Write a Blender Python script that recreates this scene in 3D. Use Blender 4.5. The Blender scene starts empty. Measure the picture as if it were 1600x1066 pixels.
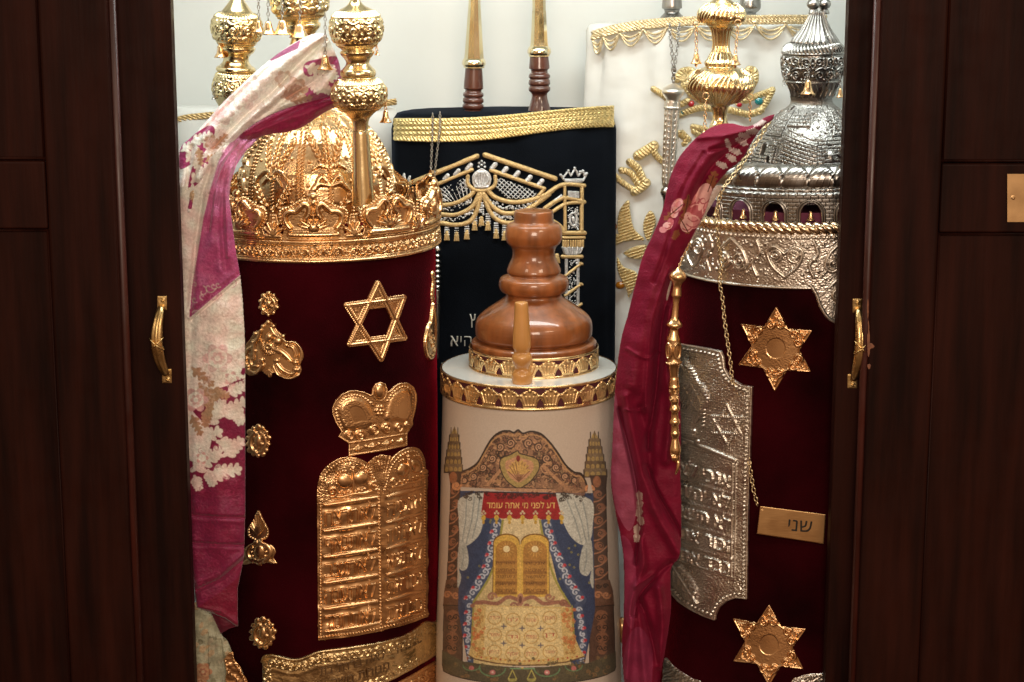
import bpy, math, random
import numpy as np
from mathutils import Vector, Matrix
random.seed(7); RNG = np.random.default_rng(7)
SC = bpy.context.scene
COL = SC.collection
PI = math.pi
# ------------------------------------------------------------------ camera
F = 3111.0 / 1600.0
PITCH = math.radians(12.1)
CAMP = np.array([0.003, -3.111 * math.cos(PITCH), 0.80 + 3.111 * math.sin(PITCH)])
cam = bpy.data.cameras.new('camera'); camo = bpy.data.objects.new('camera', cam); COL.objects.link(camo)
camo.location = CAMP; camo.rotation_euler = (PI / 2 - PITCH, 0, 0)
cam.sensor_width = 36; cam.lens = 36 * F; cam.clip_end = 60; cam.clip_start = 0.05
SC.camera = camo
# ------------------------------------------------------------------ world (dim warm room in front of the cabinet)
w = bpy.data.worlds.new('World'); SC.world = w; w.use_nodes = True
nt = w.node_tree; nt.nodes.clear()
out = nt.nodes.new('ShaderNodeOutputWorld'); bg = nt.nodes.new('ShaderNodeBackground')
tc = nt.nodes.new('ShaderNodeTexCoord'); sep = nt.nodes.new('ShaderNodeSeparateXYZ')
rmp = nt.nodes.new('ShaderNodeValToRGB'); mr = nt.nodes.new('ShaderNodeMapRange')
mr.inputs['From Min'].default_value = -1; mr.inputs['From Max'].default_value = 1
e = rmp.color_ramp.elements
e[0].position = 0.0; e[0].color = (0.05, 0.028, 0.016, 1)
e[1].position = 1.0; e[1].color = (0.30, 0.26, 0.20, 1)
for p, c in ((0.36, (0.10, 0.052, 0.03)), (0.47, (0.42, 0.27, 0.165)), (0.56, (0.30, 0.20, 0.13)), (0.72, (0.16, 0.12, 0.085))):
    q = e.new(p); q.color = (*c, 1)
nz = nt.nodes.new('ShaderNodeTexNoise'); nz.inputs['Scale'].default_value = 2.6; nz.inputs['Detail'].default_value = 2.0
nr = nt.nodes.new('ShaderNodeValToRGB')
nr.color_ramp.elements[0].position = 0.38; nr.color_ramp.elements[0].color = (0.5, 0.42, 0.36, 1)
nr.color_ramp.elements[1].position = 0.62; nr.color_ramp.elements[1].color = (1.5, 1.42, 1.3, 1)
mx = nt.nodes.new('ShaderNodeMix'); mx.data_type = 'RGBA'; mx.blend_type = 'MULTIPLY'; mx.inputs[0].default_value = 1.0
L = nt.links
L.new(tc.outputs['Generated'], sep.inputs[0]); L.new(sep.outputs['Z'], mr.inputs['Value']); L.new(mr.outputs[0], rmp.inputs[0])
L.new(tc.outputs['Generated'], nz.inputs['Vector']); L.new(nz.outputs[0], nr.inputs[0])
L.new(rmp.outputs[0], mx.inputs[6]); L.new(nr.outputs[0], mx.inputs[7])
L.new(mx.outputs[2], bg.inputs[0]); L.new(bg.outputs[0], out.inputs[0])
bg.inputs[1].default_value = 1.08
# ------------------------------------------------------------------ lamps
def area(name, loc, rot, sx, sy, power, col):
    l = bpy.data.lights.new(name, 'AREA'); l.shape = 'RECTANGLE'; l.size = sx; l.size_y = sy; l.energy = power; l.color = col
    o = bpy.data.objects.new(name, l); COL.objects.link(o); o.location = loc; o.rotation_euler = [math.radians(a) for a in rot]
    return o
area('cabinet_tube_lamp', (0.0, -0.14, 1.70), (14, 0, 0), 1.30, 0.16, 10.5, (0.92, 1.0, 0.97))
area('room_ceiling_lamp', (2.1, -3.3, 3.0), (40, 0, 32), 1.2, 0.6, 34.0, (1.0, 0.80, 0.58))
area('room_ceiling_lamp', (-2.0, -3.0, 3.0), (40, 0, -30), 0.8, 0.5, 12.0, (1.0, 0.80, 0.60))
area('front_fill_light', (0.1, -3.9, 2.05), (71, 0, 0), 1.3, 0.9, 62.0, (1.0, 0.80, 0.63))  # added warm front fill above the camera, not a lamp of the room
SC.view_settings.view_transform = 'Standard'; SC.view_settings.look = 'None'
SC.view_settings.exposure = 0.0; SC.view_settings.gamma = 1.0; SC.view_settings.use_curve_mapping = False
SC.render.engine = 'CYCLES'
SC.cycles.max_bounces = 8; SC.cycles.diffuse_bounces = 4; SC.cycles.glossy_bounces = 4
SC.cycles.sample_clamp_indirect = 4.0
# ------------------------------------------------------------------ geometry helpers
RIGHT = np.array([1.0, 0, 0]); UP = np.array([0, math.sin(PITCH), math.cos(PITCH)]); FWD = np.array([0, math.cos(PITCH), -math.sin(PITCH)])
def rays(px, py):
    px = np.asarray(px, float); py = np.asarray(py, float)
    rx = (px - 800) / 3111.0; ry = -(py - 533) / 3111.0
    return FWD + rx[..., None] * RIGHT + ry[..., None] * UP
def at(px, py, Y):
    d = rays(px, py); t = (np.asarray(Y, float) - CAMP[1]) / d[..., 1]
    return CAMP + d * t[..., None]
def proj(P):
    q = np.asarray(P, float) - CAMP
    z = q @ FWD
    return 800 + 3111 * (q @ RIGHT) / z, 533 - 3111 * (q @ UP) / z
def mmpx(Y, py=533):            # metres per photo pixel at depth Y
    a = at(800, py, Y); b = at(801, py, Y); return float(b[0] - a[0])
def lin(c):
    c = np.asarray(c, float) / 255.0
    return np.where(c <= 0.04045, c / 12.92, ((c + 0.055) / 1.055) ** 2.4)
def cr(pts, n=8, closed=False):
    P = [np.array(p, float) for p in pts]; out = []
    N = len(P); rng_ = range(N if closed else N - 1)
    for i in rng_:
        if closed: p0, p1, p2, p3 = P[(i - 1) % N], P[i], P[(i + 1) % N], P[(i + 2) % N]
        else: p0, p1, p2, p3 = P[max(i - 1, 0)], P[i], P[i + 1], P[min(i + 2, N - 1)]
        for k in range(n):
            t = k / n
            out.append(0.5 * ((2 * p1) + (p2 - p0) * t + (2 * p0 - 5 * p1 + 4 * p2 - p3) * t * t + (3 * p1 - p0 - 3 * p2 + p3) * t ** 3))
    if not closed: out.append(P[-1])
    return [tuple(q) for q in out]
def spiral(x, y, r, turns=1.4, d=1, a0=0.0, n=22, r0=0.12):
    return [(x + r * (1 - (1 - r0) * k / n) * math.cos(a0 + d * turns * 2 * PI * k / n), y + r * (1 - (1 - r0) * k / n) * math.sin(a0 + d * turns * 2 * PI * k / n)) for k in range(n + 1)]
def arc(x, y, rx, ry, a0, a1, n=16):
    return [(x + rx * math.cos(math.radians(a0 + (a1 - a0) * k / n)), y + ry * math.sin(math.radians(a0 + (a1 - a0) * k / n))) for k in range(n + 1)]
def blur(A, r):
    r = int(max(1, round(r)))
    for _ in range(2):
        for ax in (0, 1):
            pad = [(0, 0), (0, 0)]; pad[ax] = (r + 1, r)
            B = np.pad(A, pad, mode='edge').cumsum(axis=ax)
            n = A.shape[ax]
            if ax == 0: A = (B[2 * r + 1:2 * r + 1 + n] - B[:n]) / (2 * r + 1)
            else: A = (B[:, 2 * r + 1:2 * r + 1 + n] - B[:, :n]) / (2 * r + 1)
    return A
def sm(A):
    B = np.pad(A, 1, mode='edge'); B = (B[:-2] + 2 * B[1:-1] + B[2:]) / 4; return (B[:, :-2] + 2 * B[:, 1:-1] + B[:, 2:]) / 4
_G = {}
def glyph_polys(s):
    """outlines of the word; Hebrew reads right to left and blender sets type left to right, so the string is reversed"""
    if s in _G: return _G[s]
    cu = bpy.data.curves.new('t', 'FONT'); cu.body = s[::-1]; cu.size = 1
    o = bpy.data.objects.new('t', cu); COL.objects.link(o)
    dg = bpy.context.evaluated_depsgraph_get(); oe = o.evaluated_get(dg); cv = oe.to_curve(dg)
    P = []
    for sp_ in cv.splines:
        bp = sp_.bezier_points; n = len(bp); q = []
        for i in range(n):
            A, B = bp[i], bp[(i + 1) % n]; p0, p1, p2, p3 = [np.array(v[:2]) for v in (A.co, A.handle_right, B.handle_left, B.co)]
            for k in range(4):
                t = k / 4; q.append((1 - t) ** 3 * p0 + 3 * (1 - t) ** 2 * t * p1 + 3 * (1 - t) * t * t * p2 + t ** 3 * p3)
        if q: P.append(np.array(q))
    oe.to_curve_clear(); bpy.data.objects.remove(o); bpy.data.curves.remove(cu)
    if P:
        x0 = min(p[:, 0].min() for p in P); x1 = max(p[:, 0].max() for p in P)
        P = [(p - [x0, 0]) / [x1 - x0, 0.6] for p in P]
    _G[s] = P; return P
class Cv:
    """a sheet of height, mask and colour over a rectangle; drawn on, then turned into ONE mesh on a surface"""
    def __init__(s, x0, y0, x1, y1, res=1.3, solid=False, col=None):
        s.x0, s.y0, s.x1, s.y1, s.res = x0, y0, x1, y1, res
        s.nx = int(round((x1 - x0) * res)) + 1; s.ny = int(round((y1 - y0) * res)) + 1
        s.X, s.Y = np.meshgrid(np.linspace(x0, x1, s.nx), np.linspace(y0, y1, s.ny))
        s.H = np.zeros((s.ny, s.nx)); s.M = np.full((s.ny, s.nx), bool(solid))
        s.C = None
        if col is not None: s.C = np.ones((s.ny, s.nx, 3)) * lin(col)
    def win(s, xa, ya, xb, yb):
        i0 = max(0, int(math.floor((xa - s.x0) * s.res)) - 1); i1 = min(s.nx, int(math.ceil((xb - s.x0) * s.res)) + 2)
        j0 = max(0, int(math.floor((ya - s.y0) * s.res)) - 1); j1 = min(s.ny, int(math.ceil((yb - s.y0) * s.res)) + 2)
        return (slice(j0, max(j0, j1)), slice(i0, max(i0, i1)))
    def paint(s, W, m, col, alpha=1.0):
        c = lin(col)
        sub = s.C[W]; sub[m] = sub[m] * (1 - alpha) + c * alpha
    def disc(s, x, y, r, h=0, ry=None, ang=0, col=None, mask=False, base=None, add=False, flat=False, alpha=1.0):
        ry = ry or r; R = max(r, ry); W = s.win(x - R, y - R, x + R, y + R)
        X = s.X[W] - x; Y = s.Y[W] - y
        if X.size == 0: return
        if ang:
            ca, sa = math.cos(math.radians(ang)), math.sin(math.radians(ang)); X, Y = X * ca + Y * sa, -X * sa + Y * ca
        d = (X / r) ** 2 + (Y / ry) ** 2; m = d < 1
        if h:
            k = h * (1.0 if flat else np.sqrt(np.clip(1 - d, 0, 1)))
            if add: s.H[W] += np.where(m, k, 0)
            else:
                b = s.H[W] if base is None else base
                if h > 0: s.H[W] = np.where(m, np.maximum(s.H[W], (base or 0) + k), s.H[W])
                else: s.H[W] = np.where(m, s.H[W] + k, s.H[W])
        if mask: s.M[W] |= m
        if col is not None: s.paint(W, m, col, alpha)
    def _dist(s, pts, wmax):
        P = np.array(pts, float); W = s.win(P[:, 0].min() - wmax, P[:, 1].min() - wmax, P[:, 0].max() + wmax, P[:, 1].max() + wmax)
        X = s.X[W]; Y = s.Y[W]; D = np.full(X.shape, 1e9); T = np.zeros(X.shape); SG = np.zeros(X.shape)
        if X.size == 0: return W, D, T, SG, 1
        L0 = 0.0; jo, io = W[0].start, W[1].start
        for a, b in zip(P[:-1], P[1:]):
            v = b - a; l = math.hypot(*v)
            if l < 1e-6: continue
            w2 = s.win(min(a[0], b[0]) - wmax, min(a[1], b[1]) - wmax, max(a[0], b[0]) + wmax, max(a[1], b[1]) + wmax)
            q = (slice(w2[0].start - jo, w2[0].stop - jo), slice(w2[1].start - io, w2[1].stop - io))
            x = X[q] - a[0]; y = Y[q] - a[1]
            if x.size == 0: L0 += l; continue
            t = np.clip((x * v[0] + y * v[1]) / (l * l), 0, 1)
            d = np.hypot(x - t * v[0], y - t * v[1]); sg = np.sign(x * v[1] - y * v[0])
            m = d < D[q]
            D[q] = np.where(m, d, D[q]); T[q] = np.where(m, L0 + t * l, T[q]); SG[q] = np.where(m, sg, SG[q])
            L0 += l
        return W, D, T, SG, max(L0, 1e-6)
    def stroke(s, pts, w, h=0, col=None, mask=False, twist=0, th=0.35, base=0, add=False, flat=False, taper=None, alpha=1.0, slant=0.8):
        """w = half width; taper = (start, end) factors; twist = rope turns per unit length"""
        W, D, T, SG, LL = s._dist(pts, w)
        if D.size == 0: return
        ww = w
        if taper is not None:
            u = T / LL; a, m_, b = taper if len(taper) == 3 else (taper[0], 1.0, taper[1])
            ww = w * np.where(u < .5, a + (m_ - a) * np.sin(u * PI), b + (m_ - b) * np.sin(u * PI)) + 1e-6
        r = D / ww; m = r < 1
        if h:
            k = np.full(D.shape, float(h)) if flat else h * np.sqrt(np.clip(1 - r * r, 0, 1))
            if twist: k = k * (1 - th + th * np.sin(2 * PI * (T * twist + slant * SG * r * 0.5)))
            if add: s.H[W] += np.where(m, k, 0)
            elif h > 0: s.H[W] = np.where(m, np.maximum(s.H[W], base + k), s.H[W])
            else: s.H[W] = np.where(m, s.H[W] + k, s.H[W])
        if mask: s.M[W] |= m
        if col is not None: s.paint(W, m, col, alpha)
    def ridge(s, pts, w, h):
        W, D, T, SG, LL = s._dist(pts, w * 2.6)
        if D.size: s.H[W] += h * np.exp(-(D / w) ** 2)
    def pmask(s, pts):
        P = np.array(pts, float); W = s.win(P[:, 0].min(), P[:, 1].min(), P[:, 0].max(), P[:, 1].max())
        X = s.X[W]; Y = s.Y[W]; m = np.zeros(X.shape, bool)
        Q = np.roll(P, -1, axis=0)
        for (xa, ya), (xb, yb) in zip(P, Q):
            if ya == yb: continue
            c = ((Y >= min(ya, yb)) & (Y < max(ya, yb)))
            xi = xa + (Y - ya) * (xb - xa) / (yb - ya)
            m ^= c & (X < xi)
        return W, m
    def fill(s, pts, h=None, col=None, mask=False, add=None, alpha=1.0):
        W, m = s.pmask(pts)
        if h is not None: s.H[W] = np.where(m, h, s.H[W])
        if add is not None: s.H[W] += np.where(m, add, 0)
        if mask: s.M[W] |= m
        if col is not None: s.paint(W, m, col, alpha)
        return W, m
    def cut(s, pts):
        W, m = s.pmask(pts); s.M[W] &= ~m
    def beads(s, pts, sp, r, h, base=0, col=None, mask=False):
        P = np.array(pts, float); seg = np.hypot(*(P[1:] - P[:-1]).T); cum = np.r_[0, seg.cumsum()]
        n = max(1, int(round(cum[-1] / sp)))
        for k in range(n + 1):
            t = cum[-1] * k / n
            s.disc(np.interp(t, cum, P[:, 0]), np.interp(t, cum, P[:, 1]), r, h, base=base, col=col, mask=mask)
    def text(s, txt, x, y, wd, ht, h=0, col=None, warp=None, soft=0, ang=0, mask=False, alpha=1.0):
        """x, y = left end of the base line; wd = full width, ht = letter height"""
        ca, sa = math.cos(math.radians(ang)), math.sin(math.radians(ang)); WN = np.zeros(s.H.shape)
        for V in glyph_polys(txt):
            P = V * [wd, -ht]; P = np.stack([P[:, 0] * ca - P[:, 1] * sa + x, P[:, 0] * sa + P[:, 1] * ca + y], 1)
            if warp: P = np.array([warp(*p) for p in P])
            W = s.win(P[:, 0].min(), P[:, 1].min(), P[:, 0].max(), P[:, 1].max()); X = s.X[W]; Y = s.Y[W]
            if X.size == 0: continue
            w_ = np.zeros(X.shape)
            for (xa, ya), (xb, yb) in zip(P, np.roll(P, -1, axis=0)):
                if ya == yb: continue
                m = (Y >= min(ya, yb)) & (Y < max(ya, yb)) & (X < xa + (Y - ya) * (xb - xa) / (yb - ya))
                w_ += np.where(m, 1 if yb > ya else -1, 0)
            WN[W] += w_
        K = (WN != 0).astype(float)
        if col is not None: s.paint((slice(None), slice(None)), K > 0.5, col, alpha)
        if mask: s.M |= K > 0.5
        if h:
            if soft: K = np.minimum(1, blur(K, soft * s.res) * 1.5)
            s.H += K * h
    def grain(s, amp, r=1):
        n = RNG.standard_normal(s.H.shape)
        if r > 0: n = blur(n, r); n /= n.std() + 1e-9
        s.H += amp * n
    def edge_round(s, r, drop):
        s.H += drop * (np.clip(blur(s.M.astype(float), r * s.res), 0, 1) - 1)
    def build(s, name, surf, mat, parent=None, sink=-0.6, two=False):
        M = s.M
        q = M[:-1, :-1] | M[1:, :-1] | M[:-1, 1:] | M[1:, 1:]
        use = np.zeros(M.shape, bool); use[:-1, :-1] |= q; use[1:, :-1] |= q; use[:-1, 1:] |= q; use[1:, 1:] |= q
        if not use.any(): return None
        H = np.where(M, s.H, sink)
        idx = -np.ones(M.shape, int); idx[use] = np.arange(use.sum())
        P = surf(s.X[use], s.Y[use], H[use])
        jj, ii = np.nonzero(q)
        Fc = np.stack([idx[jj, ii], idx[jj + 1, ii], idx[jj + 1, ii + 1], idx[jj, ii + 1]], 1)
        o = mesh_np(name, P, Fc, mat, parent)
        if s.C is not None:
            a = o.data.color_attributes.new('Col', 'FLOAT_COLOR', 'POINT')
            c = np.ones((len(P), 4)); c[:, :3] = s.C[use]; a.data.foreach_set('color', c.ravel())
        return o
def finish(o, mat, parent):
    if mat is not None: o.data.materials.append(mat)
    COL.objects.link(o)
    if parent is not None:
        o.parent = parent
        if parent.type == 'EMPTY': o.matrix_parent_inverse = Matrix.Translation(-Vector(parent.location))
    return o
def mesh_np(name, P, Fc, mat, parent=None, smooth=True):
    me = bpy.data.meshes.new(name); n, k = Fc.shape
    me.vertices.add(len(P)); me.vertices.foreach_set('co', np.asarray(P, np.float32).ravel())
    me.loops.add(n * k); me.loops.foreach_set('vertex_index', Fc.astype(np.int32).ravel())
    me.polygons.add(n); me.polygons.foreach_set('loop_start', np.arange(0, n * k, k, dtype=np.int32))
    me.polygons.foreach_set('loop_total', np.full(n, k, np.int32))
    me.polygons.foreach_set('use_smooth', np.full(n, smooth))
    me.update(calc_edges=True); me.validate()
    return finish(bpy.data.objects.new(name, me), mat, parent)
def mesh_py(name, V, Fs, mat, parent=None, smooth=False):
    me = bpy.data.meshes.new(name); me.from_pydata([tuple(map(float, v)) for v in V], [], Fs); me.update()
    me.polygons.foreach_set('use_smooth', [smooth] * len(me.polygons))
    return finish(bpy.data.objects.new(name, me), mat, parent)
def thing(name, label, cat, loc, group=None):
    o = bpy.data.objects.new(name, None); COL.objects.link(o); o.location = [float(v) for v in loc]
    o.empty_display_size = 0.05
    o['label'] = label; o['category'] = cat
    if group: o['group'] = group
    return o
def tag(o, label, cat, group=None):
    o['label'] = label; o['category'] = cat
    if group: o['group'] = group
    return o
# ---- surfaces
def S_plane(Y):                     # Y: number or function of (px, py)
    def f(X, Yp, H):
        y = Y(X, Yp) if callable(Y) else Y
        return at(X, Yp, y - H * 0.001)
    return f
class Ell:
    flare = None            # (z values, extra radius) of a widening wall
    def __init__(s, cx, cy, a, b, rot=0):
        s.c = np.array([cx, cy]); s.a, s.b = a, b; r = math.radians(rot); s.u = np.array([math.cos(r), math.sin(r)]); s.v = np.array([-math.sin(r), math.cos(r)])
    def valid(s, X, Y):
        d = rays(X, Y); O = CAMP[:2] - s.c
        ox, oy = (O @ s.u) / s.a, (O @ s.v) / s.b; dx, dy = (d[..., :2] @ s.u) / s.a, (d[..., :2] @ s.v) / s.b
        return (ox * dx + oy * dy) ** 2 - (dx * dx + dy * dy) * (ox * ox + oy * oy - 1) > 0
    def surf(s, X, Y, H):
        d = rays(X, Y); O = CAMP[:2] - s.c
        ox, oy = (O @ s.u) / s.a, (O @ s.v) / s.b
        dx, dy = (d[..., :2] @ s.u) / s.a, (d[..., :2] @ s.v) / s.b
        off = 0.0
        for it in range(4 if s.flare else 1):
            ka, kb = s.a / (s.a + off), s.b / (s.b + off)
            ox_, oy_, dx_, dy_ = ox * ka, oy * kb, dx * ka, dy * kb
            A = dx_ * dx_ + dy_ * dy_; B = ox_ * dx_ + oy_ * dy_; Cq = ox_ * ox_ + oy_ * oy_ - 1
            t = (-B - np.sqrt(np.maximum(B * B - A * Cq, 0))) / A
            P = CAMP + d * t[..., None]
            if s.flare: off = np.interp(P[..., 2], s.flare[0], s.flare[1])
        lx = (P[..., :2] - s.c) @ s.u; ly = (P[..., :2] - s.c) @ s.v
        nx, ny = lx / s.a ** 2, ly / s.b ** 2; n = np.hypot(nx, ny)
        N = (nx / n)[..., None] * s.u + (ny / n)[..., None] * s.v
        P[..., :2] += N * (H * 0.001)[..., None]
        return P
def fit_ell(xl, xr, py, cy, ratio, rot=0):
    cx, a = float(at((xl + xr) / 2, py, cy)[0]), (xr - xl) / 2 * 0.001
    z = float(at(800, py, cy)[2]); th = np.linspace(0, 2 * PI, 181)
    for _ in range(12):
        E_ = Ell(cx, cy, a, a * ratio, rot)
        x = E_.c[0] + a * np.cos(th) * E_.u[0] + a * ratio * np.sin(th) * E_.v[0]; y = E_.c[1] + a * np.cos(th) * E_.u[1] + a * ratio * np.sin(th) * E_.v[1]
        X, _y = proj(np.stack([x, y, np.full_like(x, z)], 1))
        cx += ((xl + xr) / 2 - (X.min() + X.max()) / 2) * 0.001; a *= (xr - xl) / (X.max() - X.min())
    return Ell(cx, cy, a, a * ratio, rot)
def ell_body(name, E_, prof, mat, parent, n=128, close=True, fold=None):
    """prof: list of (z, offset in m from the ellipse)"""
    V = []; Fs = []
    for z, off in prof:
        for k in range(n):
            t = 2 * PI * k / n; a, b = max(E_.a + off, 1e-4), max(E_.b + off, 1e-4)
            if fold: df = fold(t, z); a += df; b += df
            p = E_.c + a * math.cos(t) * E_.u + b * math.sin(t) * E_.v
            V.append((p[0], p[1], z))
    for j in range(len(prof) - 1):
        for k in range(n):
            k2 = (k + 1) % n; Fs.append((j * n + k, j * n + k2, (j + 1) * n + k2, (j + 1) * n + k))
    if close: Fs.append(tuple(range(n))[::-1]); Fs.append(tuple((len(prof) - 1) * n + k for k in range(n)))
    return mesh_py(name, V, Fs, mat, parent, smooth=True)
class Rev:
    """surface of revolution; axis drawn from base pixel to top pixel in the plane Y; prof = [(y_px, r_px)] top to bottom"""
    def __init__(s, x0, y0, x1, y1, Y, prof, smooth=True, lean=0.0):
        s.b = at(x0, y0, Y); s.t = at(x1, y1, Y); s.t = s.t + np.array([0, lean, 0]); s.y0, s.y1 = y0, y1
        s.ax = (s.t - s.b) / np.linalg.norm(s.t - s.b); s.Y = Y
        s.e1 = np.array([1.0, 0, 0]) - s.ax * s.ax[0]; s.e1 /= np.linalg.norm(s.e1)
        s.e2 = np.cross(s.ax, s.e1)           # points to +Y roughly
        s.k = mmpx(Y, (y0 + y1) / 2)
        pr = np.array(prof, float)
        s.py, s.pr = pr[:, 0], pr[:, 1]
    def rad(s, V): return np.interp(V, s.py, s.pr)
    def fr(s, V): return (s.y0 - V) / (s.y0 - s.y1)
    def point(s, th, V, off=0.0):
        V = np.asarray(V, float); f = s.fr(V)
        C = s.b + (s.t - s.b) * f[..., None]; r = s.rad(V) * s.k + off
        return C + (np.sin(th) * r)[..., None] * s.e1 - (np.cos(th) * r)[..., None] * s.e2
    def surf(s, U, V, H):
        th = U; e = 0.25
        r1 = s.rad(V + e); r0 = s.rad(V - e); dr = (r1 - r0) / (2 * e)      # dr/dV (V downwards)
        nr = 1 / np.sqrt(1 + dr * dr); nz_ = dr * nr
        P = s.point(th, V)
        rad = np.sin(th)[..., None] * s.e1 - np.cos(th)[..., None] * s.e2
        return P + (rad * nr[..., None] + s.ax * nz_[..., None]) * (H * 0.001)[..., None]
def lathe(name, rev, mat, parent=None, n=56, ds=1.5, crv=True, cap=False):
    ys = [];
    for a, b in zip(rev.py[:-1], rev.py[1:]):
        m = max(1, int(abs(b - a) / ds)); ys += [a + (b - a) * k / m for k in range(m)]
    ys.append(rev.py[-1]); ys = np.array(ys); th = np.linspace(0, 2 * PI, n, endpoint=False)
    T, V = np.meshgrid(th, ys); P = rev.point(T.ravel(), V.ravel())
    m = len(ys); j, i = np.meshgrid(np.arange(m - 1), np.arange(n), indexing='ij'); j = j.ravel(); i = i.ravel(); i2 = (i + 1) % n
    Fc = np.stack([j * n + i, (j + 1) * n + i, (j + 1) * n + i2, j * n + i2], 1)
    return mesh_np(name, P, Fc, mat, parent)
class UCv(Cv):
    """canvas over (angle, y) of a Rev; U in radians is scaled so that drawing units stay about one photo pixel"""
    def __init__(s, rev, y0, y1, R, res=1.3, a0=-PI, a1=PI, **k):
        s.R = R; s.rev = rev; super().__init__(a0 * R, y0, a1 * R, y1, res, **k)
    def put(s, name, mat, parent=None, sink=-0.6):
        return s.build(name, lambda X, Y, H: s.rev.surf(X / s.R, Y, H), mat, parent, sink)
def box(name, x0, x1, y0, y1, z0, z1, mat, parent=None, bev=0.0):
    V = [(x, y, z) for x in (x0, x1) for y in (y0, y1) for z in (z0, z1)]
    Fs = [(0, 1, 3, 2), (4, 6, 7, 5), (0, 4, 5, 1), (2, 3, 7, 6), (0, 2, 6, 4), (1, 5, 7, 3)]
    o = mesh_py(name, V, Fs, mat, parent)
    if bev:
        m = o.modifiers.new('bevel', 'BEVEL'); m.width = bev; m.segments = 3
    return o
def tube(name, pts, r, mat, parent=None, n=10, caps=True):
    P = [np.array(p, float) for p in pts]; R = r if hasattr(r, '__len__') else [r] * len(P); V = []; Fs = []
    up = np.array([0.01, 1, 0.02])
    for i, p in enumerate(P):
        d = P[min(i + 1, len(P) - 1)] - P[max(i - 1, 0)]; d = d / (np.linalg.norm(d) + 1e-9)
        a = np.cross(d, up); a /= np.linalg.norm(a) + 1e-9; b = np.cross(d, a)
        for k in range(n):
            t = 2 * PI * k / n; V.append(p + R[i] * (math.cos(t) * a + math.sin(t) * b))
    for i in range(len(P) - 1):
        for k in range(n):
            k2 = (k + 1) % n; Fs.append((i * n + k, i * n + k2, (i + 1) * n + k2, (i + 1) * n + k))
    if caps: Fs.append(tuple(range(n))[::-1]); Fs.append(tuple((len(P) - 1) * n + k for k in range(n)))
    return mesh_py(name, V, Fs, mat, parent, smooth=True)
def chain(name, pts, ln, wr, mat, parent=None, fat=0.62):
    """one mesh of interlocking links along pts; ln = link length (m), wr = wire radius (m)"""
    P = np.array(pts, float); seg = np.linalg.norm(P[1:] - P[:-1], axis=1); cum = np.r_[0, seg.cumsum()]
    pitch = ln - 2.6 * wr; n = max(2, int(cum[-1] / pitch)); V = []; Fs = []; A, B = 12, 5
    for k in range(n):
        t = (k + .5) / n * cum[-1]; c = np.array([np.interp(t, cum, P[:, i]) for i in range(3)])
        c2 = np.array([np.interp(min(t + 1e-3, cum[-1]), cum, P[:, i]) for i in range(3)]); c1 = np.array([np.interp(max(t - 1e-3, 0), cum, P[:, i]) for i in range(3)])
        d = c2 - c1; d /= np.linalg.norm(d) + 1e-9
        s_ = np.cross(d, [0, 1, 0.05]); s_ /= np.linalg.norm(s_) + 1e-9; f = np.cross(d, s_)
        ang = (0.35 if k % 2 else 1.25) + random.uniform(-.15, .15); s2 = s_ * math.cos(ang) + f * math.sin(ang); nn = np.cross(d, s2)
        base = len(V); hl = ln / 2 - wr; hw = ln * fat / 2 - wr * .4
        for i in range(A):
            a = 2 * PI * i / A; q = c + d * hl * math.cos(a) * (1.0) + s2 * hw * math.sin(a)
            rd = d * math.cos(a) + s2 * math.sin(a); rd /= np.linalg.norm(rd)
            for j in range(B):
                b = 2 * PI * j / B; V.append(q + wr * (rd * math.cos(b) + nn * math.sin(b)))
        for i in range(A):
            for j in range(B):
                i2, j2 = (i + 1) % A, (j + 1) % B
                Fs.append((base + i * B + j, base + i2 * B + j, base + i2 * B + j2, base + i * B + j2))
    return mesh_py(name, V, Fs, mat, parent, smooth=True)
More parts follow.
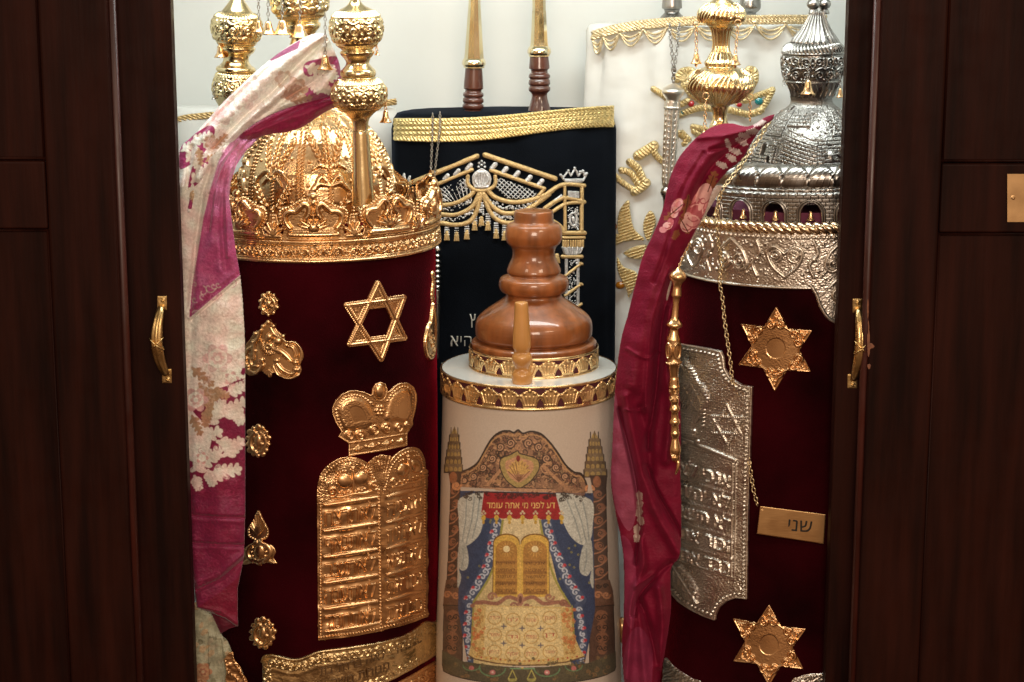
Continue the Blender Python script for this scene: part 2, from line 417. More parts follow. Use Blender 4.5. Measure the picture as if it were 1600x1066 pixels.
# ------------------------------------------------------------------ materials
def mat(name, col=(200, 200, 200), metal=0.0, rough=0.5, attr=False, bump=0.0, bscale=200.0, bdetail=2.0, cvar=0.0, cscale=8.0, rvar=0.0, coat=0.0, sheen=0.0, stint=(255, 255, 255), srough=0.3, stretch=None, spec=0.5, raw=None, trans=0.0, tarnish_shade=0.0):
    m = bpy.data.materials.new(name); m.use_nodes = True; n = m.node_tree; b = n.nodes['Principled BSDF']; l = n.links
    c = raw if raw is not None else lin(col)
    b.inputs['Base Color'].default_value = (*c, 1); b.inputs['Metallic'].default_value = metal; b.inputs['Roughness'].default_value = rough
    b.inputs['Specular IOR Level'].default_value = spec
    if coat: b.inputs['Coat Weight'].default_value = coat; b.inputs['Coat Roughness'].default_value = 0.04
    if sheen: b.inputs['Sheen Weight'].default_value = sheen; b.inputs['Sheen Roughness'].default_value = srough; b.inputs['Sheen Tint'].default_value = (*lin(stint), 1)
    if sheen and not attr:      # brushed nap: the pile lies in different directions
        z = n.nodes.new('ShaderNodeTexNoise'); z.inputs['Scale'].default_value = 7; z.inputs['Detail'].default_value = 6; z.inputs['Roughness'].default_value = .65; t_ = n.nodes.new('ShaderNodeTexCoord'); l.new(t_.outputs['Object'], z.inputs['Vector'])
        r = n.nodes.new('ShaderNodeMapRange'); r.inputs['From Min'].default_value = .36; r.inputs['From Max'].default_value = .66; r.inputs['To Min'].default_value = sheen * .45; r.inputs['To Max'].default_value = min(1.0, sheen * 1.5)
        l.new(z.outputs[0], r.inputs['Value']); l.new(r.outputs[0], b.inputs['Sheen Weight'])
    if trans: b.inputs['Transmission Weight'].default_value = trans
    tc = n.nodes.new('ShaderNodeTexCoord'); src = tc.outputs['Object']
    if stretch:
        mp = n.nodes.new('ShaderNodeMapping'); mp.inputs['Scale'].default_value = stretch; l.new(src, mp.inputs[0]); src = mp.outputs[0]
    colsock = None
    if attr:
        a = n.nodes.new('ShaderNodeAttribute'); a.attribute_name = 'Col'; colsock = a.outputs['Color']
    if cvar:
        z = n.nodes.new('ShaderNodeTexNoise'); z.inputs['Scale'].default_value = cscale; z.inputs['Detail'].default_value = 5; l.new(src, z.inputs['Vector'])
        r = n.nodes.new('ShaderNodeMapRange'); r.inputs['From Min'].default_value = .3; r.inputs['From Max'].default_value = .7
        r.inputs['To Min'].default_value = 1 - cvar; r.inputs['To Max'].default_value = 1 + cvar; l.new(z.outputs[0], r.inputs['Value'])
        x = n.nodes.new('ShaderNodeVectorMath'); x.operation = 'SCALE'
        if colsock is not None: l.new(colsock, x.inputs[0])
        else: x.inputs[0].default_value = tuple(c)
        l.new(r.outputs[0], x.inputs['Scale']); colsock = x.outputs[0]
    if tarnish_shade:      # recesses darkened in the colour: painted cavity shade, with tarnish on the silver
        g = n.nodes.new('ShaderNodeNewGeometry'); r = n.nodes.new('ShaderNodeMapRange'); r.inputs['From Min'].default_value = .44; r.inputs['From Max'].default_value = .515
        r.inputs['To Min'].default_value = 1 - tarnish_shade; r.inputs['To Max'].default_value = 1.0; l.new(g.outputs['Pointiness'], r.inputs['Value'])
        x = n.nodes.new('ShaderNodeVectorMath'); x.operation = 'SCALE'
        if colsock is not None: l.new(colsock, x.inputs[0])
        else: x.inputs[0].default_value = tuple(c)
        l.new(r.outputs[0], x.inputs['Scale']); colsock = x.outputs[0]
    if colsock is not None: l.new(colsock, b.inputs['Base Color'])
    if rvar:
        z = n.nodes.new('ShaderNodeTexNoise'); z.inputs['Scale'].default_value = 30; z.inputs['Detail'].default_value = 4; l.new(tc.outputs['Object'], z.inputs['Vector'])
        r = n.nodes.new('ShaderNodeMapRange'); r.inputs['From Min'].default_value = .3; r.inputs['From Max'].default_value = .7
        r.inputs['To Min'].default_value = max(0.02, rough - rvar); r.inputs['To Max'].default_value = rough + rvar; l.new(z.outputs[0], r.inputs['Value']); l.new(r.outputs[0], b.inputs['Roughness'])
    if bump:
        z = n.nodes.new('ShaderNodeTexNoise'); z.inputs['Scale'].default_value = bscale; z.inputs['Detail'].default_value = bdetail; l.new(src, z.inputs['Vector'])
        bp = n.nodes.new('ShaderNodeBump'); bp.inputs['Strength'].default_value = 1.0; bp.inputs['Distance'].default_value = bump
        l.new(z.outputs[0], bp.inputs['Height']); l.new(bp.outputs[0], b.inputs['Normal'])
    return m
GOLD = mat('polished_gold', raw=(0.92, 0.60, 0.31), metal=1, rough=0.27, rvar=0.05, bump=0.0002, bscale=90, tarnish_shade=.45)
GOLD2 = mat('satin_gold', raw=(0.92, 0.57, 0.29), metal=1, rough=0.28, rvar=0.05, bump=0.00008, bscale=300, tarnish_shade=.35)
PALEGOLD = mat('pale_brass', raw=(0.95, 0.83, 0.56), metal=1, rough=0.2, rvar=0.05, bump=0.0004, bscale=60)
SILVER = mat('aged_silver', raw=(0.39, 0.37, 0.345), metal=1, rough=0.30, rvar=0.06, bump=0.0003, bscale=120, cvar=0.15, cscale=30, tarnish_shade=.8)
SILVER2 = mat('dull_silver', raw=(0.86, 0.79, 0.70), metal=1, rough=0.34, rvar=0.08, bump=0.0004, bscale=400, cvar=0.12, cscale=40, tarnish_shade=.6)
BRASS = mat('old_brass', raw=(0.72, 0.50, 0.22), metal=1, rough=0.33, rvar=0.1, bump=0.0004, bscale=200, cvar=0.2, cscale=60)
VELVET = mat('burgundy_velvet', raw=(0.022, 0.0005, 0.0020), rough=0.95, sheen=0.85, stint=(196, 26, 50), srough=0.30, bump=0.0009, bscale=420, cvar=0.7, cscale=6, spec=0.05)
BLACKV = mat('black_velvet', raw=(0.0045, 0.006, 0.009), rough=0.95, sheen=0.25, stint=(90, 105, 130), srough=0.4, bump=0.0006, bscale=600, cvar=0.4, cscale=7, spec=0.05)
WHITEV = mat('ivory_velvet', raw=(0.70, 0.695, 0.66), rough=0.9, sheen=0.3, bump=0.012, bscale=10, bdetail=2.5, cvar=0.06, cscale=6, spec=0.2)
WALLW = mat('white_cabinet_lining', raw=(0.69, 0.705, 0.68), rough=0.6, bump=0.0012, bscale=9, bdetail=5, cvar=0.05, cscale=3)
THREAD = mat('gold_thread', raw=(0.66, 0.46, 0.21), metal=0.5, rough=0.42, bump=0.001, bscale=700, cvar=0.15, cscale=200)
THREADS = mat('silver_thread', raw=(0.66, 0.66, 0.66), metal=0.6, rough=0.4, bump=0.001, bscale=700, cvar=0.3, cscale=260)
MAHOG = mat('dark_mahogany', raw=(0.0185, 0.0040, 0.0022), rough=0.55, rvar=0.1, bump=0.0003, bscale=40, bdetail=6, cvar=0.55, cscale=7, stretch=(6, 6, 0.45), spec=0.10)
MAHOGR = mat('edge_lit_mahogany', raw=(0.045, 0.009, 0.006), rough=0.4, rvar=0.1, cvar=0.5, cscale=8, stretch=(9, 9, 0.6))  # redder, lighter mahogany: the light caught on the rounded edge, painted in
WOODT = mat('varnished_wood', raw=(0.28, 0.088, 0.024), rough=0.40, coat=0.7, rvar=0.08, cvar=0.42, cscale=16, stretch=(3.5, 3.5, 1.0))
WOODL = mat('honey_beech', raw=(0.60, 0.29, 0.085), rough=0.33, coat=0.6, cvar=0.14, cscale=9, stretch=(6, 6, 1.0))
WOODD = mat('dark_turned_wood', raw=(0.085, 0.026, 0.016), rough=0.28, coat=0.8, cvar=0.4, cscale=8, stretch=(6, 6, 1.0))
BOARD = mat('cream_board', raw=(0.60, 0.515, 0.44), rough=0.45, cvar=0.05, cscale=420, coat=0.15, bump=0.0002, bscale=500)
DISCW = mat('white_laminate', raw=(0.72, 0.73, 0.70), rough=0.25, cvar=0.02, cscale=40, coat=0.4)
PRINT = mat('printed_picture', attr=True, rough=0.4, coat=0.15, cvar=0.14, cscale=330)
RIBBON = mat('maroon_ribbon', raw=(0.07, 0.006, 0.014), rough=0.6, bump=0.0005, bscale=500)
CLOTH = mat('brocade_silk', attr=True, rough=0.55, sheen=0.35, srough=0.4, bump=0.0014, bscale=260, bdetail=4, cvar=0.16, cscale=220, spec=0.35)
BURG = mat('burgundy_pashmina', attr=True, rough=0.66, sheen=0.18, stint=(255, 110, 150), srough=0.35, bump=0.0010, bscale=300, bdetail=4, cvar=0.16, cscale=40, spec=0.25)
REDG = mat('red_gem', raw=(0.45, 0.006, 0.02), rough=0.08, coat=1.0, spec=0.8)
GREENG = mat('teal_gem', raw=(0.0, 0.20, 0.22), rough=0.08, coat=1.0, spec=0.8)
AMBER = mat('amber_gem', raw=(0.32, 0.11, 0.006), rough=0.08, coat=1.0, spec=0.8)
DARK = mat('engraving_and_shade_black', raw=(0.01, 0.008, 0.006), rough=0.7)  # for engraved letters and for shade painted inside the crown's seams
# ------------------------------------------------------------------ the cabinet
ZS = 0.10                                     # shelf on which the scrolls stand
cab = thing('ark_cabinet', 'tall dark wood cabinet with white lined inside holding the scrolls', 'cabinet', (0, 0.15, -0.05))
box('back_panel', -0.78, 0.78, 0.52, 0.55, ZS, 1.78, WALLW, cab)
box('side_panel', -0.81, -0.781, -0.20, 0.55, -0.05, 1.80, WALLW, cab)
box('side_panel', 0.781, 0.81, -0.20, 0.55, -0.05, 1.80, WALLW, cab)
box('ceiling_panel', -0.78, 0.78, -0.20, 0.52, 1.75, 1.78, WALLW, cab)
box('shelf', -0.78, 0.78, -0.20, 0.519, ZS - 0.03, ZS, WALLW, cab)
def xat(px, Y, py=533): return float(at(px, py, Y)[0])
YD = -0.245                                   # front face of the sliding leaves
def leaf(px_edge, side, lab):
    x = xat(px_edge, YD); t = thing('sliding_door', lab, 'door', (x - side * 0.05, YD, -0.04), 'narrow door leaves')
    a, b = sorted((x, x + side * 0.16))
    box('stile', a, b, YD, YD + 0.028, -0.04, 1.79, MAHOG, t, bev=0.0025)
    # worn, paint-nibbled edge: small chips along the arris
    return t
dl = leaf(285, -1, 'narrow dark wood door leaf left of the scrolls, carrying the left brass pull')
dr = leaf(1308, 1, 'narrow dark wood door leaf right of the scrolls, behind the chipped panel edge')
def outer(px_edge, px_panel, side, lab, rail=(250, 360)):
    YO = -0.285
    x = xat(px_edge, YO); xp = xat(px_panel, YO); X2 = side * 0.95
    t = thing('panelled_door', lab, 'door', (x + side * 0.2, YO, -0.04), 'wide panelled doors')
    z = lambda py: float(at(800, py, YO)[2])
    zt, zb = z(rail[0]), z(rail[1])
    a, b = sorted((x, xp)); box('stile', a, b, YO, YO + 0.036, -0.04, 1.79, MAHOG, t, bev=0.004)
    a, b = sorted((xp + side * 0.0005, X2)); box('rail', a, b, YO, YO + 0.036, zb, zt, MAHOG, t, bev=0.003)
    box('recessed_panel', a - .0, b, YO + 0.012, YO + 0.030, zt + .0005, 1.79, MAHOG, t)
    box('recessed_panel', a - .0, b, YO + 0.012, YO + 0.030, -0.04, zb - .0005, MAHOG, t)
    # rounded bead down the meeting edge
    xb = x - side * 0.003
    tube('edge_bead', [(xb, YO + 0.012, -0.04), (xb, YO + 0.012, 1.79)], 0.0065, MAHOGR, t, n=14)
    # small mouldings round the panels
    for zz in (zt + 0.003, zb - 0.003):
        tube('panel_moulding', [(xp + side * .001, YO + 0.010, zz), (X2, YO + 0.010, zz)], 0.0022, MAHOG, t, n=10)
    for z0, z1 in ((zt, 1.79), (-0.04, zb)):
        tube('panel_moulding', [(xp + side * .003, YO + 0.010, z0), (xp + side * .003, YO + 0.010, z1)], 0.0018, MAHOG, t, n=10)
    return t
ol = outer(190, 84, -1, 'wide dark panelled door at the far left, no metal plate on it', (252, 358))
orr = outer(1358, 1459, 1, 'wide dark panelled door at the far right with a brass plate and chipped edge', (256, 364))
# chipped varnish patches on the right door's edge
def chips(name, pts, Y, parent, m):
    c = Cv(min(p[0] for p in pts) - 12, min(p[1] for p in pts) - 12, max(p[0] for p in pts) + 12, max(p[1] for p in pts) + 12, res=2)
    for (x, y, r, ry, a) in pts:
        n = 9; P = [(x + r * (0.6 + .5 * random.random()) * math.cos(2 * PI * k / n), y + ry * (0.6 + .5 * random.random()) * math.sin(2 * PI * k / n)) for k in range(n)]
        c.fill(cr(P, 3, True), h=0.3, mask=True)
    c.build(name, S_plane(Y), m, parent, sink=0.05)
RAW = mat('bare_wood', raw=(0.20, 0.075, 0.038), rough=0.6, cvar=0.3, cscale=200)
def chip_line(parent, Y, pts):
    c = Cv(1340, 440, 1380, 620, res=2.4)
    for (x, y, w_, h_) in pts:
        q = [(x + w_ * math.cos(a) * (.6 + .6 * random.random()), y + h_ * math.sin(a) * (.75 + .35 * random.random())) for a in np.linspace(0, 2 * PI, 11)[:-1]]; c.fill(cr(q, 3, True), h=.25, mask=True)
    c.build('chipped_patch', S_plane(Y), RAW, parent, sink=0.05)
chip_line(orr, -0.2865, [(1357, 538, 2.6, 22), (1360, 541, 5, 5), (1356, 482, 1.2, 15), (1357, 510, 1.0, 9), (1358, 573, 2.6, 4)])
# brass plate on the right door
YP = -0.286
pl = [at(1576, 273, YP), at(1640, 273, YP), at(1640, 346, YP), at(1574, 346, YP)]
pb = Cv(1574, 272, 1650, 347, res=1.2, solid=True); pb.H[:] = 2.0
pb.disc(1583, 309, 2.6, 1.2, base=2.0); pb.disc(1583, 309, 1.0, -1.0)
pb.build('brass_plate', S_plane(YP), mat('satin_brass', raw=(0.62, 0.40, 0.20), metal=1, rough=0.42, rvar=0.08, cvar=0.2, cscale=20), orr, sink=0)
# small brass catch on the leaf edge of the right side
cc = Cv(1287, 806, 1292, 850, res=2, solid=True); cc.H[:] = 1.5
# ------------------------------------------------------------------ brass pulls
def pull(xa, ya, xb, yb, bow, Y, lab):
    t = thing('door_pull', lab, 'handle', at((xa + xb) / 2, (ya + yb) / 2, Y), 'reeded brass door pulls')
    for (x, y, dy) in ((xa, ya, 1), (xb, yb, -1)):
        c = Cv(x - 10, y - 14, x + 10, y + 14, res=2)
        c.fill([(x - 7.5, y - 11), (x + 7.5, y - 11), (x + 7.5, y + 11), (x - 7.5, y + 11)], h=2.2, mask=True)
        for k in range(3): c.fill([(x - 6, y - 9.5), (x + 6, y - 9.5), (x + 6, y + 9.5), (x - 6, y + 9.5)], h=2.8)
        c.disc(x + 1, y - dy * 5, 3.2, 1.2, base=2.8); c.stroke([(x - 1.4, y - dy * 5 - 1), (x + 3.2, y - dy * 5 + 1)], .7, -1.2)
        c.build('mounting_plate', S_plane(Y), BRASS, t, sink=0)
    A = at(xa, ya + 4, Y) + np.array([0, -0.002, 0]); B = at(xb, yb - 4, Y) + np.array([0, -0.002, 0]); n = 28; pts = []; rr = []
    for k in range(n + 1):
        u = k / n; s_ = math.sin(PI * u) ** 0.55
        p = A * (1 - u) + B * u; p = p + np.array([bow * 0.001 * math.sin(PI * u), -0.024 * s_, 0]); pts.append(p)
        rr.append(0.0042 + 0.0044 * math.sin(PI * u) ** 0.6)
    g = tube('grip', pts, rr, BRASS, t, n=28)
    # reeding on the grip
    me = g.data; nn = 28
    for i, v in enumerate(me.vertices):
        k = i % nn; u = (i // nn) / n
        if 0.10 < u < 0.9 and i < nn * (n + 1):
            c0 = Vector(pts[i // nn]); d = v.co - c0; v.co = c0 + d * (1.0 - (0.16 if k % 4 < 2 else 0))
    # crossed ribbon round the middle
    for sgn in (1, -1):
        q = []
        for k in range(25):
            a = 2 * PI * k / 24; u = 0.5 + sgn * 0.085 * math.cos(a); i = int(u * n); f = u * n - i
            c0 = pts[i] * (1 - f) + pts[min(i + 1, n)] * f; r = (rr[i]) * 1.10
            q.append(c0 + np.array([r * math.sin(a) , -r * math.cos(a), 0]))
        q2 = []
        for k in range(25):
            a = 2 * PI * k / 24; u = 0.5 + sgn * 0.085 * math.sin(a); i = int(u * n); f = u * n - i
            c0 = pts[i] * (1 - f) + pts[min(i + 1, n)] * f; r = rr[i] * 1.10
            q2.append(c0 + np.array([r * math.sin(a), -r * math.cos(a), 0]))
        tube('cross_band', q2, 0.0011, BRASS, t, n=6)
    return t
pull(253.5, 474, 261, 588, -7, YD, 'aged brass reeded door pull on the left leaf, darker and nearer the floral scarf')
pull(1340, 478, 1332, 596, 4, YD, 'aged brass reeded door pull on the right leaf beside the chipped wood edge')
# ================================================================== LEFT SCROLL
EL = fit_ell(312, 684, 700, 0.02, 1.0)
zL = lambda py, Y: float(at(800, py, Y)[2])
LS = thing('torah_scroll', 'burgundy velvet torah scroll with gold appliques, standing left under the gold crown', 'torah scroll', (EL.c[0], EL.c[1], ZS))
zt = zL(372, 0.02)
ell_body('mantle', EL, [(ZS, 0.004), (ZS + .05, 0.001), (0.4, 0.0), (0.7, 0.0), (zt - .02, -0.001), (zt, -0.008)], VELVET, LS)
def fill_smooth(c, pts, h, n=6, mask=True, col=None, closed=True): return c.fill(cr(pts, n, closed), h=h, mask=mask, col=col)
def inset(pts, d):
    P = np.array(pts, float); c = P.mean(0); return [tuple(c + (p - c) * (1 - d)) for p in P]
# ---- star outline (plain bars)
c = Cv(534, 436, 638, 568, res=2.0)
T1 = [(590, 443), (546, 538), (631, 528), ]; T2 = [(595, 561), (541, 477), (630, 465)]
for T in (T1, T2): c.fill(inset(T, -0.04), h=1.0, mask=True)
H6 = [(564, 487), (571, 481), (612, 474), (624, 497)]
hexa = [(573, 484), (606, 480), (618, 499), (608, 523), (577, 527), (563, 505)]
c.cut(hexa)
c.grain(0.16, 1)
for T in (T1, T2):
    c.stroke(T + [T[0]], 4.6, 1.6, base=0.8, mask=True, twist=0.30, th=0.22, flat=True)
    c.stroke(T + [T[0]], 1.2, 1.4, base=2.4)
c.H = sm(c.H)
c.build('star_applique', EL.surf, GOLD2, LS)
# ---- rosettes down the left
def rosette(x, y, rx, ry, n=12, seed=0, name='rosette', parent=LS, E_=EL, m=GOLD):
    rg = random.Random(seed); c = Cv(x - rx - 6, y - ry - 6, x + rx + 6, y + ry + 6, res=2.2)
    pts = []
    for k in range(n * 2):
        a = 2 * PI * k / (n * 2) - PI / 2; f = 1.0 if k % 2 == 0 else 0.86
        pts.append((x + rx * f * math.cos(a), y + ry * f * math.sin(a)))
    c.fill(cr(pts, 4, True), h=1.2, mask=True)
    for k in range(n):
        a = 2 * PI * k / n - PI / 2; c.disc(x + rx * .84 * math.cos(a), y + ry * .84 * math.sin(a), rx * .17 * (1 + .35 * (k % 3 == 0)), 2.6, base=1.2, mask=True)
    for s_ in (-1, 1):
        c.stroke(arc(x, y + ry * .08, rx * .62 * s_, ry * .60, -70, 75), rx * .15, 2.6, base=1.4)
        c.stroke(spiral(x + s_ * rx * .48, y - ry * .45, rx * .24, 1.2, s_), rx * .08, 2.2, base=1.4)
        c.stroke(spiral(x + s_ * rx * .42, y + ry * .55, rx * .22, 1.2, -s_), rx * .08, 2.2, base=1.4)
    for k in range(6):
        a = 2 * PI * k / 6 + .5; c.disc(x + rx * .33 * math.cos(a), y + ry * .36 * math.sin(a), rx * .13, 1.8, base=1.2)
    c.disc(x, y, rx * .28, 3.6, ry=ry * .36, base=1.2)
    c.H = sm(c.H); return c.build(name, E_.surf, m, parent)
rosette(420, 475, 16.5, 20, 10, 1, 'round_rosette'); rosette(404, 689, 20, 27, 14, 2, 'oval_rosette'); rosette(411, 989, 21, 26, 13, 3, 'oval_rosette')
# flame-topped rosette
c = Cv(374, 790, 440, 892, res=2.2)
fill_smooth(c, [(404, 797), (412, 812), (420, 828), (419, 840), (410, 845), (425, 852), (431, 862), (428, 872), (433, 881), (414, 880), (406, 884), (396, 880), (380, 882), (378, 868), (384, 855), (398, 846), (389, 838), (388, 826), (397, 812)], 1.3)
for k in range(9):
    a = math.radians(-150 + k * 15); c.stroke([(404, 836), (404 + 30 * math.cos(a) * .55, 836 + 34 * math.sin(a))], 1.1, 2.0, base=1.3)
c.beads([(404, 799), (396, 812), (389, 827), (390, 838), (404, 845), (418, 838), (420, 827), (412, 812), (404, 799)], 4, 1.9, 1.8, base=1.3)
c.stroke(arc(405, 863, 18, 16, 120, 260), 3.4, 3, base=1.3); c.stroke(arc(405, 863, 18, 16, -80, 60), 3.8, 3.4, base=1.3)
c.disc(405, 862, 8, 3.0, ry=11, base=1.2)
for k in range(12): c.disc(405 + 11 * math.cos(k * PI / 6), 862 + 13 * math.sin(k * PI / 6), 1.8, 2.2, base=1.3)
for s_ in (-1, 1):
    c.stroke([(405, 878), (405 + s_ * 10, 874), (405 + s_ * 24, 879)], 3.6, 2.4, base=1.3, taper=(1, .4), mask=True)
c.H = sm(c.H); c.build('flame_rosette', EL.surf, GOLD, LS)
# big acanthus bow
c = Cv(374, 494, 482, 596, res=2.2)
fill_smooth(c, [(420, 501), (428, 507), (433, 516), (442, 524), (447, 532), (462, 534), (472, 545), (475, 558), (470, 568), (471, 580), (464, 590), (450, 592), (436, 586), (427, 582), (424, 590), (416, 584), (408, 580), (400, 586), (388, 586), (382, 577), (384, 560), (384, 540), (391, 530), (398, 519), (408, 514), (412, 506)], 1.3)
for p in ((420, 503, 4), (412, 509, 3.6), (428, 509, 3.6), (400, 521, 4), (443, 525, 3.6), (396, 534, 3), (448, 539, 4), (410, 562, 4.2), (433, 563, 4.6), (462, 566, 4.4), (462, 577, 4.4), (385, 560, 4), (388, 572, 4)): c.disc(p[0], p[1], p[2], 4.0, base=1.3, mask=True)
c.disc(421, 526, 6, 5, base=1.3, ry=7); c.disc(434, 533, 7, 4.5, base=1.3)
c.stroke(arc(421, 538, 12, 13, 20, 200), 4, 3.4, base=1.2, twist=.33, th=.5)
c.disc(421, 541, 6.5, 3.5, base=1.3); c.disc(421, 541, 3, -1.6)
c.stroke(cr([(446, 532), (462, 534), (471, 548), (470, 566)]), 4.2, 3.6, base=1.2); c.stroke(cr([(448, 540), (458, 543), (463, 556)]), 2.2, 2.6, base=1.2)
c.stroke(cr([(433, 568), (442, 578), (456, 584), (466, 577)]), 3.2, 3.2, base=1.2); c.stroke(cr([(428, 572), (436, 586), (452, 591), (466, 586)]), 2.4, 3.0, base=1.2)
c.stroke(cr([(428, 545), (440, 550), (456, 564)]), 4.2, 3.2, base=1.2, taper=(1, .5)); c.stroke(cr([(424, 512), (430, 522), (442, 529)]), 2.6, 3, base=1.2)
c.stroke(cr([(408, 515), (404, 528), (398, 538), (397, 560)]), 3.4, 3.4, base=1.2); c.stroke(cr([(398, 540), (387, 548), (384, 562), (389, 578), (402, 582), (412, 570)]), 3.0, 3.2, base=1.2)
c.stroke(cr([(400, 548), (392, 556), (394, 570), (403, 572)]), 2.2, 2.4, base=1.2)
for k in range(5): c.stroke([(421, 577), (421 + (k - 2) * 5, 590 - abs(k - 2) * 2)], 2.0, 2.6, base=1.2, taper=(.6, 1))
c.H = sm(c.H); c.build('acanthus_ornament', EL.surf, GOLD, LS)
# ---- crown applique
K = lambda L_: [(490 + a / 5.33, 590 + b / 5.33) for a, b in L_]
c = Cv(515, 594, 654, 716, res=2.4)
OUT = K([(157, 255), (180, 200), (230, 145), (290, 115), (350, 110), (420, 125), (470, 150), (488, 140), (492, 95), (518, 55), (555, 44), (590, 55), (605, 95), (612, 126), (640, 112), (680, 70), (730, 48), (780, 50), (825, 85), (847, 140), (848, 200), (835, 280), (812, 360), (818, 390), (770, 462), (768, 562), (600, 600), (295, 648), (295, 545), (210, 490), (235, 450), (185, 370), (160, 300)])
c.fill(OUT, h=1.5, mask=True); c.grain(0.10, 1)
c.stroke(OUT + [OUT[0]], 1.3, 1.6, base=1.5, mask=True, twist=.45, th=.5)
IN = K([(200, 260), (225, 200), (275, 155), (350, 145), (410, 160), (460, 200), (500, 235)]); c.beads(IN + K([(480, 210)]), 4.6, 1.6, 1.6, base=1.5)
c.beads(K([(185, 270), (200, 340), (235, 420)]), 4.6, 1.6, 1.6, base=1.5)
c.beads(K([(612, 190), (650, 130), (700, 88), (750, 70), (800, 95), (822, 150), (820, 230), (800, 340)]), 4.6, 1.6, 1.6, base=1.5)
for q, dark in ((K([(215, 270), (250, 205), (320, 170), (400, 190), (455, 250), (500, 370), (440, 400), (260, 420)]), 1), (K([(600, 350), (615, 250), (650, 150), (720, 100), (780, 110), (805, 160), (795, 260), (770, 350), (690, 340)]), 0)):
    qq = cr(q, 5, True); W, m = c.pmask(qq); kk = np.zeros(c.H.shape); kk[W] = m; c.H += blur(kk, 5) * 3.2
    c.stroke(qq + [qq[0]], .9, 1.0, base=1.5, twist=.5, th=.5)
for q in (K([(290, 262), (320, 232), (370, 235), (410, 270), (440, 355), (390, 360), (335, 375), (310, 330)]), K([(685, 300), (700, 215), (730, 180), (770, 180), (790, 220), (785, 290), (755, 335), (700, 330)])):
    qq = cr(q, 4, True); W, m = c.pmask(qq); c.H[W] = np.where(m, 4.4, c.H[W]); c.stroke(qq + [qq[0]], .9, 1, base=4.0, twist=.5, th=.5)
c.disc(*K([(548, 112)])[0], 8, 5.5, ry=12, base=1.5); c.stroke(arc(*K([(548, 115)])[0], 10.5, 15, 0, 360, 30), .9, 1.2, base=1.5, twist=.5, th=.5)
for k in range(6):
    a = k * PI / 3; c.disc(593 + 5 * math.cos(a) - 0, 641 + 6 * math.sin(a), 3.4, 3.0, base=1.4)
c.disc(593, 641, 3, 4, base=1.4)
SP = K([(295, 475), (388, 472), (497, 430), (605, 415), (700, 412), (780, 390)])
for i, (x, y) in enumerate(SP):
    r = (8, 9, 9.5, 9.5, 8, 6.5)[i]; c.disc(x, y, r, 1.2, base=1.5); c.stroke(spiral(x, y, r * .85, 1.5, 1 if i % 2 else -1, 1.2), 1.7, 2.6, base=1.6); c.disc(x, y, 2.2, 3.4, base=1.6)
c.stroke(K([(295, 545), (480, 515), (770, 468)]), 1.3, 2.2, base=1.5, twist=.5, th=.5)
for i in range(4):
    x, y = K([(370 + i * 118, 590 - i * 22)])[0]; rx = 9
    for s_ in range(4): pass
    W = c.win(x - 9, y - 6, x + 9, y + 6); d = np.abs(c.X[W] - x) / 9 + np.abs(c.Y[W] + (c.X[W] - x) * .17 - y) / 6
    c.H[W] += np.clip(1 - d, 0, 1) * 5
    if i < 3: c.disc(*K([(433 + i * 110, 572 - i * 22)])[0], 2.2, 2.4, base=1.5)
c.H = sm(c.H); c.build('crown_applique', EL.surf, GOLD2, LS)
# ---- the tablets
c = Cv(488, 694, 672, 1008, res=2.8)
LA = cr([(495, 765), (500, 742), (513, 725), (532, 715), (553, 714), (572, 722), (586, 738), (595, 760)], 6)
RA = cr([(599, 752), (604, 730), (615, 712), (632, 701), (648, 699), (658, 708), (664, 728), (666, 757)], 6)
slope = lambda x: -(.00085 * (x - 497) ** 2 + .068 * (x - 497))
BOT = [(x, 1000 + slope(x) * (1.0)) for x in np.linspace(497, 667, 24)]
c.fill([(575, 722), (584, 714), (596, 710), (608, 712), (616, 716), (598, 770)], h=0.5, mask=True)
for k in range(7): c.stroke([(597, 765), (578 + k * 6, 712)], 1.4, 1.2, base=.4)
c.fill(LA + [(597, 770), (599, 985)] + BOT[::-1][10:], h=1.4, mask=True)
c.fill(RA + BOT[::-1] + [(598, 985), (597, 765)], h=1.4, mask=True)
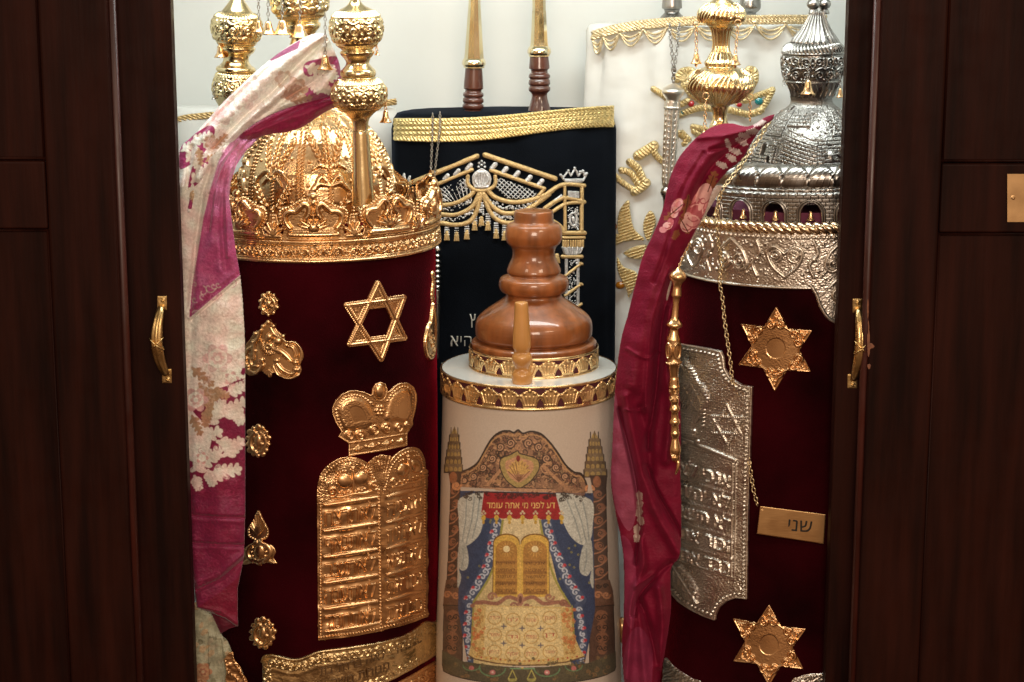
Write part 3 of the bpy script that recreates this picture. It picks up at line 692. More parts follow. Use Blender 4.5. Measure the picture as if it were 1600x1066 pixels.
# hammered ground of the lunettes
top = (c.Y < 790 + slope(c.X)); n_ = blur(RNG.standard_normal(c.H.shape), 1); c.H += np.where(top, 0.16 * n_ / n_.std(), 0.0)
wob = blur(RNG.standard_normal(c.H.shape), 16); c.H += 0.7 * wob / wob.std()
c.beads([(501, 996), (501, 770)] + cr([(501, 765), (506, 745), (517, 731), (534, 721), (553, 720), (569, 728), (581, 742), (591, 765)], 5) + [(594, 985)], 5.0, 1.75, 1.7, base=1.6)
c.beads(cr([(600, 765), (608, 734), (618, 718), (633, 707), (648, 705), (655, 714), (660, 730), (662, 757)], 5) + [(662, 955)], 4.6, 1.7, 1.7, base=1.6)
c.beads([(x, y - 5) for x, y in BOT], 4.6, 1.6, 1.6, base=1.6)
for cx_, cy_, s1, dy in ((551, 751, 1.0, 0), (637, 733, .74, -2)):
    f = lambda x, y: (cx_ + x * s1, cy_ + y + slope(cx_ + x * s1) - slope(cx_))
    for sx in (-1, 1):
        x, y = f(sx * 13, -2); c.disc(x, y, 12 * s1, 5, ry=11, ang=-25 * sx, base=1.5)
        c.beads([f(*p) for p in arc(sx * 14, -3, 15, 15, -180 if sx < 0 else -100, -80 + (0 if sx < 0 else 90))], 4.2, 1.5, 1.5, base=1.6)
        x, y = f(sx * 32, 12); c.stroke(spiral(x, y, 8 * s1, 1.3, sx, 1), 2.2, 2.8, base=1.5)
        c.stroke([f(sx * 34, 20), f(sx * 18, 22), f(0, 20)], 2.2, 2.2, base=1.5)
    c.stroke([f(0, -16), f(0, 16)], 2.2, 3.0, base=1.5); c.disc(*f(0, -20), 3.4, 3, base=1.5)
    for k in range(9): c.disc(*f(-18 + k * 4.5, 15 + (k % 2) * 2), 2.2, 2.2, base=1.4)
ROWL = ['לאתרצח', 'לאתנאף', 'לאתגנב', 'לאתענה', 'לאתחמד']; ROWR = ['אנכיה', 'לאיהיה', 'לאתשא', 'זכוראת', 'כבדאת']
for i in range(5):
    yb = 788 + i * 40.6                       # ridge above the row, at x = 497
    for xa, xb in ((506, 588), (603, 657)):
        P = [(x, yb + slope(x) * (.95 + i * .0) + (3 if xa > 600 else 0)) for x in np.linspace(xa, xb, 10)]
        c.stroke(P, 3.8, 3.4, base=1.3, taper=(.35, 1.0, .5)); c.ridge([(x, y + 7) for x, y in P], 4, -0.9)
    w_ = lambda x, y: (x, y + slope(x))
    c.text(ROWL[i], 508, yb + 33.0, 78, 21, h=2.5, warp=w_, soft=.5)
    c.text(ROWR[i], 604, yb + 35.0, 53, 20, h=2.5, warp=w_, soft=.5)
P = [(x, 991 - 5 + slope(x)) for x in np.linspace(508, 592, 10)]; c.stroke(P, 3.2, 3.0, base=1.3, taper=(.4, 1.0, .5))
P = [(x, 994 - 5 + slope(x)) for x in np.linspace(603, 656, 10)]; c.stroke(P, 3.2, 3.0, base=1.3, taper=(.4, 1.0, .5))
c.H = sm(c.H) + 1.6 * c.M
c.build('commandment_tablets', EL.surf, GOLD2, LS)
# ---- text band at the foot and the one under it
K3 = lambda L_: [(400 + a / 5.517, 960 + b / 5.517) for a, b in L_]
def scrollwork(c, path, r, h, base, seed=0, gap=2.1):
    P = np.array(path, float); seg = np.hypot(*(P[1:] - P[:-1]).T); cum = np.r_[0, seg.cumsum()]; n = int(cum[-1] / (r * gap)); rg = random.Random(seed)
    for k in range(n):
        t = (k + .5) * cum[-1] / n; x = np.interp(t, cum, P[:, 0]); y = np.interp(t, cum, P[:, 1]); d = 1 if k % 2 else -1
        c.stroke(spiral(x, y, r * .95, 1.25, d, rg.uniform(0, 6)), r * .2, h, base=base)
        c.disc(x, y, r * .28, h * 1.1, base=base)
        c.stroke(cr([(x + r * .6, y + d * r * .8), (x + r * 1.1, y), (x + r * 1.5, y - d * r * .9)]), r * .22, h * .9, base=base, taper=(.3, 1.0, .3))
        c.disc(x + r * 1.05, y - d * r * .7, r * .2, h, base=base); c.disc(x + r * 1.05, y + d * r * .8, r * .2, h, base=base)
c = Cv(404, 964, 694, 1112, res=1.9)
TOPB = K3([(60, 400), (75, 362), (110, 350), (160, 350), (230, 368), (300, 385), (380, 383), (470, 350), (560, 315), (800, 285), (1100, 235), (1300, 175), (1400, 110), (1460, 68), (1510, 75), (1570, 62)])
BB = [(x, 1078 - .00075 * (x - 500) ** 2 - .02 * (x - 500)) for x in np.linspace(410, 684, 20)]
BB = [(411, 1104)] + [(x, 1108 - .00126 * (x - 420) ** 2) for x in np.linspace(420, 690, 18)]
BB = [(x, y) for x, y in BB if y > 1000]
c.fill(cr(TOPB, 4) + BB[::-1], h=1.4, mask=True)
wob = blur(RNG.standard_normal(c.H.shape), 12); c.H += 0.5 * wob / wob.std(); c.grain(.06, 1)
c.stroke(cr(TOPB, 4), 2.0, 1.8, base=1.4, mask=True)
ins = [(x, y + 11) for x, y in TOPB[2:]]
scrollwork(c, ins, 6.2, 1.9, 1.5, 4, 1.7)
c.stroke([(x, y - 3) for x, y in BB], 1.6, 1.6, base=1.4); scrollwork(c, [(x, y - 10) for x, y in BB], 5.5, 1.7, 1.4, 5, 1.8)
scrollwork(c, [(418, 1035), (419, 1066), (420, 1090)], 5, 1.7, 1.4, 6, 1.8)
c.ridge([(x, y + 22) for x, y in TOPB[1:]], 3.0, .8)
s2 = lambda x, y: (x, y - .0011 * (x - 430) ** 2 - .07 * (x - 430))
c.H = sm(c.H) + 2.0 * c.M
c.M &= EL.valid(c.X, c.Y)
c.build('inscribed_band', EL.surf, mat('worn_gilt', raw=(0.80, 0.60, 0.32), metal=1, rough=0.30, rvar=0.08, bump=0.0008, bscale=160, cvar=0.2, cscale=60), LS)
c = Cv(415, 1000, 690, 1090, res=3.0)
bend = lambda x, y: (x, y - .00118 * (x - 430) ** 2)
c.text('לאה ברחל בת', 500, 1060, 100, 12.0, mask=True, warp=bend); c.text('שבנויה', 618, 1062, 40, 15, mask=True, warp=bend)
c.text('מנוחת משה ורחל ברת', 436, 1081, 170, 12.0, mask=True, warp=bend)
c.H[:] = 5.0; c.M &= EL.valid(c.X, c.Y)
c.build('engraved_writing', EL.surf, mat('engraved_lines', raw=(0.16, 0.09, 0.04), metal=.6, rough=.5), LS, sink=4.6)
c = Cv(560, 1010, 694, 1130, res=1.6)
UB = [(x, 1119 - .00126 * (x - 420) ** 2) for x in np.linspace(560, 690, 14)]
c.fill(UB + [(690, 1125), (560, 1125)], h=1.4, mask=True); scrollwork(c, [(x, y + 14) for x, y in UB], 8, 2.2, 1.4, 8, 1.7); c.stroke(UB, 2, 1.8, base=1.4, mask=True)
c.M &= EL.valid(c.X, c.Y); c.build('lower_band', EL.surf, GOLD2, LS)
# ---- ornaments round the right-hand side, seen edge on
RS = Rev((312 + 684) / 2 , 900, (312 + 684) / 2 - 0.0, 400, 0.02, [(400, EL.a / mmpx(0.02, 650)), (900, EL.a / mmpx(0.02, 650))])
RS.b = np.array([EL.c[0], EL.c[1], zL(900, .02)]); RS.t = np.array([EL.c[0], EL.c[1], zL(400, .02)]); RS.k = EL.a / RS.pr[0]
uc = UCv(RS, 410, 560, 186, res=1.6, a0=1.05, a1=1.75)
x0 = 1.32 * 186
for k in range(7): uc.disc(x0 + 8 + math.sin(k) * 4, 418 + k * 6, 6, 3.5, mask=True)
fillp = cr([(x0 + 4, 462), (x0 + 12, 476), (x0 + 18, 496), (x0 + 14, 520), (x0 + 6, 536), (x0 - 12, 540), (x0 - 26, 530), (x0 - 30, 512), (x0 - 22, 495), (x0 - 8, 486)], 5, True)
uc.fill(fillp, h=1.5, mask=True); uc.stroke(fillp + [fillp[0]], 3, 3, base=1.4, mask=True)
for k in range(5): uc.stroke(spiral(x0 - 16 + k * 6, 500 + k * 7, 7, 1.3, 1 if k % 2 else -1), 1.8, 3, base=1.5)
uc.H = sm(uc.H); uc.put('side_ornament', GOLD, LS)
# ================================================================== GOLD CROWN
CG = thing('torah_coronet', 'gold domed crown with pierced cresting resting on the left burgundy scroll', 'crown', (EL.c[0], EL.c[1], zt))
YC = 0.02; RC = 188 * 1.0
cxp = proj((EL.c[0], YC, zt))[0]
def front_V(cx, Y, R, yfront):   # y pixel on the axis plane for a ring whose front point shows at yfront
    z = float(at(cx, yfront, Y - R)[2]); return float(proj((at(cx, 500, Y)[0], Y, z))[1])
Rm = EL.a * 1.012; Rpx = Rm / mmpx(YC, 350)
V0 = front_V(cxp, YC, Rm, 411); V1 = front_V(cxp, YC, Rm, 300)
ring = Rev(cxp + 2, V0, cxp - 1.0, V1 - 60, YC, [(V1 - 60, Rpx + 2), (V1, Rpx + 1), (V0 - 30, Rpx), (V0 - 8, Rpx), (V0, Rpx + 2)])
uc = UCv(ring, V1 - 26, V0, 186, res=1.9, solid=False)
hh = V0 - V1
HW = PI * 186
uc.M[:] = False
uc.fill([(-HW - 1, V0 - 31), (HW + 1, V0 - 31), (HW + 1, V0 + 1), (-HW - 1, V0 + 1)], h=0.6, mask=True)
for yy, r_, h_ in ((V0 - 2, 2.4, 3.0), (V0 - 6, 1.4, 1.2), (V0 - 27.5, 2.0, 1.8), (V0 - 31, 2.4, 3.2), (V0 - 36, 2.2, 2.6)):
    uc.stroke([(-HW - 2, yy), (HW + 2, yy)], r_, h_, base=.6, mask=True)
n10 = 10; SPC = 2 * HW / n10
scrollwork(uc, [(-HW, V0 - 16), (HW, V0 - 16)], 7.4, 3.2, .6, 9, 1.62)
for k in range(-5, 6):
    X0 = (0.08 * 186) + k * SPC; Y0 = V0 - 36
    q = lambda a, b: (X0 + a, Y0 - b * .81)
    # plinth bar, then the two lobes of a little crown with pierced centres
    uc.fill([q(-46, 0), q(46, 0), q(42, 18), q(-42, 18)], h=.8, mask=True)
    uc.stroke([q(-33, 7), q(33, 7)], 4.6, 5.0, base=.8, mask=True); uc.stroke([q(-35, 14), q(35, 14)], 1.6, 2.2, base=.8, mask=True)
    lobe = [(-36, 16), (-44, 30), (-49, 46), (-42, 57), (-30, 57), (-22, 65), (-13, 72), (-5, 66), (0, 74), (5, 66), (13, 72), (22, 65), (30, 57), (42, 57), (49, 46), (44, 30), (36, 16)]
    Lp = cr([q(*p) for p in lobe], 4); uc.fill(Lp, h=.8, mask=True)
    for s_ in (-1, 1):
        hole = cr([q(s_ * 34, 20), q(s_ * 38, 38), q(s_ * 30, 46), q(s_ * 18, 50), q(s_ * 9, 44), q(s_ * 10, 30), q(s_ * 14, 20)], 4, True)
        W, m = uc.pmask(hole); uc.H[W] = np.where(m, -0.2, uc.H[W])
        uc.stroke(cr([q(s_ * 33, 19), q(s_ * 39, 30), q(s_ * 40, 42), q(s_ * 34, 49), q(s_ * 25, 50), q(s_ * 19, 57), q(s_ * 12, 64), q(s_ * 6, 58), q(s_ * 6, 46), q(s_ * 10, 38)], 8), 4.0, 6.0, base=.8, mask=True)
        uc.beads(cr([q(s_ * 40, 18), q(s_ * 47, 32), q(s_ * 47, 50), q(s_ * 34, 57), q(s_ * 26, 63), q(s_ * 14, 71), q(s_ * 4, 66), q(s_ * 1.5, 50), q(s_ * 1.5, 36)]), 4.6, 1.8, 2.4, base=.8, mask=True)
    uc.disc(*q(0, 66), 5, 5.5, base=.8, mask=True); uc.disc(*q(0, 77), 6.0, 5.2, base=.6, mask=True); uc.stroke([q(0, 74), q(0, 66)], 2.2, 3.4, base=.8, mask=True)
    # lotus in the middle
    for a in (-72, -48, -24, 0, 24, 48, 72):
        r0, r1 = 9, 30 - abs(a) * .10
        uc.stroke([q(r0 * math.sin(math.radians(a)), 18 + r0 * math.cos(math.radians(a)) * .8), q(r1 * math.sin(math.radians(a)), 20 + r1 * math.cos(math.radians(a)) * .85)], 2.7, 4.4, base=.8, taper=(1, .15), mask=True)
    uc.disc(*q(0, 19), 8, 4.8, base=.8, mask=True); uc.beads(arc(*q(0, 20), 9.5, 8, 180, 360), 4.4, 1.8, 3, base=2)
    # palmette between two crowns
    Xm = X0 + SPC / 2
    for a in range(-60, 61, 30):
        uc.stroke([(Xm, Y0 - 4), (Xm + 15 * math.sin(math.radians(a)), Y0 - 5 - 18 * math.cos(math.radians(a)))], 2.4, 3.4, base=.8, taper=(.5, 1), mask=True)
    uc.stroke([(Xm - 11, Y0 - 3), (Xm + 11, Y0 - 3)], 2.8, 3, base=.8, mask=True)
    uc.beads([(Xm, Y0 - 24), (Xm, Y0 - 44)], 5, 1.6, 2, base=.8, mask=True)
    uc.fill([(Xm - 12, Y0), (Xm + 12, Y0), (Xm + 5, Y0 - 34), (Xm - 5, Y0 - 34)], mask=True)
uc.H = sm(uc.H); uc.grain(.05, 1)
uc.put('cresting_band', GOLD, CG, sink=-.8)
lathe('band_lining', Rev(cxp + 2, V0 - 2, cxp - 1, V1 - 10, YC, [(V0 - 30, Rpx - 6), (V0 - 2, Rpx - 6)]), GOLD2, CG, n=96)
# dome
Rd = 118 * mmpx(YC, 280)
Vd0 = front_V(cxp, YC, Rd, 322)
DP = [(162, 2), (163, 8), (166, 20), (172, 38), (182, 58), (196, 77), (214, 93), (236, 106), (258, 115), (280, 119), (300, 120), (Vd0, 119), (Vd0 + 30, 121)]
dome = Rev(cxp + 4, Vd0 + 30, cxp - 1, 162, YC, DP)
uc = UCv(dome, 163, Vd0 + 28, 119, res=2.0, solid=True)
HW = PI * 119; nd = 8
wf = lambda y: max(.22, float(dome.rad(y)) / 119)
def dln(pts, w, h, tp=None, tw=0):     # points are (real offset from the sector middle, y)
    uc.stroke([(X0 + x / wf(y), y) for x, y in pts], w, h, taper=tp, twist=tw, th=.6)
def ear(x0, y0, x1, y1, n, sz):        # a wheat ear: paired grains on a stalk
    for i in range(n):
        f = i / (n - 1); x = x0 + (x1 - x0) * f; y = y0 + (y1 - y0) * f; a = math.degrees(math.atan2(y1 - y0, x1 - x0)); k = 1 / wf(y)
        for t_ in (-1, 1):
            b = math.radians(a + t_ * 90); uc.disc(X0 + (x + sz * .75 * math.cos(b)) * k, y + sz * .75 * math.sin(b), sz * 1.15 * k, 4.2, ry=sz * .62, ang=a + t_ * 28)
    b = math.radians(math.degrees(math.atan2(y1 - y0, x1 - x0))); uc.disc(X0 + (x1 + 4 * math.cos(b)) / wf(y1), y1 + 4 * math.sin(b), sz / wf(y1), 3.6, ry=sz * 1.3)
for k in range(nd):
    X0 = -HW + (k + .35) * 2 * HW / nd; S_ = 2 * HW / nd
    for dx in (-3.4, 3.4): uc.stroke([(X0 - S_ / 2 + dx / wf(y), y) for y in np.arange(176, Vd0 + 20, 5)], 3.0, 3.6, twist=.19, th=.75)
    ear(0, 246, 0, 196, 8, 4.2)
    if k % 2:
        ear(6, 262, 22, 214, 7, 4.0); ear(-6, 262, -22, 214, 7, 4.0)
        for s_ in (-1, 1):
            dln(cr([(0, 262), (s_ * 10, 254), (s_ * 24, 262), (s_ * 32, 274)]), 4.0, 4.2, (.4, 1, .3)); dln(cr([(0, 268), (s_ * 9, 266), (s_ * 18, 276)]), 3.4, 3.8, (.4, 1, .3))
        dln([(0, 262), (0, 310)], 3.6, 3.6, None, .2); 
        for s_ in (-1, 1): ear(s_ * 12, 308, s_ * 34, 272, 6, 3.8)
    else:
        dln([(0, 250), (0, 312)], 3.8, 3.8, None, .2)
        for a in (-80, -45, 45, 80): ca, sa = math.sin(math.radians(a)), math.cos(math.radians(a)); dln(cr([(0, 276), (18 * ca, 276 - 20 * sa), (34 * ca, 284 - 14 * sa + 8)]), 4.6, 4.6, (.4, 1, .2))
        for s_ in (-1, 1):
            ear(s_ * 8, 246, s_ * 24, 206, 6, 3.8); dln(cr([(s_ * 3, 250), (s_ * 12, 244), (s_ * 26, 252)]), 3.6, 4.0, (.4, 1, .3)); ear(s_ * 10, 314, s_ * 32, 292, 4, 3.8)
    for y_ in (200, 236, 270, 300): uc.disc(X0 + S_ / 2 - 13 / wf(y_), y_, 2.6 / wf(y_), 3, ry=2.6); uc.disc(X0 - S_ / 2 + 13 / wf(y_), y_ + 4, 2.6 / wf(y_), 3, ry=2.6)
uc.stroke([(-HW, 176), (HW, 176)], 2.4, 3, twist=.2, th=.5)
for k in range(16):
    x = -HW + k * 2 * HW / 16; uc.stroke([(x, 178), (x, 196)], 9, 2.6, taper=(1, .25)); uc.stroke([(x, 179), (x, 192)], 2, 3.6)
uc.H = sm(uc.H); uc.grain(.07, 1)
uc.put('dome', GOLD, CG)
# ================================================================== FINIALS
def bulb_relief(uc, y0, y1, R, h=1.7, seed=0, flutes=True):
    HW = PI * R; ym = (y0 + y1) / 2; hh = (y1 - y0); rg = random.Random(seed + 40)
    n = max(6, int(2 * HW / 22)); S_ = 2 * HW / n
    for k in range(n):
        x = -HW + (k + .5) * S_
        uc.stroke(spiral(x, ym, S_ * .34, 1.5, 1 if k % 2 else -1, k), 1.5, h, base=.2)
        for t_ in (-1, 1):
            uc.stroke(cr([(x - S_ * .5, ym + t_ * hh * .30), (x - S_ * .1, ym + t_ * hh * .18), (x + S_ * .4, ym + t_ * hh * .26)]), 1.5, h, base=.2, taper=(.3, 1, .3))
            uc.disc(x + S_ / 2, ym + t_ * hh * .10, 2.4, h, ry=3.4); uc.disc(x, ym + t_ * hh * .27, 2.0, h * .9)
            for j in range(3): uc.stroke([(x + S_ * (.32 + j * .12), ym + t_ * hh * .30), (x + S_ * (.40 + j * .10), ym + t_ * hh * .20)], 1.1, h * .8, base=.1)
    uc.stroke([(-HW, ym + hh * .37), (HW, ym + hh * .37)], 1.2, 1.2); uc.stroke([(-HW, ym - hh * .35), (HW, ym - hh * .35)], 1.2, 1.2)
    m = int(2 * HW / 5.5)
    for k in range(m):
        x = -HW + k * 2 * HW / m; uc.stroke([(x, y0 + 1), (x, y0 + hh * .12)], 1.7, h * .8, base=0); uc.disc(x, ym + hh * .42, 1.6, h * .7)
def bell(name, p, r, h, m, parent, clap=False):
    """p: top centre (world)"""
    prof = [(0, .12), (.06, .32), (.2, .42), (.45, .50), (.7, .66), (.9, .92), (1.0, 1.08), (1.0, .96), (.8, .6), (.3, .36)]; n = 20; V = []; Fs = []
    for (t, q) in prof:
        for k in range(n): a = 2 * PI * k / n; V.append((p[0] + r * q * math.cos(a), p[1] + r * q * math.sin(a), p[2] - h * t))
    for j in range(len(prof) - 1):
        for k in range(n): k2 = (k + 1) % n; Fs.append((j * n + k, (j + 1) * n + k, (j + 1) * n + k2, j * n + k2))
    o = mesh_py(name, V, Fs, m, parent, smooth=True)
    if clap:
        b = len(V); V2 = []; F2 = []
        for i, (t, q) in enumerate([(.6, .1), (.95, .22), (1.15, .30), (1.35, .02)]):
            for k in range(10): a = 2 * PI * k / 10; V2.append((p[0] + r * q * math.cos(a), p[1] + r * q * math.sin(a), p[2] - h * t))
        for j in range(3):
            for k in range(10): k2 = (k + 1) % 10; F2.append((j * 10 + k, (j + 1) * 10 + k, (j + 1) * 10 + k2, j * 10 + k2))
        mesh_py('clapper', V2, F2, m, o, smooth=True)
    return o
def hang_bell(x0, y0, x1, y1, rpx, hpx, Y, m, parent, cm=None, dy=0.0, clap=False, link=7):
    k = mmpx(Y); A = at(x0, y0, Y + dy); B = at(x1, y1, Y + dy)
    if y1 - y0 > 4: chain('bell_chain', [A, B], link * k, 0.75 * k, cm or m, parent)
    bell('bell', B, rpx * k, hpx * k, m, parent, clap)
# right-hand tall finial: two bulbs on a long stem
def finial_gold(name, lab, xa, xb, ya, yb, Y, prof, bulbs, parts=True):
    rv = Rev(xa, ya, xb, yb, Y, prof)
    t = thing(name, lab, 'finial', rv.b, 'gold finials with hanging bells')
    cuts = sorted(bulbs)
    ys = [p[0] for p in prof]
    # plain turned parts between the chased bulbs
    y = ys[0]; segs = []
    for (b0, b1, R, seed) in cuts:
        if b0 > y: segs.append((y, b0))
        y = b1
    if y < ys[-1]: segs.append((y, ys[-1]))
    for (a, b) in segs:
        pp = [(a, float(rv.rad(a)))] + [p for p in prof if a < p[0] < b] + [(b, float(rv.rad(b)))]
        r2 = Rev(xa, ya, xb, yb, Y, pp); r2.k = rv.k
        lathe('turned_stem', r2, FG, t, n=48, ds=1.0)
    for (b0, b1, R, seed) in cuts:
        u = UCv(rv, b0, b1, R, res=1.5, solid=True); bulb_relief(u, b0, b1, R, seed=seed); u.H = sm(u.H); u.grain(.05, 1); u.put('chased_bulb', FG, t)
    return t, rv
def sp(pts, n=5): return [tuple(p) for p in cr(pts, n)]
# mind: profile y grows downwards, x = radius
FG = mat('finial_gold', raw=(0.94, 0.75, 0.42), metal=1, rough=0.24, rvar=0.04, bump=0.0002, bscale=60, tarnish_shade=.25)
P_ = sp([(-60, 9), (-40, 12), (-20, 8), (-8, 6), (2, 9), (8, 15), (14, 26), (20, 34), (28, 39.5), (42, 41.5), (56, 39), (66, 33), (73, 26), (76, 24), (79, 27), (84, 25), (90, 20), (97, 18), (104, 23), (108, 27), (114, 28), (119, 26), (122, 31), (130, 39), (144, 43.5), (156, 41), (166, 34), (174, 24), (182, 16), (190, 13), (202, 12), (206, 13.5), (240, 14.5), (280, 16.5), (320, 18)], 3)
fr, rvr = finial_gold('torah_finial', 'tall gold finial with two chased bulbs, right of the three on the gold crown', 568, 552.5, 320, -60, -0.115, P_, [(16, 75, 41, 1), (121, 174, 43, 2)])
hang_bell(604, 137, 602.5, 172, 9, 19, -0.115, GOLD, fr)
hang_bell(588, 68, 589, 80, 4, 6, -0.115, GOLD, fr)
hang_bell(508, 20, 508, 86, 12, 22, -0.125, GOLD, fr, cm=SILVER, link=8)
P_ = sp([(-60, 9), (-30, 8), (-10, 7), (-2, 10), (4, 14), (12, 20), (18, 25), (24, 34), (34, 39), (46, 39.5), (58, 36), (66, 30), (71, 27), (73, 30), (79, 28), (86, 21), (94, 20), (101, 25), (104, 30), (109, 31), (112, 28), (116, 31), (126, 34), (138, 36), (150, 34), (170, 24), (190, 16), (230, 14)], 3)
fl, _r = finial_gold('torah_finial', 'gold finial left of the three on the gold crown, half hidden by the floral scarf', 366, 372, 230, -60, 0.05, P_, [(19, 72, 39, 3), (113, 150, 35, 4)])
hang_bell(343, 62, 344, 70, 9.5, 19, 0.03, GOLD, fl); hang_bell(335, 128, 334, 150, 4, 5, .03, SILVER, fl)
hang_bell(404, -10, 404, 32, 9, 18, -.0, GOLD, fl, cm=SILVER)
P_ = sp([(-80, 8), (-50, 16), (-34, 32), (-20, 42), (-4, 45), (12, 44), (24, 37), (31, 30), (34, 27), (37, 30), (43, 29), (50, 22), (58, 18), (70, 22), (90, 24), (120, 20), (160, 12), (170, 12)], 3)
fc, _r = finial_gold('torah_finial', 'gold finial in the middle of the three, hung with three big bells above the dome', 481, 462, 166, -80, 0.03, P_, [(-36, 31, 44, 5)])
for (xx, yy, rr_, hh_) in ((419, 33, 12, 20), (441, 31, 15, 22), (468, 37, 15.5, 21)): hang_bell(xx + (2 if xx > 450 else 0), -4, xx, yy, rr_, hh_, -0.055, GOLD, fc, cm=SILVER, link=8)
hang_bell(500, -12, 499, 10, 4, 4, -0.03, SILVER, fc, link=8)
# ================================================================== CLOTH
def leafy(c, x, y, ang, L_, w, col, lobes=4, rg=None):
    """an oak-like leaf painted in the weave"""
    a = math.radians(ang); dx, dy = math.cos(a), math.sin(a)
    c.stroke([(x, y), (x + dx * L_, y + dy * L_)], w * .42, col=col, taper=(.5, 1, .5))
    for k in range(lobes):
        t = (k + .6) / lobes; px, py = x + dx * L_ * t, y + dy * L_ * t
        for s_ in (-1, 1):
            b = a + s_ * .95; l = w * (1.0 - .35 * t)
            c.disc(px + math.cos(b) * l * .55, py + math.sin(b) * l * .55, l * .62, ry=l * .34, ang=math.degrees(b), col=col)
    c.disc(x + dx * L_, y + dy * L_, w * .5, ry=w * .32, ang=ang, col=col)
def flower(c, x, y, r, cols, n=6, rot=0.0, sq=1.0):
    for ring_, (f, col) in enumerate(zip((1.0, .72, .45, .22), cols)):
        for k in range(n):
            a = 2 * PI * k / n + rot + ring_ * .5
            c.disc(x + r * f * .55 * math.cos(a), y + r * f * .55 * math.sin(a) * sq, r * f * .45, ry=r * f * .34 * sq, ang=math.degrees(a) + 90 * (ring_ % 2), col=col)
CREAM, PINKC, MAG, MAGP, TAN, LEAFW, BURGC = (236, 226, 218), (222, 190, 188), (126, 26, 66), (168, 72, 122), (178, 140, 112), (224, 208, 200), (112, 12, 42)
def scarf_paint(c):
    """woven pattern of the left scarf over the whole canvas (colours only)"""
    X, Y = c.X, c.Y
    # diagonal-border of the lower magenta field
    c.fill([(270, 700), (330, 690), (400, 640), (400, 1100), (270, 1100)], col=MAG)
    c.fill([(300, 640), (330, 610), (400, 590), (400, 660), (330, 700)], col=MAG)
    # magenta drape from the shoulder down to the slanted hem at y 428-492
    c.fill(cr([(420, 190), (372, 212), (345, 245), (330, 290), (318, 340), (308, 400), (300, 450), (296, 497)], 6) + [(330, 468), (378, 428), (420, 400)], col=MAGP)
    W, m = c.pmask([(296, 497), (330, 468), (378, 428), (378, 418), (328, 456), (296, 484)]); c.paint(W, m, (150, 52, 96))
    k_ = np.clip((345 - c.Y) / 110, 0, 1)[..., None] * .8; WW, mm = c.pmask(cr([(420, 190), (372, 212), (345, 245), (330, 290), (318, 340), (308, 400), (300, 450), (296, 497)], 6) + [(330, 468), (378, 428), (420, 400)])
    sub_ = c.C[WW]; kk = k_[WW]; sub_[mm] = (sub_ * (1 - kk) + lin((212, 140, 178)) * kk)[mm]
    # leaves
    rg = random.Random(5)
    L_ = LEAFW
    for a in [(300, 690, -20, 44, 15), (322, 664, -52, 42, 15), (340, 690, 20, 30, 13), (300, 735, -35, 50, 16), (330, 742, -12, 42, 15), (350, 712, -40, 34, 14), (345, 650, -30, 42, 15), (366, 640, 60, 22, 12), (304, 744, 70, 20, 10), (325, 735, 70, 22, 11), (310, 705, 20, 30, 12), (355, 615, -25, 34, 12), (325, 640, 0, 30, 14)]: leafy(c, *a, L_, rg=rg)
    c.fill(cr([(290, 640), (312, 655), (330, 675), (326, 705), (312, 720), (292, 712)], 4, True), col=CREAM)
    for a in [(300, 575, 40, 40, 10), (312, 600, 70, 44, 12), (330, 610, 20, 26, 10), (300, 650, 65, 30, 9), (325, 640, 100, 24, 10)]: leafy(c, *a, TAN, rg=rg)
    flower(c, 326, 622, 16, [TAN, (196, 160, 134), TAN, (210, 180, 160)], 5)
    flower(c, 306, 625, 20, [(212, 170, 168), CREAM, (214, 176, 172), CREAM], 6); flower(c, 316, 716, 10, [(214, 160, 158), CREAM], 5)
    flower(c, 340, 560, 24, [PINKC, CREAM, PINKC, CREAM], 6); flower(c, 362, 592, 12, [(220, 176, 176), CREAM], 5)
    for a in [(384, 575, 120, 10, 5), (382, 592, 160, 24, 3)]: leafy(c, *a, MAG, rg=rg)
    # tone on tone figure in the magenta
    for k in range(130):
        x, y = rg.uniform(285, 400), rg.uniform(230, 960)
        inm = y > 700 or y < 470
        if not inm: continue
        col = (158, 50, 92) if y > 600 else (190, 104, 146)
        c.stroke(spiral(x, y, rg.uniform(4, 8), 1.1, rg.choice((-1, 1)), rg.uniform(0, 6)), .8, col=col, alpha=.55)
    for k in range(60):
        x, y = rg.uniform(285, 385), rg.uniform(440, 620); c.stroke(spiral(x, y, rg.uniform(5, 10), .8, 1, rg.uniform(0, 6)), 1.0, col=(204, 186, 176), alpha=.5)
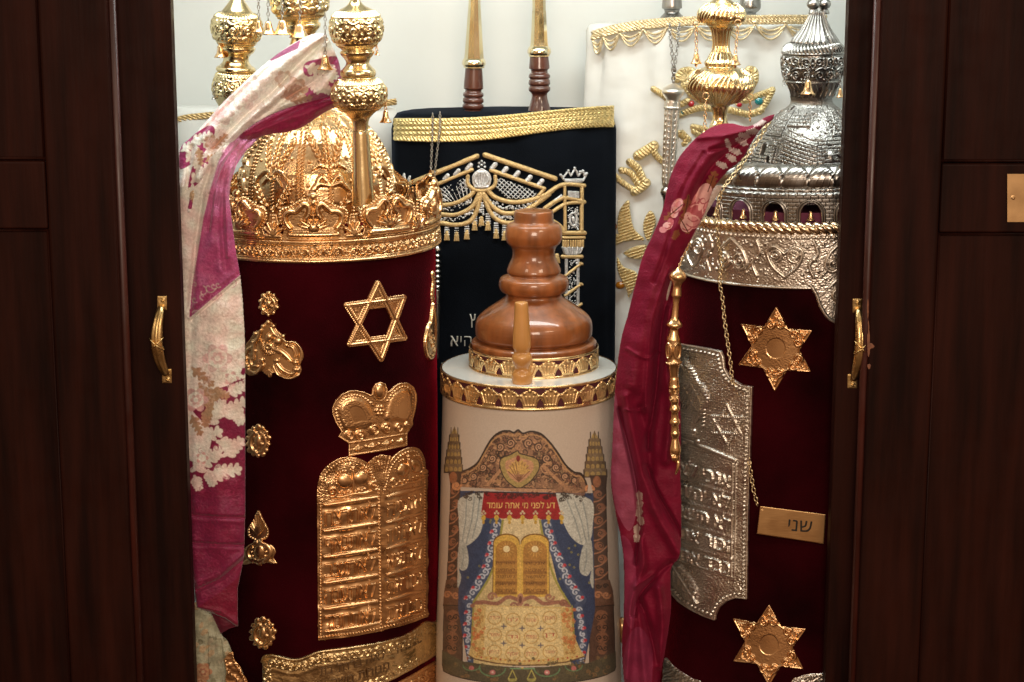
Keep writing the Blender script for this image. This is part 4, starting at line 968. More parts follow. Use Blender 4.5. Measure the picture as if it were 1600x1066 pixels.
def cream_paint(c):
    rg = random.Random(11)
    c.C[:] = lin((248, 243, 239))
    for k in range(90):
        x, y = rg.uniform(275, 540), rg.uniform(30, 340); c.stroke(spiral(x, y, rg.uniform(4, 9), 1.0, rg.choice((-1, 1)), rg.uniform(0, 6)), 1.0, col=(222, 206, 198), alpha=.6)
    # magenta ground at both ends with cream leaves on it
    c.fill(cr([(478, 98), (500, 92), (530, 92), (536, 150), (500, 158), (470, 156), (482, 130), (474, 112)], 4, True), col=MAGP)
    for a in [(478, 104, 20, 34, 11), (484, 128, -10, 34, 12), (496, 146, -60, 26, 10), (478, 120, 50, 26, 10), (512, 100, 60, 24, 9), (500, 134, 30, 22, 9)]: leafy(c, *a, (235, 228, 224))
    c.fill([(420, 92), (446, 76), (470, 62), (466, 76), (440, 88), (424, 96)], col=(140, 66, 104))
    flower(c, 462, 140, 20, [(206, 176, 158), (228, 214, 202), (196, 160, 146), (230, 214, 200)], 7); flower(c, 444, 124, 15, [(214, 190, 176), (232, 220, 212)], 6)
    for a in [(440, 152, -20, 34, 9), (455, 158, -10, 30, 8)]: leafy(c, *a, (190, 150, 130))
    flower(c, 380, 150, 24, [(232, 214, 210), (240, 232, 226), (228, 206, 202), (238, 228, 222)], 6)
    c.fill(cr([(284, 226), (312, 204), (330, 196), (336, 206), (328, 224), (318, 240), (304, 252), (290, 262), (280, 262)], 4, True), col=(160, 52, 104))
    c.fill(cr([(300, 262), (322, 246), (336, 250), (330, 280), (310, 320), (292, 322)], 4, True), col=(156, 50, 100))
    for a in [(284, 236, -30, 30, 9), (300, 222, -22, 30, 10), (292, 252, -50, 24, 9), (300, 244, 60, 22, 9), (318, 222, 40, 16, 7), (300, 285, -45, 34, 11), (290, 305, -20, 26, 10)]: leafy(c, *a, (232, 222, 214))
    for a in [(310, 232, 80, 24, 7), (330, 232, -40, 30, 8), (322, 252, -30, 24, 7), (294, 296, 60, 20, 7)]: leafy(c, *a, (190, 156, 126))
    flower(c, 345, 176, 22, [(230, 206, 204), (238, 226, 222), (226, 196, 194)], 6); flower(c, 330, 222, 12, [(198, 160, 140), (226, 200, 190)], 5)
SCF = thing('scarf', 'cream and magenta floral brocade scarf draped from the left crown down the door side', 'scarf', at(330, 700, -0.17))
# hanging length
OUT = cr([(420, 190), (396, 206), (376, 206), (350, 228), (325, 248), (300, 262), (272, 300), (272, 340), (276, 400), (280, 480), (284, 600), (288, 700), (292, 800), (302, 900), (308, 949)], 5) + [(318, 953), (330, 957), (337, 972), (345, 990), (358, 982), (372, 978), (371, 960), (371, 920), (376, 896), (381, 870), (383, 800), (383, 700), (383, 600), (382, 520), (379, 470), (375, 430), (368, 390), (362, 345), (358, 312), (360, 285), (369, 258), (384, 236), (402, 218), (418, 206)]
c = Cv(264, 180, 425, 1000, res=1.7, col=CREAM)
scarf_paint(c)
c.fill([(270, 240), (345, 240), (330, 290), (318, 340), (308, 400), (300, 450), (270, 470)], col=(220, 206, 200))
for ch in range(3): c.C[..., ch] = sm(c.C[..., ch])
tint = blur(RNG.standard_normal(c.H.shape), 10); tint = np.clip(tint / tint.std(), -1.5, 1.5)[..., None]; c.C = np.clip(c.C * (1 + tint * np.array([.03, -.05, -.035])), 0, 1)
c.fill(OUT, mask=True)
m_ = c.M.copy()
c.edge_round(5, 9)
c.ridge([(330, 262), (317, 300), (306, 380), (297, 480)], 4, -7); c.ridge([(350, 240), (336, 290), (330, 380)], 5, 4); c.ridge([(372, 232), (350, 280), (346, 350), (352, 420)], 5, -5); c.ridge([(362, 242), (345, 268), (338, 320)], 2.5, -4)
c.ridge([(390, 214), (362, 250), (352, 300), (356, 400)], 4, 5); c.ridge([(398, 210), (376, 236), (362, 275), (360, 310)], 2.0, -5); c.ridge([(380, 216), (352, 252), (334, 300), (326, 360)], 2.2, -5); c.ridge([(372, 220), (344, 256), (328, 300)], 2.0, 4); c.ridge([(344, 300), (340, 360), (344, 420)], 7, 4); c.ridge([(300, 430), (296, 600), (298, 800)], 7, -5)
c.ridge([(296, 497), (330, 468), (378, 428)], 2.2, 3.5); c.ridge([(300, 500), (334, 471), (380, 432)], 1.6, -3)
c.ridge([(340, 480), (345, 600), (342, 760), (350, 860)], 20, 7)
for y in (807, 850): c.ridge([(302, y - 2), (340, y + 1), (384, y + 2)], 2.6, -3.6); c.ridge([(302, y + 6), (384, y + 9)], 4, 1.5)
c.ridge([(383, 872), (345, 905), (309, 922)], 3, -5); c.ridge([(384, 862), (345, 895), (309, 910)], 5, 4)
c.ridge([(309, 949), (345, 955), (372, 974)], 3, 3)
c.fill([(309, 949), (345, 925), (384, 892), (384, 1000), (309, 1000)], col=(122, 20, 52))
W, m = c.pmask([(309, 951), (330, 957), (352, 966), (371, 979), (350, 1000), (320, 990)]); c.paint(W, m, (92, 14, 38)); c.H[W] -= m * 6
wv = blur(RNG.standard_normal(c.H.shape), 16); c.H += 1.3 * wv / wv.std()
yfun = lambda X, Y: -0.172 - 0.018 * np.clip((Y - 260) / 700, 0, 1) + 0.03 * np.clip((X - 350) / 60, 0, 1) * np.clip((320 - Y) / 100, 0, 1) + .05 * np.clip((262 - Y) / 45, 0, 1) * np.clip((X - 350) / 30, 0, 1)
c.H = sm(c.H)
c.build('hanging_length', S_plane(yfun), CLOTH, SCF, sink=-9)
# dark pink band under the swag
OUT = cr([(532, 138), (520, 148), (500, 152), (470, 160), (440, 172), (415, 184), (392, 198), (374, 214), (392, 218), (420, 210), (450, 206), (475, 197), (500, 180), (518, 170), (532, 164)], 5, True)
c = Cv(360, 120, 545, 235, res=1.7, col=(142, 28, 74)); c.fill(OUT, mask=True); c.edge_round(5, 12)
c.ridge([(528, 158), (480, 176), (420, 196), (380, 212)], 6, 5); c.ridge([(528, 150), (470, 168), (400, 202)], 3, -4)
wv = blur(RNG.standard_normal(c.H.shape), 8); c.H += 1.0 * wv / wv.std(); c.H = sm(c.H)
fY = lambda X, Y: np.interp(X, [280, 400, 540], [-.175, -.135, -.085])
c.build('folded_edge', S_plane(lambda X, Y: fY(X, Y) + .012), CLOTH, SCF, sink=-9)
# the swag itself
OUT = cr([(500, 52), (488, 54), (468, 63), (446, 76), (424, 92), (398, 114), (372, 138), (346, 163), (326, 186), (302, 212), (280, 234), (277, 270), (277, 320), (284, 345)], 6) + cr([(300, 340), (312, 318), (318, 292), (330, 262), (352, 235), (374, 212), (396, 194), (430, 176), (468, 163), (502, 154), (526, 144), (533, 124), (530, 100), (524, 84), (516, 66), (509, 54)], 6)
c = Cv(265, 25, 548, 355, res=1.8, col=CREAM); cream_paint(c)
for ch in range(3): c.C[..., ch] = sm(c.C[..., ch])
tint = blur(RNG.standard_normal(c.H.shape), 10); tint = np.clip(tint / tint.std(), -1.5, 1.5)[..., None]; c.C = np.clip(c.C * (1 + tint * np.array([.02, -.045, -.03])), 0, 1)
c.fill(OUT, mask=True)
c.edge_round(7, 18)
for p, w_, h_ in (([(500, 60), (440, 104), (380, 160), (320, 220), (286, 290)], 12, 9), ([(508, 62), (470, 96), (430, 140), (380, 184), (330, 236)], 4, -8), ([(500, 90), (455, 130), (400, 178), (352, 222), (312, 280)], 8, 8), ([(524, 92), (500, 120), (450, 152), (400, 186)], 4, -6), ([(526, 110), (496, 142), (440, 166)], 6, 4), ([(470, 66), (420, 104), (360, 160), (310, 214)], 3, -5), ([(490, 52), (450, 80), (400, 118)], 3, 4), ([(300, 230), (292, 280), (288, 330)], 4, -5), ([(320, 240), (306, 290), (296, 330)], 5, 5)):
    c.ridge(cr(p, 5), w_, h_ * 1.5)
wv = blur(RNG.standard_normal(c.H.shape), 10); c.H += 1.2 * wv / wv.std(); c.H = sm(c.H)
c.build('swag', S_plane(fY), CLOTH, SCF, sink=-14)
# ---- pale painted cloth and its gilt edge at the lower left
PC = thing('scroll_mantle', 'pale green grey patterned mantle with gilt scalloped edge, low at the left door', 'mantle', at(330, 1060, -.2))
c = Cv(290, 940, 400, 1200, res=1.6, col=(166, 164, 140))
E1 = cr([(296, 940), (330, 950), (345, 990), (354, 1000), (362, 1018), (366, 1032), (374, 1040), (381, 1056), (386, 1072), (392, 1120), (396, 1196)], 5)
c.fill([(290, 940)] + E1 + [(290, 1200)], mask=True)
rg = random.Random(3)
for k in range(60): leafy(c, rg.uniform(292, 360), rg.uniform(945, 1110), rg.uniform(0, 360), rg.uniform(6, 16), rg.uniform(3, 6), rg.choice([(142, 140, 114), (118, 114, 92), (178, 168, 144), (180, 156, 124)]))
for k in range(5): flower(c, rg.uniform(305, 345), rg.uniform(1035, 1090), rg.uniform(9, 16), [(178, 128, 98), (188, 146, 112), (160, 108, 84), (196, 160, 126)], 6)
c.edge_round(8, 10); c.ridge([(324, 990), (324, 1030), (326, 1060)], 1.6, -3); c.ridge([(344, 1000), (352, 1060), (355, 1100)], 2, -3); wv = blur(RNG.standard_normal(c.H.shape), 10); c.H += 2 * wv / wv.std()
c.H = sm(c.H); c.build('painted_cloth', S_plane(-0.178), CLOTH, PC, sink=-8)
c = Cv(340, 1010, 410, 1200, res=1.8)
EB = cr([(358, 1020), (364, 1019), (366, 1030), (374, 1040), (380, 1054), (387, 1068), (392, 1120), (398, 1190)], 5) + [(380, 1190), (370, 1110), (352, 1062), (354, 1050), (350, 1030)]
c.fill(EB, h=2.0, mask=True); c.beads([(364, 1024), (366, 1036), (376, 1050), (384, 1068)], 5, 1.8, 1.8, base=2); c.beads([(352, 1034), (356, 1052), (370, 1060), (376, 1075)], 6, 2, 1.8, base=2); wv = blur(RNG.standard_normal(c.H.shape), 4); c.H += .5 * wv / wv.std()
c.H = sm(c.H); c.build('gilt_edge', S_plane(-0.186), GOLD2, PC, sink=-1)
# ================================================================== RIGHT SCARF
RSF = thing('scarf', 'plain burgundy scarf with pink roses draped down the left side of the silver crowned scroll', 'scarf', at(1010, 700, -0.17))
BG = (118, 12, 46)
A1 = cr([(1210, 179), (1195, 184), (1180, 194), (1165, 198), (1140, 193), (1118, 197), (1098, 208), (1078, 226), (1058, 252), (1044, 290), (1035, 330), (1020, 368), (1005, 400), (994, 440), (982, 490), (971, 530), (964, 580), (960, 630), (957, 700), (955, 752), (962, 800), (970, 838), (975, 880), (975, 960), (972, 1010), (976, 1070), (980, 1110)], 6)
A2 = cr([(1030, 1110), (1031, 1062), (1040, 1010), (1048, 950), (1048, 890), (1062, 866), (1064, 800), (1063, 740), (1063, 640), (1058, 600), (1052, 560), (1051, 520), (1052, 470), (1056, 432), (1066, 400), (1084, 365), (1102, 330), (1114, 296), (1136, 268), (1158, 250), (1172, 226), (1190, 200), (1206, 188)], 6)
c = Cv(940, 165, 1225, 1110, res=1.5, col=BG)
c.fill(cr([(960, 615), (955, 700), (955, 752), (964, 800), (984, 830), (996, 790), (992, 740), (980, 690), (968, 650)], 5, True), col=(146, 66, 92))
c.fill(cr([(970, 838), (976, 880), (976, 960), (990, 980), (994, 900), (986, 850)], 5, True), col=(140, 44, 76))
c.fill(cr([(1000, 980), (980, 1000), (974, 1066), (1010, 1100), (1020, 1020)], 5, True), col=(130, 40, 72))
rg = random.Random(17)
for k in range(6): leafy(c, 998 + math.sin(k) * 3, 768 + k * 13, 80 + rg.uniform(-30, 30), 12, 6, (176, 152, 142))
# cream, leafy reverse along the inner edge and at the tip
for p in [(1196, 190, 165, 18, 6), (1184, 204, 170, 16, 6), (1172, 214, 190, 16, 6), (1168, 226, 205, 18, 6), (1158, 240, 200, 18, 6), (1150, 252, 215, 16, 6), (1136, 262, 205, 16, 6), (1140, 232, 250, 14, 5), (1170, 238, 100, 16, 6)]: leafy(c, *p, (188, 170, 168))
# a rose with buds
PK, PK2, PK3, BR = (212, 136, 140), (228, 172, 168), (178, 92, 100), (134, 76, 50)
for p in [(1106, 300, -70, 30, 10), (1076, 306, 100, 44, 9), (1066, 320, 140, 34, 7), (1060, 360, 120, 14, 6), (1062, 340, 60, 26, 7), (1116, 284, 120, 16, 9)]: leafy(c, *p, BR)
for x, y, rx, ry, an, co in [(1096, 318, 15, 26, 22, PK), (1086, 332, 13, 18, 30, PK3), (1100, 306, 12, 20, 18, PK2), (1082, 346, 13, 12, 10, PK), (1073, 352, 10, 11, 0, PK2), (1093, 324, 7, 16, 26, PK3), (1096, 320, 4, 10, 24, PK2), (1104, 330, 6, 14, 20, PK), (1058, 322, 8, 13, 30, PK), (1054, 332, 6, 9, 10, PK2), (1043, 353, 8, 6, -20, PK2), (1036, 359, 6, 5, 0, PK), (1048, 347, 5, 6, 0, PK3), (1075, 340, 6, 9, 0, PK2)]: c.disc(x, y, rx, ry=ry, ang=an, col=co)
for (x, y, rx, ry, an) in [(1096, 318, 13, 23, 22), (1096, 319, 9, 17, 24), (1086, 333, 11, 14, 30), (1082, 346, 11, 9, 10), (1073, 352, 8, 8, 0), (1058, 323, 6, 11, 30), (1043, 353, 6, 4, -20), (1102, 304, 9, 15, 18)]:
    ca, sa = math.cos(math.radians(an)), math.sin(math.radians(an))
    for a0, a1, co in ((200, 340, PK2), (20, 150, PK3)):
        c.stroke([(x + rx * math.cos(math.radians(t)) * ca - ry * math.sin(math.radians(t)) * sa, y + rx * math.cos(math.radians(t)) * sa + ry * math.sin(math.radians(t)) * ca) for t in range(a0, a1, 12)], 1.0, col=co)
for (x, y, a_) in ((1106, 300, -70), (1076, 306, 100), (1066, 320, 140), (1062, 340, 60)): c.stroke([(x, y), (x + 26 * math.cos(math.radians(a_)), y + 26 * math.sin(math.radians(a_)))], .8, col=(86, 44, 30))
for k in range(90):
    x, y = rg.uniform(950, 1100), rg.uniform(380, 1080); c.stroke(spiral(x, y, rg.uniform(4, 8), 1.0, rg.choice((-1, 1)), rg.uniform(0, 6)), .9, col=(136, 34, 62), alpha=.35)
c.fill(A1 + A2, mask=True); c.edge_round(6, 16)
for p, w_, h_ in (([(1190, 194), (1130, 220), (1080, 280), (1060, 340), (1030, 420), (1005, 520), (990, 600)], 16, 14), ([(1170, 215), (1110, 262), (1078, 330)], 5, -7), ([(1100, 240), (1066, 300), (1040, 390), (1022, 440)], 4, -4), ([(1052, 432), (1036, 500), (1030, 560), (1024, 620), (1012, 700)], 6, -12), ([(1046, 420), (1020, 500), (1012, 580), (1008, 640)], 5, 6), ([(1045, 480), (1040, 560), (1046, 640), (1040, 720)], 7, 8),
                  ([(968, 640), (982, 700), (994, 760), (1000, 820), (994, 880)], 3.5, -10), ([(978, 620), (994, 700), (1010, 760), (1030, 810), (1058, 860)], 8, 10), ([(1000, 640), (1014, 700), (1016, 740)], 8, -8), ([(1010, 730), (1026, 770), (1050, 812), (1064, 836)], 4, -9), ([(1064, 866), (1040, 890), (1012, 905), (994, 916)], 5, 8), ([(1050, 880), (1020, 905), (996, 935), (990, 960)], 5, -12),
                  ([(998, 840), (1006, 880), (990, 930), (984, 1000), (978, 1060)], 6, 8), ([(1000, 940), (1016, 990), (1028, 1040), (1030, 1090)], 6, -10), ([(1030, 920), (1036, 980), (1030, 1040)], 8, 10), ([(1000, 960), (1004, 1020), (1010, 1080)], 7, 6), ([(980, 545), (1010, 560), (1030, 548)], 3, 2.5), ([(976, 640), (996, 642), (1010, 636)], 2.5, 3), ([(1090, 215), (1140, 210), (1180, 200)], 5, 5), ([(1110, 235), (1150, 225), (1180, 212)], 4, -5)):
    c.ridge(cr(p, 6), w_, h_ * 1.6)
wv = blur(RNG.standard_normal(c.H.shape), 12); c.H += 1.2 * wv / wv.std(); c.H = sm(c.H)
yS = lambda X, Y: -0.150 - 0.02 * np.clip((X - 1040) / 100, 0, 1) + .0 * Y
c.build('draped_length', S_plane(yS), BURG, RSF, sink=-14)
# pale lining showing between scarf and silver band
c = Cv(1030, 290, 1130, 480, res=1.7, col=(196, 176, 166))
c.fill(cr([(1128, 292), (1112, 320), (1096, 346), (1080, 376), (1064, 402), (1052, 432), (1042, 470), (1040, 440), (1046, 410), (1060, 380), (1076, 350), (1100, 312), (1116, 290)], 5, True), mask=True)
flower(c, 1054, 404, 12, [(206, 130, 126), (216, 160, 152), (190, 110, 106)], 6); rg = random.Random(2)
for k in range(14): c.stroke(spiral(rg.uniform(1048, 1110), rg.uniform(320, 420), 6, 1, 1, k), .8, col=(150, 124, 118))
c.edge_round(3, 6); c.build('scarf_lining', S_plane(-0.142), CLOTH, RSF, sink=-6)
# ================================================================== CENTRE CASE
YT = -0.03
ET = fit_ell(691, 962, 620, YT, 1.0)
TK = thing('torah_case', 'round cream wooden torah case printed with an ark picture, standing in the middle', 'torah case', (ET.c[0], ET.c[1], ZS))
# top: front lip of the disc shows at y 604
ztk = float(at(825, 606, YT - ET.a)[2])
cxt = ET.c[0]
zr0 = float(at(825, 641, YT - ET.a)[2])
ell_body('case_wall', ET, [(ZS, 0.016), (0.2, 0.015), (0.35, .012), (0.5, 0.006), (zr0 - .01, -0.0005), (ztk - 0.001, -0.0012)], BOARD, TK)
# top board, split across by a thin joint
def half_disc(sgn):
    V = []; n = 60; r = ET.a * 0.998
    ys = 0.012
    V0_ = []
    a0 = math.asin(-ys / r) if sgn < 0 else math.asin((-ys + .0009) / r)
    if sgn < 0: ang = np.linspace(PI - a0, 2 * PI + a0, n)
    else: ang = np.linspace(a0, PI - a0, n)
    top = [(cxt + r * math.cos(a), YT + r * math.sin(a), ztk + .0018) for a in ang]; bot = [(x, y, ztk - .006) for x, y, _ in top]
    Fs = [tuple(range(n)), tuple(range(2 * n - 1, n - 1, -1))] + [(i, (i + 1) % n, n + (i + 1) % n, n + i) for i in range(n)]
    return mesh_py('top_board', top + bot, Fs, DISCW, TK)
half_disc(-1); half_disc(1)
# crown ribbon round the case and round the finial
def crown_ribbon(rev, y0, y1, R, n, parent, phase=0.0):
    u = UCv(rev, y0 - 2, y1 + 2, R, res=1.9, solid=False); HW = PI * R; S_ = 2 * HW / n; h = y1 - y0; u.M[:] = False
    for yy, w_ in ((y0, 2.2), (y1, 2.4)): u.stroke([(-HW - 1, yy), (HW + 1, yy)], w_, 1.8, base=.2, mask=True)
    for k in range(-1, n + 1):
        x = -HW + (k + .5 + phase) * S_; yb = y1 - 2
        p = [(-S_ * .30, 0), (S_ * .30, 0), (S_ * .36, -h * .25), (S_ * .50, -h * .45), (S_ * .45, -h * .62), (S_ * .30, -h * .72), (S_ * .18, -h * .80), (S_ * .08, -h * .78), (0, -h * .92), (-S_ * .08, -h * .78), (-S_ * .18, -h * .80), (-S_ * .30, -h * .72), (-S_ * .45, -h * .62), (-S_ * .50, -h * .45), (-S_ * .36, -h * .25)]
        u.fill([(x + a, yb + b) for a, b in p], h=1.0, mask=True)
        for a, b in ((-.42, -.55), (-.25, -.68), (0, -.8), (.25, -.68), (.42, -.55)): u.disc(x + a * S_, yb + b * h, S_ * .085, 1.2, base=1.0, mask=True)
        for a in (-.28, -.14, 0, .14, .28): u.stroke([(x + a * S_ * .8, yb - h * .12), (x + a * S_ * 1.25, yb - h * .52)], S_ * .035, .9, base=1)
        u.beads([(x - S_ * .28, yb - h * .14), (x + S_ * .28, yb - h * .14)], 3.4, 1.1, .9, base=1)
    return u.put('crown_ribbon', PALEG2, parent, sink=-.2)
PALEG2 = mat('stamped_gold_ribbon', raw=(0.85, 0.60, 0.30), metal=0.9, rough=0.28, rvar=.08, cvar=.2, cscale=120)
kT = mmpx(YT, 600); R_px = ET.a / kT
yA = float(proj((cxt, YT, ztk + .001))[1]); yB = float(proj((cxt, YT, zr0))[1]); axx = float(proj((cxt, YT, ztk))[0])
rb = Rev(axx, yB, axx, yA, YT, [(yA, R_px + .3), (yB, R_px + .9)]); rb.k = kT
lathe('ribbon_ground', rb, RIBBON, TK, n=110)
rb2 = Rev(axx, yB, axx, yA, YT, [(yA, R_px + 1.0), (yB, R_px + 1.6)]); rb2.k = kT
crown_ribbon(rb2, yA + 1, yB - 1, R_px, 27, TK)
# ---- the printed picture
c = Cv(694, 655, 962, 1072, res=2.2, col=(206, 192, 176)); c.M[:] = False
BR1, BR2, BR3, OLD, OUTL = (106, 76, 58), (144, 108, 82), (176, 132, 96), (150, 128, 70), (52, 40, 34)
rg = random.Random(21)
def scr(c, x0, y0, x1, y1, n, r0, r1, cols, clip=None, w=.9):
    for k in range(n):
        x, y = rg.uniform(x0, x1), rg.uniform(y0, y1)
        if clip is not None and not clip(x, y): continue
        r = rg.uniform(r0, r1); c.stroke(spiral(x, y, r, rg.uniform(.7, 1.3), rg.choice((-1, 1)), rg.uniform(0, 6)), w, col=rg.choice(cols), alpha=.85)
        if k % 3 == 0: c.disc(x, y, r * .4, col=rg.choice(cols), alpha=.8)
sag = lambda x: 26 * (1 - ((x - 828) / 145) ** 2 * 1.0) - 0
# pediment
PED = cr([(722, 737), (735, 732), (748, 722), (760, 700), (770, 684), (782, 675), (795, 673), (803, 676), (810, 672), (817, 677), (830, 674), (845, 678), (858, 690), (870, 706), (882, 725), (895, 737), (908, 742), (908, 770), (820, 766), (722, 760)], 5)
c.fill(PED, col=BR2, mask=True)
inped = lambda x, y: c.pmask and True
PM = c.M.copy()
save = c.C.copy(); scr(c, 722, 675, 908, 768, 420, 2.5, 6.5, [OUTL, BR3, (186, 142, 104), (70, 50, 40), (170, 130, 90), (84, 58, 46)], w=1.0); c.C = np.where(PM[..., None], c.C, save)
save = c.C.copy()
for k in range(150):
    t = rg.random(); x = 726 + 178 * t; yt = np.interp(x, [p[0] for p in PED[:80]], [p[1] for p in PED[:80]]) if False else 675 + 60 * abs((x - 815) / 90) ** 2.2
    y = rg.uniform(yt + 6, 762); a = rg.uniform(0, 360); l = rg.uniform(3, 6.5)
    c.disc(x, y, l, ry=l * .42, ang=a, col=(58, 42, 36)); c.disc(x, y, l * .78, ry=l * .27, ang=a, col=rg.choice([(172, 128, 98), (150, 104, 80), (190, 150, 112), (132, 92, 72), (160, 132, 96)]))
    c.stroke([(x - l * .7 * math.cos(math.radians(a)), y - l * .7 * math.sin(math.radians(a))), (x + l * .7 * math.cos(math.radians(a)), y + l * .7 * math.sin(math.radians(a)))], .35, col=(80, 54, 44))
c.C = np.where(PM[..., None], c.C, save)
for s_ in (-1, 1):
    for (dx, y, r) in ((14, 692, 8), (30, 698, 7), (42, 716, 7), (56, 730, 6.5), (70, 744, 6), (84, 750, 5)):
        c.stroke(spiral(812 + s_ * dx, y, r, 1.5, s_, 2), 1.3, col=(60, 44, 38)); c.stroke(spiral(812 + s_ * dx, y, r - 1.6, 1.4, s_, 2), .9, col=(186, 144, 112))
c.stroke(PED[:-3], 1.6, col=OUTL, mask=True); c.stroke([(x, y + 5) for x, y in PED[:-14]], 1.0, col=(176, 136, 92))
# inner gable with the shell
c.stroke([(758, 764), (788, 728)], 2.4, col=BR3); c.stroke([(888, 766), (848, 728)], 2.4, col=BR3)
SH = cr([(782, 728), (784, 716), (798, 710), (809, 704), (812, 708), (826, 712), (840, 718), (842, 732), (832, 748), (820, 758), (811, 762), (800, 757), (789, 746)], 4, True)
c.fill(SH, col=(162, 140, 84)); c.stroke(SH + [SH[0]], .8, col=OUTL); c.fill(inset(SH, .28), col=(188, 140, 104))
for k in range(9):
    a = math.radians(-160 + k * 17.5); c.disc(811 + 10 * math.cos(a), 742 + 20 * math.sin(a) * .8, 9, ry=3, ang=math.degrees(a), col=(196, 158, 88)); c.stroke([(811, 752), (811 + 17 * math.cos(a), 744 + 24 * math.sin(a))], .6, col=(120, 80, 54))
c.disc(810, 716, 3, ry=5, col=(128, 44, 36))
# architrave
c.fill([(757, 760), (868, 763), (868, 770), (757, 767)], col=(178, 136, 106)); c.stroke([(757, 760), (868, 763)], .6, col=OUTL); c.stroke([(757, 768), (868, 771)], .7, col=OUTL)
# towers
def tower(cx, yt, yb, w0, w1, tiers=5):
    for k in range(tiers):
        f0, f1 = k / tiers, (k + 1) / tiers; ya, yb_ = yt + (yb - yt) * f0 * 1.0, yt + (yb - yt) * f1
        wa = w0 + (w1 - w0) * f1 ** .75
        if k == 0: c.fill([(cx, yt - 3), (cx - wa, yb_), (cx + wa, yb_)], col=(112, 94, 66), mask=True)
        else: c.fill([(cx - wa, ya - 2), (cx + wa, ya - 2), (cx + wa * 1.03, yb_), (cx - wa * 1.03, yb_)], col=(122, 102, 76) if k % 2 else (104, 84, 62), mask=True)
        c.stroke([(cx - wa * 1.02, yb_), (cx + wa * 1.02, yb_)], .8, col=OUTL, mask=True)
        n = 2 if k else 1
        for q in range(n * 2): c.disc(cx + (q - n + .5) * wa / n, (ya + yb_) / 2 + 1, wa / n * .38, ry=(yb_ - ya) * .33, col=(168, 142, 82), alpha=.8)
        c.stroke([(cx - wa * 1.03, ya), (cx - wa * 1.03, yb_)], .8, col=OUTL, mask=True); c.stroke([(cx + wa * 1.03, ya), (cx + wa * 1.03, yb_)], .8, col=OUTL, mask=True)
tower(711, 668, 738, 2, 13.5, 6); tower(928, 675, 745, 2, 17, 6)
# columns
for (xa, xb, yt, flip) in ((706, 722, 736, 1), (922, 944, 742, -1)):
    xm, w_ = (xa + xb) / 2, (xb - xa) / 2
    c.fill([(xa - 3, yt), (xb + 2, yt), (xb, yt + 22), (xb - 1, 920), (xa, 920), (xa + 1, yt + 22)], col=(72, 52, 44), mask=True)
    for k in range(8):
        y = yt + 30 + k * 20; c.disc(xm + (1 if k % 2 else -1) * w_ * .2, y, w_ * .62, ry=6.5, ang=20, col=(140, 94, 70)); c.stroke(cr([(xa, y + 12), (xm, y + 9), (xb, y - 1)]), 1.0, col=(160, 112, 84)); c.stroke(spiral(xm, y, w_ * .4, 1.1, 1, k), .7, col=OUTL)
    for xx in (xa, xb): c.stroke([(xx, yt + 20), (xx, 915)], .8, col=OUTL)
    c.stroke(spiral(xb - 6 * flip if flip > 0 else xa - 4, yt + 22, 7, 1.3, flip), 2.0, col=(200, 140, 96)); c.disc(xm - 3, yt + 10, 6, ry=9, col=(150, 96, 64))
    c.fill([(xa - 1, 905), (xb + 1, 905), (xb + 5, 922), (xb + 6, 946), (xa - 4, 946), (xa - 3, 922)], col=(104, 74, 58), mask=True)
    for s_ in (-1, 1): c.stroke(spiral(xm + s_ * 6, 928, 6, 1.3, s_), 1.4, col=(170, 118, 84)); c.stroke(spiral(xm + s_ * 5, 914, 4, 1.2, -s_), 1.0, col=(44, 32, 28))
# plinths
PLL = [(703, 944), (731, 944), (732, 1034), (718, 1030), (704, 1020)]; PLR = [(914, 946), (949, 944), (949, 1020), (938, 1028), (912, 1036)]
for P_l, cx_ in ((PLL, 717), (PLR, 931)):
    c.fill(P_l, col=(88, 64, 52), mask=True); c.stroke(P_l + [P_l[0]], .8, col=OUTL)
    for k in range(4): c.disc(cx_, 960 + k * 17, 9 - k % 2 * 2, ry=9, col=(132, 90, 66)); c.stroke(spiral(cx_ - 4, 962 + k * 16, 4.5, 1.2, 1, k), .8, col=OUTL); c.stroke(spiral(cx_ + 4, 962 + k * 16, 4.5, 1.2, -1, k), .8, col=OUTL)
# curtains: blue ground, floral borders, white tied drapes
c.fill([(722, 766), (924, 770), (922, 952), (905, 1036), (740, 1034), (724, 950)], col=(50, 66, 100), mask=True)
for k in range(70):
    x, y = rg.uniform(724, 920), rg.uniform(800, 940); c.disc(x, y, 1.7, col=(140, 136, 76)); c.disc(x, y, .8, col=(60, 70, 90))
c.fill([(778, 806), (846, 806), (868, 905), (886, 945), (886, 1036), (747, 1036), (745, 945), (764, 905)], col=(196, 178, 128), mask=True)
c.fill([(780, 806), (846, 806), (838, 845), (786, 845)], col=(206, 190, 148))
def border(pts, w_, sgn):
    c.stroke(pts, w_, col=(70, 84, 116)); P = np.array(pts); seg = np.hypot(*(P[1:] - P[:-1]).T); cum = np.r_[0, seg.cumsum()]; n = int(cum[-1] / 9)
    for k in range(n):
        t = (k + .5) * cum[-1] / n; x, y = np.interp(t, cum, P[:, 0]), np.interp(t, cum, P[:, 1])
        c.stroke(spiral(x, y, w_ * .72, 1.1, 1 if k % 2 else -1, k), 1.1, col=(176, 186, 204))
        if k % 2: c.disc(x + sgn * w_ * .6, y, 2.6, col=(176, 52, 66)); c.disc(x + sgn * w_ * .6 - 2, y + 2, 1.5, col=(206, 130, 140))
border(cr([(778, 815), (772, 850), (764, 885), (750, 915), (737, 935)]), 8, -1); border(cr([(852, 815), (862, 850), (876, 885), (890, 915), (902, 935)]), 8, 1)
border([(740, 940), (738, 985), (742, 1030)], 6, -1); border([(898, 945), (904, 990), (900, 1030)], 6, 1)
